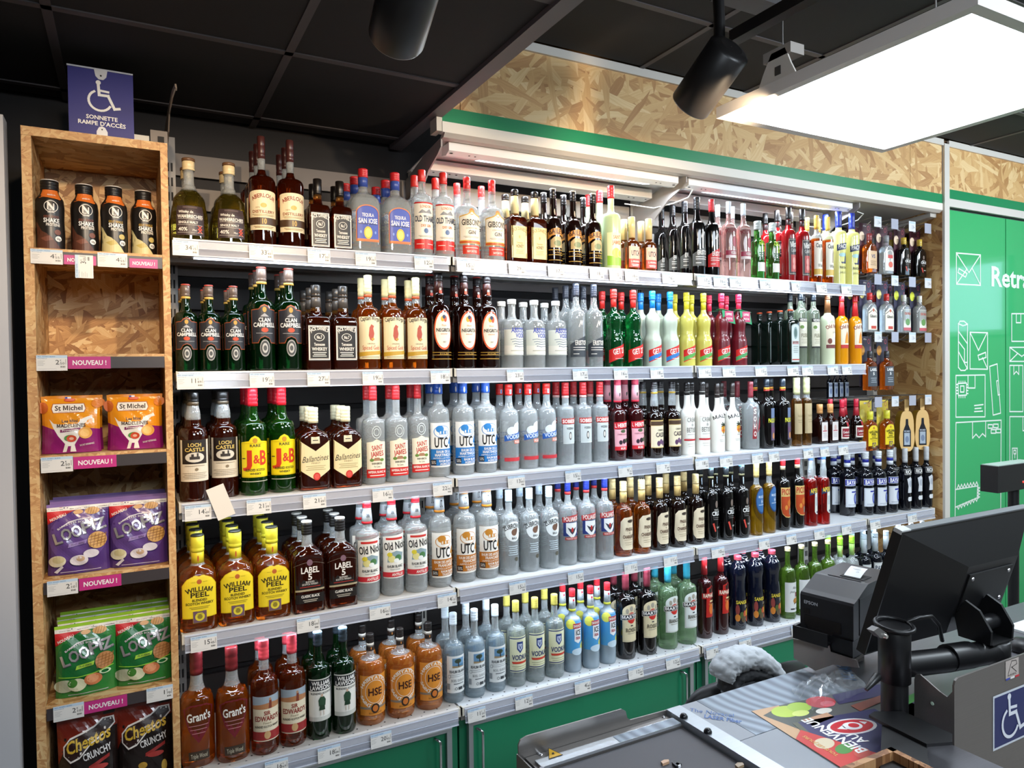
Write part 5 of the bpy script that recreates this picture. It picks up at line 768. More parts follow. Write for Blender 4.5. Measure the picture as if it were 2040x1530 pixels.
def add_bottle(k, H, Rr, x, y, z, label, group, name='bottle', rz=0):
    body, capm, lms, d = bottle_meshes(k, H, Rr)
    o = link(name, body, None, (x, y, z)); o.rotation_euler.z = rz
    link('cap', capm, o)
    for i, l in enumerate(lms): link('label' if i == 0 else 'neck_label' if d['labs'][i][0] > .6 else 'lower_label', l, o)
    tag(o, label, 'bottle', group); return o
DIM={'wam':(0.275,0.0568),'aber':(0.373,0.0437),'jds':(0.251,0.0361),'tequ':(0.309,0.0537),'tham':(0.328,0.0389),'gibs':(0.325,0.0466),'jdh':(0.297,0.0384),'bail':(0.32,0.0351),'stjc':(0.364,0.0402),'utcf':(0.238,0.0345),'erib':(0.364,0.0389),'erir':(0.362,0.0348),'polr':(0.363,0.0341),'absl':(0.287,0.0318),'mist':(0.374,0.034),'capw':(0.351,0.0269),'paci':(0.39,0.0383),'clan':(0.281,0.0334),'clanl':(0.349,0.0405),'jdl':(0.297,0.0432),'morg':(0.34,0.0401),'negr':(0.369,0.0446),'abso':(0.275,0.0442),'eric':(0.351,0.038),'getg':(0.335,0.0411),'getw':(0.336,0.0393),'gety':(0.337,0.0384),'getr':(0.341,0.0386),'jage':(0.279,0.0385),'vedr':(0.381,0.0302),'oncc':(0.374,0.0357),'onor':(0.375,0.0325),'loch':(0.344,0.0436),'jb':(0.354,0.0432),'ball':(0.283,0.0526),'stjw':(0.353,0.0389),'utcb':(0.375,0.0427),'bear':(0.346,0.04),'sobi':(0.348,0.0364),'heri':(0.356,0.0374),'cass':(0.341,0.039),'beti':(0.337,0.0352),'mali':(0.327,0.0353),'soho':(0.332,0.042),'pass':(0.343,0.0364),'slim':(0.346,0.0264),'coin':(0.205,0.032),'marn':(0.224,0.0343),'peel':(0.301,0.0559),'lab5':(0.308,0.0526),'onic':(0.363,0.0419),'utco':(0.376,0.0441),'zubr':(0.334,0.0395),'poli':(0.346,0.038),'pino':(0.322,0.039),'pind':(0.321,0.0382),'cruz':(0.344,0.0342),'blue':(0.349,0.0314),'pico':(0.357,0.0336),'aper':(0.362,0.0316),'baya':(0.343,0.0406),'rica':(0.346,0.0314),'gran':(0.358,0.0514),'sire':(0.366,0.0436),'laws':(0.359,0.0408),'hse':(0.311,0.0503),'boel':(0.33,0.0392),'vodk':(0.331,0.0382),'smir':(0.338,0.0365),'mros':(0.383,0.0423),'mbia':(0.382,0.0433),'raph':(0.382,0.0355),'sang':(0.349,0.0391),'musc':(0.349,0.0393),'gcap':(0.351,0.0347),'past':(0.349,0.0349),'ricb':(0.371,0.0308)}
FAC={1:[('wam',1,[(0.058,0.03),(0.179,0.03)]),('aber',2,[(0.28,0.03),(0.373,0.03)]),('jds',1,[(0.462,0.03),(0.539,0.03)]),('tequ',2,[(0.628,0.03),(0.747,0.03)]),('tham',1,[(0.846,0.03),(0.932,0.03)]),('gibs',1,[(1.033,0.03),(1.14,0.03)]),('jdh',1,[(1.236,0.03),(1.327,0.03)]),('bail',2,[(1.411,0.03),(1.508,0.03),(1.608,0.03)]),('stjc',2,[(1.705,0.03)]),('utcf',1,[(1.803,0.03),(1.896,0.03)]),('erib',3,[(2.186,0.03)]),('erir',0,[(2.272,0.03)]),('polr',1,[(2.379,0.03),(2.474,0.03)]),('absl',0,[(2.565,0.03),(2.666,0.03)]),('mist',2,[(2.781,0.03),(2.88,0.03)]),('capw',1,[(2.977,0.03),(3.063,0.03)]),('paci',1,[(3.161,0.03),(3.266,0.03)])],2:[('clan',2,[(0.04,0.03),(0.108,0.03),(0.182,0.03)]),('clanl',2,[(0.272,0.03),(0.36,0.03)]),('jdl',2,[(0.451,0.03),(0.545,0.03)]),('morg',1,[(0.635,0.03),(0.725,0.03),(0.816,0.03)]),('negr',1,[(0.909,0.03),(1.013,0.03),(1.111,0.03)]),('abso',1,[(1.22,0.03),(1.322,0.03),(1.424,0.03)]),('eric',2,[(1.52,0.03),(1.609,0.03)]),('getg',1,[(1.714,0.03),(1.818,0.03)]),('getw',1,[(1.923,0.03),(2.024,0.03)]),('gety',1,[(2.119,0.03),(2.221,0.03)]),('getr',1,[(2.333,0.03),(2.443,0.03)]),('jage',3,[(2.788,0.03)]),('vedr',1,[(2.86,0.03),(2.955,0.03)]),('oncc',0,[(3.068,0.03)]),('onor',0,[(3.174,0.03),(3.282,0.03)])],3:[('loch',3,[(0.054,0.019),(0.148,0.054)]),('jb',2,[(0.239,0.041),(0.333,0.051)]),('ball',2,[(0.434,0.04),(0.546,0.039)]),('stjw',1,[(0.652,0.048),(0.74,0.052),(0.84,0.094)]),('utcb',1,[(0.923,0.087),(1.025,0.083),(1.124,0.084)]),('bear',1,[(1.23,0.089),(1.32,0.089),(1.406,0.086)]),('sobi',1,[(1.503,0.096),(1.591,0.094),(1.679,0.095)]),('heri',1,[(1.774,0.093),(1.87,0.092)]),('cass',1,[(1.964,0.073),(2.071,0.077)]),('beti',1,[(2.157,0.077),(2.24,0.066)]),('mali',1,[(2.345,0.078),(2.442,0.076)]),('soho',2,[(2.567,0.073)]),('pass',1,[(2.657,0.06),(2.755,0.047)]),('slim',0,[(2.854,0.056),(2.93,0.059)]),('coin',0,[(3.041,0.062),(3.113,0.055)]),('marn',1,[(3.219,0.062),(3.345,0.07)])],4:[('peel',3,[(0.058,0.012),(0.171,0.012),(0.286,0.012)]),('lab5',2,[(0.401,0.012),(0.515,0.012)]),('onic',1,[(0.619,0.032),(0.715,0.045),(0.805,0.037)]),('utco',1,[(0.906,0.049),(1.013,0.059),(1.11,0.056)]),('zubr',1,[(1.206,0.057),(1.3,0.056),(1.391,0.052)]),('poli',1,[(1.485,0.057),(1.575,0.052),(1.668,0.05)]),('pino',1,[(1.766,0.047),(1.863,0.043)]),('pind',1,[(1.967,0.047),(2.074,0.05),(2.18,0.047)]),('cruz',1,[(2.27,0.046),(2.359,0.039),(2.455,0.034)]),('blue',0,[(2.546,0.031),(2.638,0.036)]),('pico',0,[(2.741,0.039),(2.846,0.04)]),('aper',1,[(2.939,0.037),(3.027,0.031)]),('baya',2,[(3.319,0.1),(3.418,0.061),(3.497,0.04),(3.592,0.036)]),('rica',1,[(3.707,0.033),(3.802,0.03),(3.893,0.026)])],5:[('gran',0,[(0.048,0.021),(0.152,-0.0)]),('sire',1,[(0.25,-0.009),(0.342,-0.001)]),('laws',1,[(0.429,0.003),(0.515,-0.001)]),('hse',1,[(0.618,0.009),(0.729,0.007),(0.842,0.013)]),('boel',1,[(0.941,0.019),(1.029,0.018),(1.121,0.023)]),('vodk',1,[(1.212,0.022),(1.298,0.019),(1.388,0.016)]),('smir',1,[(1.478,0.022),(1.565,0.016),(1.653,0.019)]),('mros',1,[(1.754,0.018),(1.864,0.01)]),('mbia',1,[(1.985,0.013),(2.096,0.013)]),('raph',0,[(2.209,0.028),(2.311,0.028)]),('sang',1,[(2.424,0.028),(2.533,0.022),(2.644,0.019)]),('musc',0,[(2.749,0.014),(2.845,0.011),(2.945,0.012),(3.04,0.009)]),('gcap',1,[(3.129,0.009),(3.216,0.004)]),('past',1,[(3.307,-0.002),(3.395,-0.005),(3.482,-0.008)]),('ricb',0,[(3.576,-0.014),(3.683,-0.017),(3.78,-0.02)])]}
# ---------------------------------------------------------------- bottles on the shelves
ORD = {1: [''], 2: ['left', 'right'], 3: ['leftmost', 'middle', 'rightmost'], 4: ['leftmost', 'second', 'third', 'rightmost']}
NUM = {2: 'two', 3: 'three', 4: 'four'}
DEPTHW = ['', 'second', 'third', 'fourth']
for r, L in FAC.items():
    for k, nb, pos in L:
        H, Rr = DIM[k]; d = K[k]; n = len(pos); hb = Rr * (d['bf'] if d['n'] > 2 else 1)
        if k == 'baya': Rr = .041; hb = .041
        for i, (x, yf) in enumerate(pos):
            for j in range(nb + 1):
                y = max(yf, -.024 if r == 5 else .004) + hb + j * (2 * hb + .005)
                if y + hb > BACK - .056: continue
                od = ORD[n][i]
                lab = d['d'] + (f', {od} of {NUM[n]}' if n > 1 else '') if j == 0 else f"{DEPTHW[j]} behind the {od + ' ' if od else ''}{d['d']}"
                add_bottle(k, H, Rr, x + (.002 if j % 2 else 0), y, ZS[r - 1] - .0038, lab, f"{d['pl']} on the {SHF[r - 1]}", rz=random.uniform(-.06, .06) if d['n'] <= 2 else 0)
Hc, Rc = DIM['getr']
for o in [o for o in bpy.data.objects if o.get('label', '').startswith('frosted dark red liqueur bottle')]:
    m = MB(); zc = Hc * .76
    m.face([(-.03, .03, zc), (-.012, -.016, zc), (-.012, -.016, zc + .001), (-.03, .03, zc + .001)], M('#1f9a62', .4))
    T0 = Matrix.Rotation(-.35, 4, 'Y') @ Matrix.Rotation(-.5, 4, 'Z')
    m.prism([(-.018, -.001), (.05, -.012), (.062, -.066), (-.012, -.05)], 'y', -.026, -.0245, M('#1f9a62', .4), T=Matrix.Translation((0, 0, zc + .004)))
    m.prism([(-.02, -.02), (.058, -.02), (.058, .02), (-.02, .02)], 'z', 0, .0015, M('#2aa86a', .4), T=Matrix.Translation((0, -.006, zc + .004)) @ Matrix.Rotation(.15, 4, 'Y'))
    art(m, [P([(-.8, -.9), (.9, -.9), (.9, .1), (-.8, .1)], '#c8386a'), T('OFFRE', 0, -.2, 1.2, .22, W, 1), T('COCKTAIL', 0, -.6, 1.4, .18, W, 1)], .030, .05, lambda u, v, q: (.022 + u, -.0262 - q, zc - .006 + v))
    m.build('neck_collar', o)
# ---------------------------------------------------------------- price tags
TAGS = {1: [(348, 400, '34', '15'), (500, 548, '33', '40'), (616, 661, '17', '50'), (711, 752, '19', '09'), (828, 866, '12', '99'), (912, 948, '15', '25'), (1015, 1048, '29', '50'), (1093, 1125, '17', '95'), (1176, 1204, '18', '09'), (1215, 1240, '10', '15'), (1246, 1273, '16', '99'), (1320, 1346, '16', '95'), (1390, 1416, '17', '50'), (1422, 1447, '16', '95'), (1454, 1477, '15', '50'), (1514, 1536, '24', '90'), (1577, 1593, '8', '25'), (1626, 1647, '12', '95'), (1676, 1696, '6', '90')],
 2: [(351, 405, '11', '89'), (496, 545, '19', '15'), (611, 656, '27', '50'), (721, 762, '19', '09'), (857, 895, '18', '25'), (1009, 1042, '23', '05'), (1140, 1170, '17', '50'), (1222, 1250, '16', '95'), (1295, 1321, '18', '50'), (1391, 1416, '16', '50'), (1439, 1464, '16', '55'), (1504, 1527, '15', '45'), (1568, 1590, '20', '95'), (1597, 1619, '17', '25'), (1648, 1669, '9', '95'), (1677, 1696, '7', '50')],
 3: [(361, 414, '14', '49'), (485, 534, '21', '39'), (598, 644, '21', '89'), (737, 778, '16', '95'), (858, 896, '22', '95'), (1008, 1042, '13', '85'), (1123, 1154, '15', '95'), (1229, 1257, '9', '25'), (1305, 1332, '7', '60'), (1383, 1409, '18', '50'), (1432, 1457, '13', '95'), (1496, 1518, '12', '90'), (1530, 1550, '15', '95'), (1599, 1618, '20', '50'), (1633, 1650, '13', '50'), (1669, 1688, '17', '25')],
 4: [(367, 420, '15', '45'), (581, 627, '18', '09'), (727, 769, '16', '95'), (864, 902, '14', '15'), (1008, 1041, '15', '60'), (1126, 1157, '15', '60'), (1239, 1265, '11', '95'), (1318, 1345, '11', '50'), (1414, 1440, '10', '95'), (1509, 1530, '6', '25'), (1564, 1584, '14', '50'), (1620, 1640, '15', '75'), (1675, 1694, '17', '90'), (1732, 1752, '20', '95'), (1807, 1825, '21', '95')],
 5: [(511, 558, '16', '69'), (618, 664, '18', '09'), (725, 767, '20', '95'), (921, 957, '11', '39'), (1017, 1052, '12', '39'), (1137, 1169, '4', '40'), (1245, 1275, '12', '60'), (1321, 1349, '12', '60'), (1402, 1426, '7', '85'), (1468, 1492, '2', '75'), (1573, 1594, '19', '15')]}
def price_els(e, c): return [B(-1, 0, 1, 1, '#e6e2dc'), B(-1, .82, 1, 1, '#c3d6e6'), T('70CL WHISKY BLEND', -.35, .91, 1.15, .06, '#5a80a8', 1), T('BOUTEILLE', -.62, .79, .6, .05, '#8aa0b8', 1), *[B(-.92, .62 - .09 * i, -.45 - .1 * (i % 2), .635 - .09 * i, '#8a8886') for i in range(4)], T(e, .22 if len(e) == 2 else .34, .55, .52 if len(e) == 2 else .26, .3, '#2c2a2a', 0), T('€', .56, .66, .1, .1, '#3a3838'), T(c, .66, .47, .3, .15, '#3a3838'), *[B(.55 + .055 * i, .2, .55 + .055 * i + (.03 if i % 3 else .045), .3, '#6a6866') for i in range(6)], B(.88, .4, .92, .74, '#9a9896'), B(-.9, .12, .3, .128, '#a8a6a4')]
SEEN = set()
def add_tag(x0, x1, z0, z1, y, e, c, where, tilt=0.0, r=0):
    wdt = x1 - x0; h = z1 - z0; mb = MB(); mb.box(-wdt / 2, -.0003, 0, wdt / 2, .0005, h, M('#e6e2dc', .5))
    art(mb, price_els(e, c), wdt / 2, h, lambda u, v, o: (u, -.0003 - o, v), off0=.00015, lay=.00006)
    o = mb.build('price_tag', None, ((x0 + x1) / 2, y, z0)); o.rotation_euler.x = tilt
    if where in SEEN: where = where.replace('under', 'under the right side of', 1)
    SEEN.add(where); lab = ' '.join(f'{e}.{c} price tag {where}'.replace('bottle with', 'bottle,').replace(' and ', ', ').split()[:15]); return tag(o, lab, 'price tag', 'price tags on the shelves')
for r, L in TAGS.items():
    y = -.0135 - (.03 if r == 5 else 0); ytop = -.0115 - (.03 if r == 5 else 0)
    for a, b, e, c in L:
        pa, pb = at(a, 700, 'y', y), at(b, 700, 'y', y); z1 = ZS[r - 1] - .0075; z0 = z1 - .0475
        xm = (pa.x + pb.x) / 2; near, ni, nn = min(((abs(q[0] - xm), k, i, len(pos)) for k, nb, pos in FAC[r] for i, q in enumerate(pos)))[1:]
        od = ORD[nn][ni]; add_tag(pa.x, pb.x, z0, z1, y - .0045, e, c, 'under ' + (od + ' ' if od else '') + K[near]['d'], tilt=-.105, r=r)
# loose white card stuck over the rail of the third shelf
m = MB(); m.box(-.027, -.0004, -.052, .027, .0004, .052, M('#e8e0d4', .5)); o = m.build('paper_card', None, (at(440, 1005, 'y', -.02).x, -.0185, ZS[2] - .004)); o.rotation_euler = (-.08, -.33, 0)
tag(o, 'blank white paper card leaning askew over the third shelf rail', 'card')
# ---------------------------------------------------------------- chipboard unit with snacks
CX0, CX1, CY, CT = -.376, -.007, -.02, 2.304
cu = empty('snack_unit', ((CX0 + CX1) / 2, 0, 0)); tag(cu, 'tall chipboard shelf unit holding shakes and snack bags', 'shelf unit'); coff = (-(CX0 + CX1) / 2, 0, 0)
def edge_box(mb, x0, y0, z0, x1, y1, z1, mat):
    mb.box(x0, y0 + .0006, z0, x1, y1, z1, mat); mb.box(x0, y0, z0, x1, y0 + .0007, z1, OSBE)
for a, b in ((CX0, CX0 + .024), (CX1 - .02, CX1)):
    m = MB(); edge_box(m, a, CY, 0, b, .36, CT - (.0255 if a == CX0 else 0), OSBY); m.build('side_panel', cu, coff)
m = MB(); edge_box(m, CX0, CY, CT - .025, CX1 - .0205, .36, CT, OSBZ); m.build('top_panel', cu, coff)
bz = [at(66, 493, 'y', CY).z, at(75, 705, 'y', CY).z, at(78, 909, 'y', CY).z, at(82, 1157, 'y', CY).z, at(87, 1409, 'y', CY).z]; bz.append(bz[4] - .335); bz.append(.12)
for z in bz: m = MB(); edge_box(m, CX0 + .0245, CY, z - .02, CX1 - .0205, .34, z, OSBZ); m.build('shelf_board', cu, coff)
m = MB(); m.box(CX0 + .0245, .341, .02, CX1 - .0205, .352, CT - .026, OSBX); m.build('back_panel', cu, coff)
PK = '#c0317e'
def nouveau(xa, xb, z0, z1, lab):
    wdt = xb - xa; mb = MB(); mb.box(-wdt / 2, -.0003, 0, wdt / 2, .0006, z1 - z0, M(PK, .4)); art(mb, [T('NOUVEAU !', 0, .5, 1.6, .38, WW, 1)], wdt / 2, z1 - z0, lambda u, v, o: (u, -.0003 - o, v))
    tag(mb.build('shelf_card', None, ((xa + xb) / 2, CY - .0035, z0)), lab, 'card', 'pink novelty cards on the snack unit')
for i, (z, lst) in enumerate(zip(bz, (((66, 130, '4', '55'), (199, 258, '4', '55')), ((72, 134, '2', '50'),), ((76, 140, '2', '50'),), ((82, 144, '2', '10'),), ((88, 150, '2', '10'), (276, 333, '1', '70'))))):
    z1 = z - .004; z0 = z1 - .041
    m = MB(); m.box(CX0 + .026, CY - .002, z0 + .003, CX1 - .021, CY - .0003, z1 - .004, M('#3c3638', .4)); m.build('strip_holder', cu, coff)
    for a, b, e, c in lst:
        add_tag(at(a, 700, 'y', CY).x, min(at(b, 700, 'y', CY).x, CX1 - .018), z0 - (.003 if i else 0), z1, CY - .0048, e, c, ('below the brown chocolate shakes' if a < 100 else 'below the cream vanilla shakes') if i == 0 else ('on the empty compartment board', 'below the orange madeleine bags', 'below the purple snack bags', 'below the green snack bags' if a < 100 else 'above the dark snack bags')[i - 1])
    for a, b, wh in (((132, 196, 'between the shake price tags'), (262, 318, 'below the cream vanilla shakes')), ((135, 220, 'on the empty compartment board'),), ((141, 227, 'below the orange madeleine bags'),), ((146, 231, 'below the purple snack bags'),), ((150, 237, 'below the green snack bags'),))[i]:
        nouveau(at(a, 700, 'y', CY).x, at(b, 700, 'y', CY).x, z0 + .002, z1 - (.004 if i else .012), 'pink NOUVEAU card ' + wh)
mb = MB(); mb.box(-.033, -.0003, 0, .033, .0005, .045, M('#e6e2dc', .5)); art(mb, price_els('3', '05'), .033, .045, lambda u, v, o: (u, -.0003 - o, v), off0=.00015, lay=.00006)
o = mb.build('price_tag', None, (at(185, 500, 'y', CY - .01).x, CY - .009, at(165, 531, 'y', CY - .01).z)); o.rotation_euler = (0, -PI / 2, 0); tag(o, 'price tag reading 3.05 turned sideways over the shake shelf edge', 'price tag', 'price tags on the shelves')
for i, (cx, k, lab) in enumerate(((100, 'shch', 'black chocolate protein-shake bottle at the left wall of the unit'), (168, 'shch', 'black chocolate protein-shake bottle next to the vanilla ones'), (227, 'shva', 'black vanilla protein-shake bottle next to the chocolate ones'), (286, 'shva', 'black vanilla protein-shake bottle at the right wall of the unit'))):
    p = at(cx, 430, 'y', .045); add_bottle(k, .206, .0365, p.x, (.045, .06, .05, .07)[i], bz[0] + .0005, lab, 'protein shakes on the snack unit', rz=.15)
# snack bags
def pouch_fn(w, h, D, seed):
    rnd = random.Random(seed); ph = [rnd.uniform(0, 6) for _ in range(6)]
    def f(u, v):
        a = max(0, 1 - abs(2 * u / w) ** 2.6); t = v / h
        g = (.75 + .25 * math.sin(min(1, t / .35) * PI / 2)) if t < .35 else max(0, math.cos((t - .35) / .58 * PI / 2)) ** .8 if t < .93 else 0
        wr = .0018 * math.sin(u * 60 + ph[0] + v * 25) * math.sin(v * 48 + ph[1]) * a * (1 - t * .4) + .0012 * math.sin((u + v) * 110 + ph[2]) * a
        return D * a ** .7 * g + wr * (1 if t < .93 else .3)
    return f
def pouch(name, w, h, D, els, mat, loc, label, group, cat='bag', rx=0.0, rz=0.0, seed=1, mesh=None):
    root = empty(name, loc, rz); root.rotation_euler.x = rx
    if mesh is None:
        f = pouch_fn(w, h, D, seed); mb = MB(); nu, nv = 20, 24
        def wid(v): return w * (1 - .035 * math.sin(PI * v / h))
        def side(s):
            return [[((i / nu - .5) * wid(h * j / nv), -s * (f((i / nu - .5) * w, h * j / nv) * (1 if s > 0 else .7) + .0006), h * j / nv) for i in range(nu + 1)] for j in range(nv + 1)]
        F, Bk = side(1), side(-1); mb.grid(F, mat, True); mb.grid([r[::-1] for r in Bk], mat, True)
        mb.grid([[F[j][0] for j in range(nv + 1)][::-1], [Bk[j][0] for j in range(nv + 1)][::-1]], mat); mb.grid([[F[j][-1] for j in range(nv + 1)], [Bk[j][-1] for j in range(nv + 1)]], mat)
        mb.grid([Bk[0], F[0]], mat); mb.grid([F[-1], Bk[-1]], mat); body = mb.mesh('bag_body')
        pm = MB(); art(pm, els, w / 2, h, lambda u, v, o: (u * wid(v) / w, -(f(u, v) + .0006) - o - .0002, v), du=w / 20, dv=h / 24, off0=.0004, lay=.00012); mesh = (body, pm.mesh('bag_print'))
    link('bag_body', mesh[0], root); link('printed_front', mesh[1], root); tag(root, label, cat, group); return mesh
def shiny(h): return M(h, .22, 0, .3)
stm = [P([(-1, 0), (1, 0), (1, .4), (.3, .44), (-.2, .34), (-1, .5)], shiny('#8a1f6a')), P([(-1, .5), (-.2, .34), (.3, .44), (1, .4), (1, 1), (-1, 1)], shiny('#e8951e')), B(-1, .955, 1, 1, shiny('#d9861a')),
       P([(-.75, .6), (-.6, .52), (-.35, .5), (.2, .5), (.4, .6), (.7, .65), (.75, .6), (.6, .58), (.45, .5), (.3, .3), (.1, .14), (.15, .02), (-.05, .02), (-.02, .12), (-.12, .12), (-.18, .02), (-.3, .02), (-.22, .16), (-.45, .3), (-.62, .45)], shiny('#ece6dc')),
       P([(-.62, .7), (.45, .7), (.52, .77), (.45, .87), (-.62, .87), (-.68, .78)], '#a8502a'), P([(-.6, .71), (.43, .71), (.49, .77), (.43, .86), (-.6, .86), (-.65, .78)], '#f0e8dc'), T('St Michel', -.08, .79, .95, .085, '#3a241c', 1), T('Recettes familiales', -.08, .725, .7, .022, '#a8502a'),
       E(-.05, .93, .2, .035, '#d0502a'), B(-.12, .95, .0, .985, '#e8e8f0'), B(-.2, .95, -.12, .985, '#2a4aa8'), T('Les Mini', -.05, .56, .55, .05, '#3a241c', 1), T('MADELEINES', 0, .48, .98, .062, '#3a241c', 1), P([(-.38, .36), (.32, .4), (.32, .44), (-.38, .41)], '#7a1f5a'), T('Provencale', -.04, .4, .56, .032, W, 1, 2),
       E(-.05, .26, .2, .055, '#4a8a3a'), E(.0, .25, .17, .06, '#cf4a2a'), E(.0, .25, .08, .025, '#e8b49a'), E(.48, .34, .24, .1, '#dd9a3a'), E(.46, .34, .16, .07, '#ecb45a'), E(.9, .86, .2, .08, '#d97a1a'), E(-.95, .8, .18, .1, '#c8642a'), T('SACHET REFERMABLE', .52, .14, .5, .03, W, 0, 8)]
def loop(c, c2, acc, food, nm, extra): return [B(-1, 0, 1, 1, shiny(c)), E(0, .52, .98, .36, shiny(c2), 28), B(-1, .955, 1, 1, shiny(acc)), P([(-1, .9), (1, .9), (1, .955), (-1, .955)], '#e6e0d8'), B(-.8, .935, -.7, .95, '#2a3a7a'), B(-.6, .935, -.5, .95, '#c8302a'), *[T(t, x, .922, .36, .014, '#3a3438', 1) for t, x in (('Produit en France', -.68), ('Sans friture', -.1), ('Gouts', .36), ('Croustillant', .78))],
    P([(-1, .9), (-.1, .9), (-1, .74)], '#c8252c'), P([(-1, .74), (-.1, .9), (-.25, .9), (-1, .72)], '#a81a22'), T('NOUVEAU', -.66, .815, .56, .038, W, 1, 20), E(.0, .87, .16, .03, '#c89a6a'), E(.46, .87, .24, .05, '#c89858'), *[LN([(.3 + .09 * i, .83), (.36 + .09 * i, .91)], .006, '#8a5a2a') for i in range(4)],
    A('BARRETTES SOUFFLEES', 0, .3, .42, 128, 58, .026, '#d8d0d8'), LN([(-.55, .68), (-.3, .74), (0, .765), (.35, .77)], .012, '#e0dce0'), T('L', -.70, .51, .27, .15, '#4a4650', 1, 16), T('L', -.72, .52, .27, .15, M('#cfccce', .2, .6), 1, 16), *[e for i, (ch, x, z) in enumerate((('O', -.42, .575), ('O', -.08, .605), ('P', .24, .645), ('I', .46, .675), ('Z', .70, .68))) for e in (T(ch, x + .025, z - .008, .34 if ch != 'I' else .13, .155, '#4a4650', 1, 14), T(ch, x, z, .34 if ch != 'I' else .13, .155, M('#cfccce', .2, .6), 1, 14))],
    P([(-.36, .38), (.24, .42), (.28, .475), (-.32, .435)], acc), T(nm, -.04, .427, .44, .026, '#3a3040', 1, 5), E(.62, .45, .32, .12, food, 22), *[LN([(.36 + .12 * i, .36), (.44 + .12 * i, .54)], .008, '#8a5a2a') for i in range(5)], *[LN([(.34, .38 + .04 * i), (.9, .41 + .04 * i)], .008, '#8a5a2a') for i in range(4)], *extra, B(-.6, .035, .7, .042, '#c8c0cc')]
aio = [E(-.7, .2, .28, .08, '#d8d0b4'), E(-.66, .22, .2, .05, '#c8bc90'), E(.0, .19, .3, .075, '#ddd4d8'), E(.05, .21, .14, .04, '#c8a888'), E(.4, .27, .26, .06, '#d4ccd2'), P([(-.8, .05), (-.55, .14), (-.5, .11), (-.7, .03)], '#cfc8cc')]
oni = [E(-.72, .17, .34, .09, '#b8bca0'), E(-.3, .17, .3, .09, '#d8d8b4'), E(-.46, .2, .16, .06, '#3f7a2a'), E(.22, .22, .3, .085, '#c8774a'), E(.2, .23, .2, .06, '#d99468'), R(.62, .3, .2, .035, .35, '#c8e0b4'), LN([(-.9, .3), (-.3, .28), (.2, .3), (.9, .36)], .012, '#8ac83a')]
che = [B(-1, 0, 1, 1, shiny('#1d1412')), P([(-1, .74), (1, .82), (1, 1), (-1, 1)], shiny('#7a2414')), P([(-1, .5), (-.7, .74), (-1, .8)], shiny('#8a2a14')), P([(.5, .98), (.9, .99), (.86, .95), (.48, .94)], '#2a2422'),
       P([(-.82, .6), (-.6, .52), (-.3, .55), (.1, .68), (.6, .76), (.9, .84), (.85, .93), (.5, .93), (.2, .86), (-.2, .82), (-.6, .78), (-.82, .7)], '#e8e0d8'), P([(-.78, .6), (-.58, .54), (-.3, .57), (.1, .7), (.6, .78), (.86, .85), (.8, .91), (.5, .91), (.2, .84), (-.2, .8), (-.6, .76), (-.78, .69)], '#2a120c'), T('Cheetos', .0, .725, 1.5, .13, '#d9b23a', 1, 13, .2), T('CRUNCHY', .28, .58, .95, .075, '#e0dcd8', 1, 12), P([(.0, .45), (.7, .54), (.7, .5), (.0, .41)], '#9a2a26'), E(.35, .42, .3, .03, '#b03a34'), E(-.3, .2, .18, .04, '#d0a040'), E(.3, .14, .2, .05, '#c88a3a'), E(.65, .26, .1, .07, '#d0a84a'), E(-.1, .32, .16, .04, '#c89a3a')]
def snack(kind_, els, mat, w, h, D, px, zi, lab, grp, nb, y0=.035, cols=('left', 'right')):
    me = None; z = bz[zi] + .0008
    for s, cx in enumerate(px):
        for j in range(nb, -1, -1):
            p = at(cx, 700, 'y', y0); lb = f'{lab}, {"against the left wall" if s == 0 else "beside the bottle wall"}' if j == 0 else f'{("second", "third", "fourth")[j - 1]} bag behind the {cols[s]} {lab}'
            me = pouch('snack_bag', w, h, D, els, mat, (p.x + .004 * (j % 2), y0 + j * (2 * D * .82 + .004), z + (.004 * j if j else 0) * 0), lb, grp, rx=-.05, rz=(.03, -.04)[s] * (1 if j % 2 == 0 else -.5), mesh=me, seed=zi)
snack('madeleine', stm, shiny('#d9861a'), .150, .166, .034, (139, 266), 2, 'orange and purple madeleine bag', 'madeleine bags on the snack unit', 1)
snack('loop', loop('#4d3270', '#5f4484', '#8a70aa', '#c89a58', 'GOUT AIOLI', aio), shiny('#55307a'), .158, .204, .026, (148, 268), 3, 'purple snack bag', 'purple snack bags on the snack unit', 3, .03)
snack('loopg', loop('#2f7a34', '#1f6a34', '#9ac83a', '#b07a48', 'CREME OIGNON', oni), shiny('#5a9a3a'), .158, .206, .026, (157, 275), 4, 'green snack bag', 'green snack bags on the snack unit', 3, .03)
snack('che', che, shiny('#2a1612'), .160, .262, .034, (157, 272), 5, 'dark red corn-snack bag', 'dark snack bags on the snack unit', 1, .04)
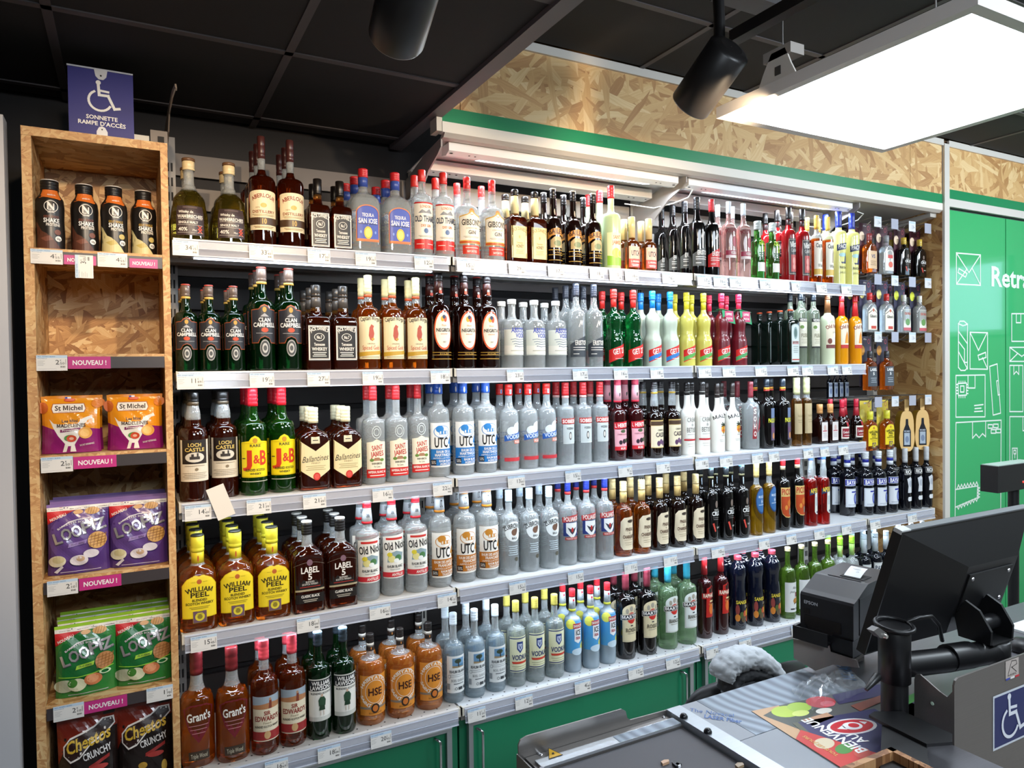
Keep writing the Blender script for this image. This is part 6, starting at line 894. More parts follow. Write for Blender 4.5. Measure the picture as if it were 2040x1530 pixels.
# ---------------------------------------------------------------- sign and bits on the unit
sg = empty('access_sign', (-.178, -.012, CT)); tag(sg, 'blue wheelchair access bell sign standing on the chipboard unit', 'sign')
m = MB(); m.box(-.083, 0, .0, .083, .003, .190, M('#0a0f78', .5)); m.build('sign_plate', sg)
m = MB(); m.box(-.085, -.001, .1905, .083, .004, .195, M('#c8ccd8', .3)); m.prism([(-.013, .193), (-.017, .190), (-.014, .172), (-.006, .163), (.006, .163), (.014, .172), (.017, .190), (.013, .193)], 'y', -.002, -.0002, M('#dcdce0', .3)); m.lathe([(0, .0025), (.001, .0025)], BLACKW, 10, T=Matrix.Translation((0, -.002, .174)) @ Matrix.Rotation(PI / 2, 4, 'X')); m.build('top_clip', sg)
m = MB(); m.prism([(-.014, 0), (.014, 0), (.014, .012), (.008, .024), (0, .028), (-.008, .024), (-.014, .012)], 'y', -.002, -.0002, M('#dcdce0', .3)); m.lathe([(0, .002), (.001, .002)], BLACKW, 10, T=Matrix.Translation((0, -.002, .018)) @ Matrix.Rotation(PI / 2, 4, 'X')); m.build('bottom_clip', sg)
def wheelchair(cx, cz, s, c):
    """pictogram strokes"""
    return [E(cx - .08 * s, cz + .46 * s, .075 * s, .075 * s, c), LN([(cx - .08 * s, cz + .36 * s), (cx - .06 * s, cz + .05 * s), (cx + .2 * s, cz + .05 * s), (cx + .38 * s, cz - .36 * s), (cx + .52 * s, cz - .33 * s)], .085 * s, c), LN([(cx - .06 * s, cz + .2 * s), (cx + .2 * s, cz + .18 * s)], .07 * s, c),
            LN([(cx - .04 * s + .33 * s * math.cos(math.radians(a)), cz - .14 * s + .33 * s * math.sin(math.radians(a))) for a in range(120, 340, 14)], .07 * s, c)]
m = MB(); art(m, wheelchair(.0, .60, .46, WW) + [T('SONNETTE', 0, .275, .42, .06, WW, 1), T("RAMPE D'ACCÈS", 0, .185, .64, .06, WW, 1)], .19, .19, lambda u, v, o: (u, -.0002 - o, v)); m.build('sign_print', sg)
m = MB(); m.box(-.095, .0, CT + .0005, -.055, .03, CT + .021, M('#c9c4ba', .5)); bevel(tag(m.build('bell_receiver'), 'small white bell receiver box beside the blue sign', 'box'), .002)
# ---------------------------------------------------------------- hooks and flasks at the narrow end bay
HX = [3.455, 3.60, 3.755, 3.90]; HZ = [2.372, 2.062, 1.752, 1.398]; WIRE = M('#c8c4c0', .25, .8)
HN = ('top', 'second', 'third', 'lowest')
for ri, z in enumerate(HZ):
    m = MB(); m.box(3.30, BACK - .035, z - .008, XN - .005, BACK - .006, z + .022, M('#a8a4a0', .35, .5)); tag(m.build('hook_bar'), f'grey steel bar carrying the {HN[ri]} row of hooks', 'bar', 'hook bars of the narrow end bay')
    for ci, x in enumerate(HX):
        root = empty('display_hook', (x, BACK - .035, z)); tag(root, f'chrome display hook with tag plate, {HN[ri]} row, {("nearest the bottles", "second from the bottles", "third from the bottles", "nearest the niche wall")[ci]}', 'hook', 'display hooks of the narrow end bay')
        m = MB(); m.tube([(0, 0, 0), (0, -.30, 0), (0, -.325, .018)], .0028, WIRE, 6); m.build('lower_wire', root)
        m = MB(); m.tube([(0, 0, .02), (0, -.34, .035), (0, -.36, .03)], .0025, WIRE, 6); m.build('upper_wire', root)
        m = MB(); prc = (ri + ci) % 2 == 0; m.box(-.030, -.366, -.022, .030, -.364, .034, M('#a9aab8', .3) if not prc else M('#d8d8da', .4))
        if prc: art(m, [B(-.9, .78, .9, .95, '#b8cde0'), T('5', .3, .45, .2, .25, '#4a4a4a'), T('95', .6, .4, .25, .12, '#4a4a4a'), *small(.55, 3, '#a8a8a8', .5, .03, .14)], .030, .056, lambda u, v, o: (u, -.366 - o, v - .022))
        m.build('tag_plate', root)
def card(o, hw, z0, z1, c, els):
    m = MB(); m.box(-hw, .026, z0, hw, .0275, z1, M(c, .4)); art(m, els, hw, z1 - z0, lambda u, v, q: (u, .026 - q, z0 + v)); m.build('hang_card', o)
SP = [(0, 'fcog', 'amber cognac flask on burgundy card', '#4a2430'), (1, 'fimp', 'clear vodka flask with white arched label on burgundy card', '#4a2430'), (2, 'fcru', 'black port flask with gold cap on burgundy card', '#4a2430'), (3, 'fcru', 'black port flask nearest the niche wall', '#4a2430')]
rows = [(0, SP, 2.108), (1, [(0, 'fgib', 'clear gin flask with red cap behind the orange punch', '#3a3450'), (1, 'fgib', 'clear gin flask with red cap on purple card', '#3a3450'), (2, 'fold', 'clear rum flask on lime card beside the gin', '#3a3a50'), (3, 'fold', 'clear rum flask on lime card nearest the niche wall', '#3a3a50')], 1.785),
        (2, [(0, 'flab', 'amber whisky flask with grey label beside the bottles', '#3a3444'), (1, 'flab', 'amber whisky flask with grey label hanging outermost', '#3a3444')], 1.468), (3, [(0, 'fpee', 'amber whisky flask with yellow label beside the red-ribbon bottles', '#d8c04a'), (1, 'fpee', 'amber whisky flask with yellow label beside the gift packs', '#d8c04a')], 1.138)]
for ri, L, z in rows:
    for ci, k, lab, cc in L:
        for j in range(2 if ri < 2 else 1):
            o = add_bottle(k, .215, .047, HX[ci], .10 + j * .075, z, lab if j == 0 else 'one behind the ' + lab, 'flasks on display hooks', 'flask')
            o['category'] = 'flask'
            dot = {'#4a2430': '#e6cdb0', '#3a3450': '#e8dc8a', '#3a3a50': '#d8dc4a', '#3a3444': '#c88a3a', '#d8c04a': '#e0d070'}[cc]
            card(o, .050, .02, HZ[ri] - z + .012, cc, [E(-.55, .72, .42, .1, dot), R(.55, .9, .2, .05, .25, '#b8505a'), B(-.35, .93, .15, .96, '#cfc8c8'), B(.7, .4, .9, .8, '#8a5a6a')])
for i, (ci, lab) in enumerate(((2, 'yellow gift pack with bottle cut-out next to the amber flasks'), (3, 'yellow gift pack with bottle cut-out nearest the niche wall'))):
    root = empty('gift_pack', (HX[ci] + .0, .10, 1.115), -.5); tag(root, lab, 'gift pack', 'gift packs on display hooks')
    pts = [(.044 * math.copysign(abs(math.cos(a)) ** .6, math.cos(a)) * (1 if math.sin(a) < 0 else .9), .115 + .115 * math.copysign(abs(math.sin(a)) ** .75, math.sin(a))) for a in [2 * PI * k / 28 for k in range(28)]]
    m = MB(); m.prism(pts, 'y', -.03, -.026, M('#e0b878', .45)); m.prism([(x * .94, .004 + z * .97) for x, z in pts], 'y', -.0258, .03, M('#c0921a', .45)); m.box(-.012, -.028, .23, .012, -.026, HZ[3] - 1.115 + .012, M('#e0b878', .45)); m.build('pack_body', root)
    m = MB(); art(m, [P([(-.55, .12), (.55, .12), (.55, .5), (.2, .66), (.16, .8), (-.16, .8), (-.2, .66), (-.55, .5)], '#141620'), B(-.4, .16, .4, .46, '#a8b4c0'), E(0, .3, .26, .08, '#7a88a0'), T('RICARD', 0, .5, .8, .04, '#c8d0dc', 1)], .04, .23, lambda u, v, q: (u, -.0302 - q, v)); m.build('bottle_cutout', root)
for i in range(4):   # dark miniatures standing on the bar under the third shelf
    add_bottle('fric', .15, .019, 3.318 + .046 * i, .25, HZ[3] + .0235, f'dark miniature with gold band, {("first", "second", "third", "fourth")[i]} behind the shelf end', 'dark miniatures at the shelf end', 'miniature')['category'] = 'miniature'
m = MB(); m.box(3.29, .20, HZ[3] + .016, 3.52, .41, HZ[3] + .0232, WIRE); tag(m.build('small_tray'), 'narrow chrome tray under the dark miniatures', 'tray')
# ---------------------------------------------------------------- checkout counter in front
STN = brushed('brushed_steel', '#86858a', .38, .7); STD = brushed('dull_steel', '#8b8784', .42, .75); FILMW = brushed('filmed_steel', '#8f9aa6', .34, .4, wave=11); GPL = M('#8f9399', .42, .1); DGP = M('#a39d99', .45)
ZC = .85
ck = empty('checkout_counter', (1.3, -1.5, 0)); tag(ck, 'steel checkout counter with dark conveyor belt', 'counter'); ko = (-1.3, 1.5, 0)
m = MB(); m.box(.545, -2.1, .05, .93, -1.215, .826, M('#5a5856', .5)); m.box(.93, -2.1, .05, 1.2995, -1.225, .838, M('#6a6866', .5)); m.box(1.3065, -1.595, .05, 2.7, -1.225, .838, M('#6a6866', .5)); m.build('counter_body', ck, ko)
gp = [(.535, .66), (.535, .868), (.540, .877), (.554, .881), (.785, .880), (.796, .873), (.800, .858), (.808, .851), (.934, .848), (.944, .840), (.944, .66)]
m = MB(); m.prism(gp, 'y', -1.2085, -1.2055, STD); m.box(.532, -2.1, .60, .5345, -1.2055, .850, STD); bevel(m.build('guard_plate', ck, ko), .001)
m = MB(); m.box(.549, -2.1, .8265, .556, -1.265, .848, STN); m.box(.549, -1.264, .8265, .915, -1.2095, .8395, STD); m.build('side_frame', ck, ko)
m = MB(); m.box(.556, -1.264, .84, .90, -1.236, .8455, brushed('bright_rail', '#d4d8dc', .25, .8)); m.build('belt_rail', ck, ko)
m = MB(); m.box(.74, -1.263, .8456, .90, -1.238, .8459, FILMW); m.build('protective_film', ck, ko)
for px, py in ((1074, 1500), (1078, 1502), (1322, 1427)):
    q = at(px, py, 'z', .842); m = MB(); m.lathe([(0, .004), (.002, .0036), (.003, .002)], M('#d8dade', .2, .9), 12, T=Matrix.Translation((q.x, q.y, .8395))); m.build('screw', ck, ko)
m = MB(); m.box(.558, -2.1, .8265, .903, -1.2665, .836, M('#474549', .55)); m.build('conveyor_belt', ck, ko)
m = MB(); m.box(.906, -2.1, .8265, .945, -1.2095, .8515, brushed('cross_bar', '#bcc2c8', .3, .7)); bevel(m.build('cross_bar', ck, ko), .002)
for px, py in ((1362, 1429), (1410, 1459)):
    q = at(px, py, 'z', .852); m = MB(); m.lathe([(0, .0085), (.003, .0085), (.0075, .006), (.009, .002)], M('#15161a', .3), 18, T=Matrix.Translation((q.x, q.y, .8516))); m.build('stop_button', ck, ko)
m = MB(); m.box(.946, -1.384, .8385, .9925, -1.2095, .8500, GPL); m.build('cover_plate', ck, ko)
m = MB(); m.box(.946, -2.1, .8385, 1.06, -1.3855, .8498, GPL); m.build('cover_plate', ck, ko)
m = MB(); m.box(.9935, -1.384, .8385, 1.34, -1.2095, .8502, FILMW); m.box(1.0605, -2.1, .8385, 1.2995, -1.3855, .8500, STN); m.box(1.2995, -1.5205, .8385, 1.34, -1.3855, .8500, STN); m.build('steel_top', ck, ko)
m = MB(); m.box(1.3405, -1.598, .8385, 2.7, -1.2095, .8502, STN); m.build('steel_top', ck, ko)
def oriented_print(name, p0, p1, els, hw, h, parent=None, loc=None, up=Vector((0, 0, 1)), lift=.0004):
    """print on a flat surface: p0 -> p1 is the writing direction along the foot line"""
    p0, p1 = Vector(p0), Vector(p1); e = (p1 - p0).normalized(); n = up.normalized(); v = n.cross(e); c = (p0 + p1) / 2
    m = MB(); art(m, els, hw, h, lambda a, b, o: c + e * a + v * b + n * (o + lift)); return m.build(name, parent, loc)
a, b = at(1371, 1417, 'z', .8503), at(1460, 1429, 'z', .8503); oriented_print('film_print', a, b, [T('The Novacel', .05, .5, 2, 1, '#3f64a0', 0)], (b - a).length / 2, .016, ck, ko)
a, b = at(1400, 1430, 'z', .8503), at(1475, 1441, 'z', .8503); oriented_print('film_print', a, b, [T('LASER Fiber', .05, .5, 2, 1, '#3f64a0', 1)], (b - a).length / 2, .016, ck, ko)
a, b = at(1706, 1356, 'z', .8503), at(1686, 1318, 'z', .8503); oriented_print('film_print', a, b, [T('NOVACEL', 0, .5, 2, 1, '#6a94c8', 1)], (b - a).length / 2, .03, ck, ko)
t = [at(1092, 1490, 'z', .846), at(1122, 1504, 'z', .846), at(1093, 1513, 'z', .846)]; c = sum(t, Vector()) / 3
m = MB()
for k, (s, cc, dz) in enumerate(((1, '#1c1812', .0003), (.86, '#d9a82a', .0006))): m.face([c + (p - c) * s + Vector((0, 0, dz)) for p in t][::-1], M(cc, .4))
m.face([c + Vector((-.004, -.002, .0009)), c + Vector((.001, -.003, .0009)), c + Vector((.003, .004, .0009)), c + Vector((-.001, .004, .0009))], M('#1c1812', .4)); o = m.build('warning_sticker', ck, ko); o['label'] = 'yellow triangular warning sticker'
# flyers, cling film and crumbs lying on the counter
FP = [Vector((p.x, p.y)) for p in (at(1497, 1417, 'z', .851), at(1752, 1364, 'z', .851), at(1862, 1425, 'z', .851), at(1690, 1540, 'z', .851))]
def sheet(name, quad, z, els, label, thick=.0006, col='#d8d4cc'):
    q = [Vector(p) for p in quad]; mb = MB(); mb.prism([tuple(p) for p in q] if (q[1] - q[0]).cross(q[2] - q[0]) > 0 else [tuple(p) for p in q[::-1]], 'z', z, z + thick, M(col, .35))
    def mp(u, v, o):
        s, t_ = u + .5, v; p = q[0] * (1 - s) * (1 - t_) + q[1] * s * (1 - t_) + q[2] * s * t_ + q[3] * (1 - s) * t_; return (p.x, p.y, z + thick + o)
    i0 = len(mb.f); art(mb, els, .5, 1, mp, du=.2, dv=.2, off0=.0002, lay=.0001)
    for i in range(i0, len(mb.f)):      # keep print facing up
        f = mb.f[i]; a, b, c = (Vector(mb.v[j]) for j in f[:3])
        if (b - a).cross(c - a).z < 0: mb.f[i] = f[::-1]
    return tag(mb.build(name), label, 'flyer', 'flyers on the checkout')
sheet('flyer', FP, .8506, [B(-1, 0, 1, 1, '#5a5a58'), P([(-1, .0), (-.6, 0), (-1, .8)], '#c8a078'), P([(-.95, .1), (-.5, 0), (0, .0), (-.3, .24), (-.8, .4)], '#4a5048'), E(-.62, .12, .2, .1, '#b8d04a'), E(-.4, .1, .16, .09, '#a8c84a'), E(-.5, .2, .12, .05, '#d4e07a'), E(-.06, .1, .2, .12, '#c8303a'), E(-.02, .16, .1, .06, '#e0707a'), P([(.2, .02), (1, 0), (1, .3), (.1, .22)], '#3a3460'), E(-.2, .26, .12, .05, '#e8e4d8'), P([(-.6, .3), (-.2, .3), (-.2, .4), (-.6, .42)], '#c89a78'), P([(.2, .3), (.9, .26), (.9, .38), (.2, .44)], '#8a4a3a'), P([(-1, .5), (-.8, .42), (-.4, 1), (-1, 1)], '#c8302a'), E(-.78, .66, .14, .07, '#d8c8a8'), E(-.66, .8, .14, .06, '#4a8a3a'), E(-.55, .92, .12, .06, '#c84a3a')], 'glossy grocery flyer with vegetables lying under the purple one')
p0, p1, p2, p3 = (at(*p, 'z', .852) for p in ((1579, 1441), (1742, 1412), (1862, 1480), (1712, 1560)))
sheet('flyer', [(p.x, p.y) for p in (p0, p1, p2, p3)], .8516, [B(-1, 0, 1, 1, '#34305e'), B(-1, .0, -.88, 1, '#5a5c48')], 'purple welcome flyer with red round logo on the counter')
oz = .8524
a, b = at(1727, 1494, 'z', oz), at(1632, 1441, 'z', oz); oriented_print('flyer_print', a, b, [T('BIENVENUE', .18, .5, 2.5, 1, WW, 1)], (b - a).length / 2, .026)
a2, b2 = at(1731, 1477, 'z', oz), at(1700, 1461, 'z', oz); o2 = oriented_print('flyer_print', a2, b2, [T('AU', 0, .5, 2.0, 1, WW, 1)], (b2 - a2).length / 2, .024)
a3, b3 = at(1672, 1505, 'z', oz), at(1604, 1466, 'z', oz); o3 = oriented_print('flyer_print', a3, b3, [T('TOUS LES JOURS', 0, .5, 2.0, 1, '#d8a05a', 1)], (b3 - a3).length / 2, .009)
c = at(1697, 1447, 'z', oz); m = MB()
def blob(mb, c, rx, ry, col, dz, rot=0.0, n=24, cut=None):
    pts = [(rx * math.cos(2 * PI * k / n), ry * math.sin(2 * PI * k / n)) for k in range(n)]
    mb.face([(c.x + x * math.cos(rot) - y * math.sin(rot), c.y + x * math.sin(rot) + y * math.cos(rot), c.z + dz) for x, y in pts], M(col, .35))
blob(m, c, .058, .03, '#e8e4e4', .0002, -.2); blob(m, c, .050, .025, '#c8202c', .0004, -.2); blob(m, c + Vector((.002, .0, 0)), .022, .015, '#f0eeee', .0006, -.2); blob(m, c + Vector((.006, .0, 0)), .012, .009, '#c8202c', .0008, -.2)
m.face([c + Vector((-.036, .007, .0006)), c + Vector((-.02, -.005, .0006)), c + Vector((-.014, .012, .0006))], M('#f0eeee', .35)); m.face([c + Vector((.03, -.008, .0006)), c + Vector((.044, -.004, .0006)), c + Vector((.03, .006, .0006))], M('#f0eeee', .35))
logo = m.build('flyer_logo')
fly = bpy.data.objects['flyer.001']
for o in [x for x in bpy.data.objects if x.name.startswith(('flyer_print', 'flyer_logo'))]: o.parent = fly
sheet('flyer', [(p.x, p.y) for p in (at(1806, 1388, 'z', .851), at(1850, 1368, 'z', .851), at(1870, 1440, 'z', .851), at(1815, 1470, 'z', .851))], .8506, [B(-1, 0, 1, 1, '#3a3560'), B(-1, 0, 1, .22, '#4aa04a'), E(.1, .62, .5, .16, '#e4e2ea'), E(.2, .64, .3, .1, '#4a4a70')], 'purple and green flyer tucked behind the monitor pole')
rnd = random.Random(7); cf = Vector(at(1655, 1368, 'z', .86)); m = MB(); rows = []
for j in range(13):
    row = []
    for i in range(19):
        u, v = i / 18 * 2 - 1, j / 12 * 2 - 1; e_ = max(0, 1 - u * u) * max(0, 1 - v * v)
        row.append((cf.x + u * .10 + v * .02 + rnd.uniform(-.005, .005), cf.y + v * .045 + rnd.uniform(-.005, .005), .853 + .04 * e_ ** .5 * (.5 + rnd.random() * .5)))
    rows.append(row)
m.grid(rows, film('#e8eef2', .15, .05), False); o = m.build('cling_film', None); tag(o, 'crumpled clear cling film lying on the flyers', 'film')
for i, (px, py, sx, sy, cc, lab) in enumerate(((1325, 1521, .010, .005, '#c8a080', 'small copper coloured scrap on the conveyor belt'), (1348, 1524, .009, .009, '#1a1a1c', 'small black plastic scrap on the conveyor belt'), (1351, 1527, .004, .006, '#e8e8ec', 'tiny white scrap beside the black one on the belt'), (1473, 1527, .010, .006, '#9a8468', 'beige crumb beside the cross bar'))):
    q = at(px, py, 'z', .8365 if i < 3 else .851); m = MB(); m.prism([(-sx, -sy), (sx * .7, -sy * .8), (sx, sy * .3), (sx * .2, sy), (-sx * .8, sy * .6)], 'z', 0, .005, M(cc, .3)); tag(m.build('scrap', None, (q.x, q.y, .8363 if i < 3 else .8503)), lab, 'scrap')
# ---------------------------------------------------------------- receipt printer on its bracket
PB = M('#26262a', .38); PB2 = M('#1b1b1e', .42)
ZT = 1.035
P1, P0, P2 = at(1594, 1180, 'z', ZT), at(1700, 1206, 'z', ZT), at(1762, 1164, 'z', ZT)
e1 = (P0 - P1); Wp = e1.length; e1.normalize(); e2 = Vector((-e1.y, e1.x, 0)); Dp = max(.15, (P2 - P0).dot(e2))
TP = Matrix(((e1.x, e2.x, 0, P1.x), (e1.y, e2.y, 0, P1.y), (0, 0, 1, ZT), (0, 0, 0, 1)))
def plane_at(px, py, p, n):
    d = FW + RX * ((px - 1020) / FPX) - UP * ((py - 765) / FPX); return CAM + d * ((p - CAM).dot(n) / d.dot(n))
rp = empty('receipt_printer', (0, 0, 0)); rp.matrix_world = TP; tag(rp, 'black receipt printer with paper slip on a steel bracket', 'printer')
m = MB(); m.prism([(.0, -.125), (0, -.004), (.004, .002), (.02, .008), (.075, .034), (.085, .035), (Dp, .036), (Dp, -.125)], 'x', 0, Wp, PB); bevel(m.build('printer_body', rp), .006, 3)
m = MB(); m.box(-.0015, -.006, -.126, Wp + .001, .05, -.086, PB2); m.box(.006, -.034, -.106, Wp - .05, -.006, -.102, PB2); m.box(.0, -.037, -.106, Wp - .045, -.034, -.074, PB2); m.box(.0, -.035, -.106, .006, -.006, -.074, PB2); m.build('lower_tray', rp)
m = MB(); m.box(.012, -.0012, -.078, Wp - .03, .0, -.052, BLACKW); m.box(.02, -.003, -.086, Wp - .05, -.0005, -.078, BLACKW); m.build('slip_slot', rp)
m = MB(); m.box(Wp + .0, .03, -.08, Wp + .0012, Dp - .03, .008, PB2); m.box(.03, .082, .0352, Wp - .02, .084, .0362, PB2); m.build('side_panel', rp)
m = MB(); m.box(.055, .095, .0345, Wp - .02, .14, .0366, BLACKW); m.build('paper_slot', rp)
m = MB(); rows = [[(x, .097 + .004 + .045 * math.sin(t), .038 + .022 * math.sin(t) * math.cos(t * .6)) for x in (.062, Wp - .03)] for t in [k * .17 for k in range(9)]]; m.grid(rows, M('#e4e6e8', .5)); art(m, [*small(.8, 3, '#7a7a7e', 1.0, .03, .16), T('1234', .3, .3, .4, .1, '#5a5a5e')], (Wp - .095) / 2, .04, lambda u, v, o: (u + (Wp - .03 + .062) / 2, .101 + .045 * math.sin(v / .04 * 1.3), .0386 + o + .022 * math.sin(v / .04 * 1.3) * math.cos(v / .04 * .78)), dv=.006); m.build('paper_slip', rp)
m = MB(); art(m, [T('EPSON', 0, .5, 2, 1, '#c8ccd4', 1)], .018, .008, lambda u, v, o: (.028 + u, -.0006 - o, -.024 + v)); m.box(.01, -.0012, -.048, .024, -.0003, -.036, BLACKW); m.build('maker_badge', rp)
nf = -e2; pp = P1 - e2 * .010
pg = [plane_at(px, py, pp, nf) for px, py in ((1581, 1272), (1621, 1280), (1625, 1273), (1629, 1271), (1648, 1281), (1653, 1287), (1655, 1298), (1708, 1315), (1712, 1330), (1660, 1324), (1625, 1336), (1582, 1311))]
m = MB(); nn = [p - e2 * .002 for p in pg]; tri = tessellate_polygon([[Vector(((p - pp).dot(e1), p.z, 0)) for p in pg]])
for t in tri: m.face([nn[j] for j in t], DGP); m.face([pg[j] for j in t[::-1]], DGP)
for j in range(len(pg)): m.face([pg[j], pg[(j + 1) % len(pg)], nn[(j + 1) % len(pg)], nn[j]], DGP)
sq = [P1 - e2 * .008 + Vector((0, 0, -.132)), P0 - e2 * .008 + Vector((0, 0, -.132)), P0 + e2 * Dp + Vector((0, 0, -.132)), P1 + e2 * Dp + Vector((0, 0, -.132))]
m.face(sq, DGP); m.face([p - Vector((0, 0, .003)) for p in sq[::-1]], DGP)
cpos = (P0 + P1) / 2 + e2 * Dp * .6; m.box(cpos.x - .02, cpos.y - .02, .8502, cpos.x + .02, cpos.y + .02, ZT - .135, DGP)
tag(m.build('printer_bracket'), 'grey folded steel bracket holding the receipt printer', 'bracket')
# ---------------------------------------------------------------- till monitor on a pole
MK = M('#131315', .42); MK2 = M('#0d0d0f', .5)
A0 = Vector((1.31, -1.50, 1.247)); B0 = Vector((1.31, -1.41, .955)); dn = (B0 - A0); Hm = dn.length; dn.normalize(); ex = Vector((1, 0, 0)); nb = ex.cross(-dn).normalized()   # towards the customer side
if nb.y > 0: nb = -nb
TM = Matrix(((ex.x, -dn.x, nb.x, A0.x), (ex.y, -dn.y, nb.y, A0.y), (ex.z, -dn.z, nb.z, A0.z), (0, 0, 0, 1))); WM = .50
mo = empty('till_monitor', (0, 0, 0)); mo.matrix_world = TM; tag(mo, 'black till monitor seen from behind on a pole arm', 'monitor')
m = MB(); m.box(0, -Hm, -.030, WM, 0, -.008, MK); bevel(m.build('bezel', mo), .006, 3)
m = MB(); m.box(.0, -.0005, -.026, WM, .0025, -.010, M('#6f7274', .45)); m.prism([(-.001, -.006), (-.001, .003), (.006, .0035), (.03, .0032), (.03, -.002), (.008, -.002)], 'z', -.028, -.009, M('#c8c9c8', .35)); m.build('top_edge', mo)
def frus(mb, o, i, z0, z1, mat):
    a = [(o[0], o[1], z0), (o[2], o[1], z0), (o[2], o[3], z0), (o[0], o[3], z0)]; b = [(i[0], i[1], z1), (i[2], i[1], z1), (i[2], i[3], z1), (i[0], i[3], z1)]
    for k in range(4): mb.face([a[k], a[(k + 1) % 4], b[(k + 1) % 4], b[k]], mat)
    mb.face(b, mat)
m = MB(); frus(m, (.004, -Hm + .004, WM - .004, -.004), (.20, -Hm + .05, WM - .10, -.085), -.008, .042, MK); bevel(m.build('rear_shell', mo), .004, 2)
m = MB(); m.box(.21, -.20, .0425, .385, -.105, .046, MK2)
for x, y in ((.225, -.118), (.37, -.118), (.225, -.19), (.37, -.19)): m.lathe([(0, .005), (.002, .004)], M('#c8c8cc', .2, .9), 12, T=Matrix.Translation((x, y, .046)))
m.build('mounting_plate', mo)
m = MB(); m.box(.004, -Hm + .01, -.0325, WM - .004, -.01, -.030, M('#20242a', .1)); m.build('screen', mo)
PX, PY = 1.270, -1.50; PBK = M('#111113', .4)
pm = empty('monitor_pole', (PX, PY, ZC)); tag(pm, 'black steel pole with clamp arm holding the till monitor', 'stand'); po = (-PX, -PY, -ZC)
m = MB(); m.lathe([(.8504, .026), (1.06, .026)], PBK, 28, c=(PX, PY, 0)); m.build('post', pm, po)
m = MB(); m.lathe([(.945, .0265), (.947, .031), (1.060, .031), (1.062, .0295)], PBK, 28, c=(PX, PY, 0)); m.build('sleeve', pm, po)
m = MB(); m.tube([(PX + .036 * math.cos(a), PY + .036 * math.sin(a), 1.063 + .004 * math.sin(a)) for a in [k * PI / 10 for k in range(21)]] + [(PX + .05, PY - .02, 1.075), (PX + .11, PY - .01, 1.065), (PX + .17, PY + .01, 1.03), (PX + .20, PY + .02, .985)], .0045, PBK, 8); m.build('cable', pm, po)
S0 = at(1985, 1296, 'y', -1.535); zA = at(1815, 1316, 'y', PY).z
m = MB(); m.tube([(PX, PY, zA), ((PX + S0.x) / 2, (PY + S0.y) / 2, (zA + S0.z) / 2 - .004), tuple(S0)], .0255, PBK, 18); d0 = Vector((PX, PY, zA)); m.tube([d0.lerp(S0, .5), d0.lerp(S0, .72)], .0285, PBK, 18); m.build('arm', pm, po)
hx, hy = S0.x, S0.y
m = MB(); m.lathe([(S0.z - .03, .024), (S0.z - .026, .028), (S0.z + .022, .028), (S0.z + .024, .024)], PBK, 22, c=(hx, hy, 0)); m.box(hx - .05, hy - .02, S0.z + .0245, hx + .03, hy + .05, S0.z + .0275, MK2); m.build('swivel', pm, po)
m = MB(); zb0 = S0.z + .028
for dx in (-.055, .03): m.prism([(hy - .018, zb0), (hy + .05, zb0), (hy + .06, zb0 + .05), (hy + .035, zb0 + .085), (hy + .005, zb0 + .07), (hy - .02, zb0 + .03)], 'x', hx + dx - .0035, hx + dx + .0035, MK)
m.tube([(hx - .052, hy + .02, zb0 + .03), (hx + .027, hy + .02, zb0 + .03)], .017, MK, 16); m.build('hinge', pm, po)
q = at(1745, 1262, 'y', PY - .01); m = MB(); m.prism([(q.x - .022, q.z + .012), (q.x - .005, q.z + .016), (q.x + .02, q.z + .0), (q.x + .02, q.z - .012), (q.x + .0, q.z - .006)], 'y', PY - .02, PY - .005, M('#5a5856', .4)); m.lathe([(0, .005), (.006, .004)], M('#d8d4cc', .25, .7), 10, T=Matrix.Translation((q.x + .012, PY - .02, q.z - .004)) @ Matrix.Rotation(PI / 2, 4, 'X')); m.build('side_clip', pm, po)
q = at(1738, 1362, 'y', PY - .01); m = MB(); m.tube([(q.x - .02, PY - .01, q.z - .008), (q.x + .0, PY - .01, q.z + .003), (q.x + .03, PY, q.z + .004)], [.004, .007, .009], MK, 10); m.build('clamp_lever', pm, po)
sh = [at(*p, 'z', .895) for p in ((1731, 1424), (1742, 1417), (1800, 1417), (1897, 1462), (1897, 1478), (1846, 1482), (1757, 1438))]
m = MB(); m.prism([(p.x, p.y) for p in sh[::-1]], 'z', .889, .895, PBK); fb = [at(*p, 'z', .889) for p in ((1757, 1440), (1800, 1432), (1846, 1478), (1852, 1545), (1752, 1560))]; m.prism([(p.x, p.y) for p in fb[::-1]], 'z', .8506, .8888, MK2); m.build('foot_plate', pm, po)
# ---------------------------------------------------------------- steel front panel with access pictogram
pn = empty('counter_front_panel', (1.302, -1.6, 0)); tag(pn, 'folded grey steel counter panel with wheelchair pictogram', 'panel'); no = (-1.302, 1.6, 0)
PM = brushed('panel_steel', '#8d8783', .45, .6)
m = MB(); m.prism([(1.302, .05), (1.302, .968), (1.306, .977), (1.315, .981), (2.4, .981), (2.4, .05)], 'y', -1.604, -1.6, PM); m.build('front_sheet', pn, no)
m = MB(); m.prism([(-1.6, .05), (-1.6, .955), (-1.59, .94), (-1.575, .945), (-1.535, .965), (-1.525, .962), (-1.522, .95), (-1.522, .05)], 'x', 1.302, 1.305, PM); m.lathe([(0, .004), (.001, .003)], M('#d8f0d8', .3), 10, T=Matrix.Translation((1.3015, -1.56, .915)) @ Matrix.Rotation(-PI / 2, 4, 'Y')); m.build('side_flange', pn, no)
s0 = at(1978, 1388, 'y', -1.6045); s1 = at(1978, 1497, 'y', -1.6045); sw = .125; hh = s0.z - s1.z
m = MB(); art(m, [B(0, 0, 1, 1 * hh / hh, '#cdd2da')], sw, hh, lambda u, v, o: (s0.x + u, -1.6045 - o, s1.z + v))
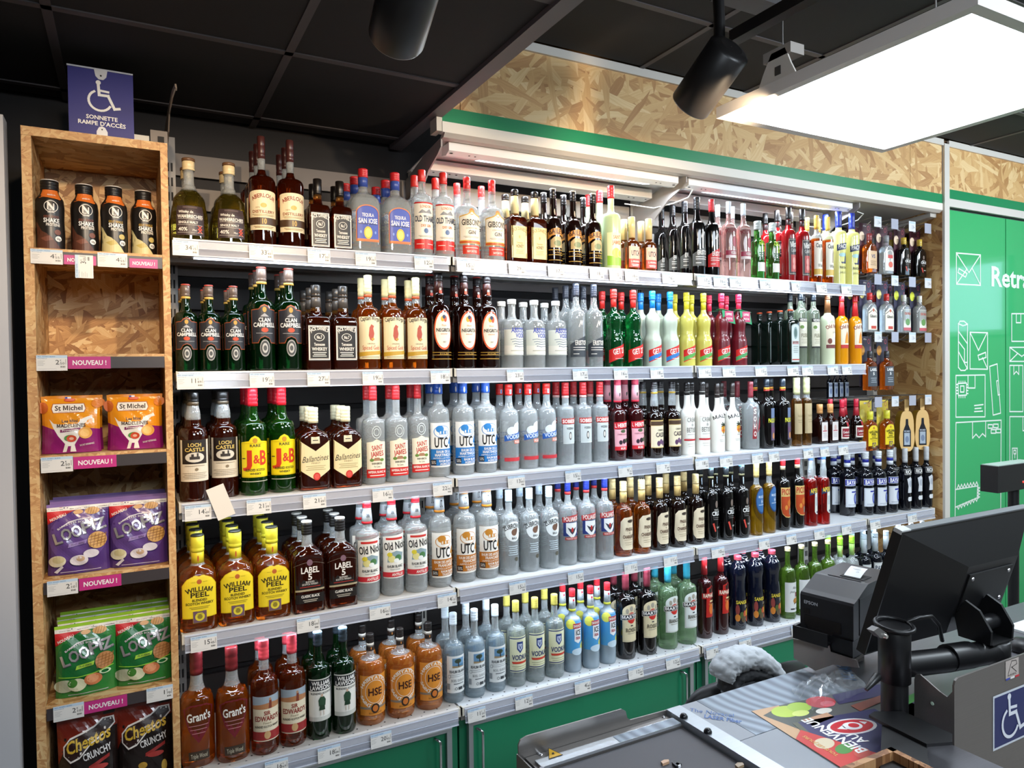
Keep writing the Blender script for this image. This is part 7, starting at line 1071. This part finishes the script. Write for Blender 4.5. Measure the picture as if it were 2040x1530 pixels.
art(m, [B(.04, .04, .96, .96, '#2c3262')], sw, hh, lambda u, v, o: (s0.x + u, -1.6048 - o, s1.z + v)); art(m, wheelchair(.58, .52, .8, '#dfe2ea'), hh, hh, lambda u, v, o: (s0.x + u, -1.6054 - o, s1.z + v)); m.build('access_sticker', pn, no)
s0 = at(2003, 1318, 'y', -1.6045); s1 = at(2003, 1356, 'y', -1.6045); hh = s0.z - s1.z; sw = .05
m = MB(); art(m, [B(0, 0, 1, 1, '#b8ada6'), LN([(.2, .3), (.45, .92), (.8, .88), (.85, .68), (.5, .6)], .04, '#3a3432'), LN([(.45, .6), (.8, .3)], .04, '#3a3432'), T('RASEC', .5, .22, .7, .1, '#4a4442'), B(0, 0, .3, .1, '#3a4aa8'), B(.35, 0, .65, .1, '#e8e4e0'), B(.7, 0, 1, .1, '#c8303a')], sw, hh, lambda u, v, o: (s0.x + u, -1.6045 - o, s1.z + v)); m.build('maker_sticker', pn, no)
# ---------------------------------------------------------------- chipboard box rim near the camera
bx = empty('chipboard_box', (0, 0, 0)); tag(bx, 'open chipboard box on the counter front, its far corner showing', 'box')
zb = .905; c0, ca, cb_ = at(1775, 1488, 'z', zb), at(1660, 1534, 'z', zb), at(1868, 1534, 'z', zb)
OSBB = osb('osb_box', 'xy', .06, .014, ('#6a4426', '#8a5c38', '#a87a50', '#b88c60'))
for nm, p in (('box_wall', ca), ('box_wall', cb_)):
    d = (p - c0); d = d * 1.6; n = Vector((-d.y, d.x, 0)).normalized() * .012; 
    if n.dot(CAM - c0) < 0: n = -n
    m = MB(); m.prism([(c0.x, c0.y), ((c0 + d).x, (c0 + d).y), ((c0 + d + n).x, (c0 + d + n).y), ((c0 + n).x, (c0 + n).y)], 'z', .8505, zb, OSBB); m.build(nm, bx)
# ---------------------------------------------------------------- small device and papers at the right edge
q = at(1988, 955, 'y', -1.0); x0 = q.x; z0, z1 = at(1988, 983, 'y', -1.0).z, at(1988, 930, 'y', -1.0).z
dv = empty('customer_display', (x0 + .13, -.97, .85)); tag(dv, 'black boxy customer display with red light over the counter', 'display')
m = MB(); m.box(x0, -1.0, z0, x0 + .26, -.94, z1, MK); bevel(m.build('display_body', dv, (-x0 - .13, .97, -.85)), .004)
m = MB(); m.box(x0 + .004, -.998, z1 + .0002, x0 + .256, -.942, z1 + .003, M('#9aa8a0', .4)); m.build('top_cover', dv, (-x0 - .13, .97, -.85))
m = MB(); q = at(2038, 960, 'y', -1.0); m.lathe([(0, .004), (.001, .003)], M('#e02a20', .3, em=2), 12, T=Matrix.Translation((q.x, -1.0005, q.z)) @ Matrix.Rotation(PI / 2, 4, 'X')); m.build('red_light', dv, (-x0 - .13, .97, -.85))
m = MB(); m.tube([(x0 + .16, -.97, .0), (x0 + .16, -.97, z0)], .018, MK, 14); m.build('display_stem', dv, (-x0 - .13, .97, -.85))
a = at(2002, 1250, 'z', .853); m = MB(); m.box(a.x, a.y - .25, .8506, a.x + .3, a.y, .857, M('#d8dcdc', .5)); tag(m.build('paper_stack'), 'stack of white paper beside the monitor arm', 'paper')
a = at(2030, 1285, 'z', .87); m = MB(); m.lathe([(0, .03), (.006, .036), (.02, .034), (.03, .02), (.033, .002)], MK, 20, c=(a.x + .02, a.y, .8506)); tag(m.build('computer_mouse'), 'black rounded computer mouse beside the monitor arm', 'mouse')
# ---------------------------------------------------------------- chair and fleece-lined jacket behind the counter
CYc = -.70; CXc = 1.735
ch = empty('desk_chair', (CXc, CYc, .035)); tag(ch, 'black curved desk chair behind the checkout', 'chair')
rows = []
for j in range(12):
    row = []
    for i in range(25):
        a = (i / 24 - .5) * 2; z = .30 + (.52 - .30) * math.sin(j / 11 * PI / 2); w_ = .29 * (1 - .35 * max(0, (j - 5) / 6) ** 2); row.append((a * w_, .04 - .10 * (1 - a * a) + .0, z + .06 * (1 - a * a) * j / 11))
    rows.append(row)
m = MB(); m.grid(rows, M('#141416', .5)); o = m.build('backrest', ch); s = o.modifiers.new('thick', 'SOLIDIFY'); s.thickness = .03
m = MB(); m.lathe([(.24, .20), (.25, .22), (.28, .22), (.30, .18)], M('#141416', .6), 28, c=(0, -.16, 0)); m.build('seat', ch)
m = MB(); m.tube([(0, -.16, .06), (0, -.16, .24)], .025, MK, 14); m.build('column', ch)
for k in range(5): a = 2 * PI * k / 5; m = MB(); m.tube([(0, -.16, .08), (.26 * math.cos(a), -.16 + .26 * math.sin(a), .05)], .016, MK, 8); m.lathe([(0, .02), (.01, .026), (.04, .026), (.05, .02)], MK2, 12, c=(.26 * math.cos(a), -.16 + .26 * math.sin(a), -.035)); m.build('leg', ch)
from mathutils import noise
jk = empty('jacket', (CXc, CYc, .55)); tag(jk, 'dark jacket with white fleece hood hanging over the chair', 'jacket')
def fleece(path, rad, mat, name, amp, seed, seg=44):
    pts = [Vector(p) for p in path]; n = len(pts); rows = []
    for i, p in enumerate(pts):
        d = (pts[min(i + 1, n - 1)] - pts[max(i - 1, 0)]).normalized(); ref = Vector((0, 1, 0)); ref = (ref - d * ref.dot(d)).normalized(); b = d.cross(ref); row = []
        for k in range(seg):
            a = 2 * PI * k / seg; q = p + (ref * math.cos(a) * rad[i][0] + b * math.sin(a) * rad[i][1])
            nz = noise.noise(q * 60 + Vector((seed, 0, 0))) * amp * .6 + noise.noise(q * 130) * amp * .7 + noise.noise(q * 280) * amp * .7; row.append(q + (q - p).normalized() * nz)
        rows.append(row)
    m = MB(); m.grid(rows, mat, True, cu=True); m.cap(rows[0], mat, True); m.cap(rows[-1], mat); return m.build(name, jk)
FLM = M('#b2b6ba', .95); FLG = M('#5d6064', .95)
hp = [at(px, py, 'y', CYc - .09) for px, py in ((1436, 1352), (1440, 1334), (1455, 1318), (1478, 1310), (1505, 1312), (1528, 1326), (1545, 1348), (1552, 1372))]
hp = [p - Vector((CXc, CYc, .55)) for p in hp]
def rs(path, n):
    out = []
    for i in range(n):
        t = i / (n - 1) * (len(path) - 1); k = min(int(t), len(path) - 2); out.append(path[k].lerp(path[k + 1], t - k))
    return out
hp = rs(hp, 60)
fleece(hp, [(.05, .006 + .030 * math.sin(PI * min(1, (i + 4) / 64)) ** .7) for i in range(60)], FLM, 'fleece_hood', .007, 0)
hp2 = [Vector((p.x * .93 + .0, p.y - .005, p.z - .045)) for p in hp]
fleece(hp2, [(.04, .010 + .014 * math.sin(PI * i / 59)) for i in range(60)], M('#26272b', .7), 'hood_edge', .004, 5)
hp3 = [Vector((p.x * .86, p.y - .0, p.z - .085)) for p in hp]
fleece(hp3, [(.035, .014 + .012 * math.sin(PI * i / 59)) for i in range(60)], FLG, 'fleece_lining', .009, 9)
rows = [[(CXc * 0 + (i / 20 - .5) * (.30 + .10 * j / 10), -.09 - .03 * math.cos((i / 20 - .5) * PI) + .006 * math.sin(i * 1.7 + j), .02 - .028 * j) for i in range(21)] for j in range(11)]
m = MB(); m.grid(rows, M('#1f2024', .6)); o = m.build('jacket_body', jk); s = o.modifiers.new('thick', 'SOLIDIFY'); s.thickness = .02
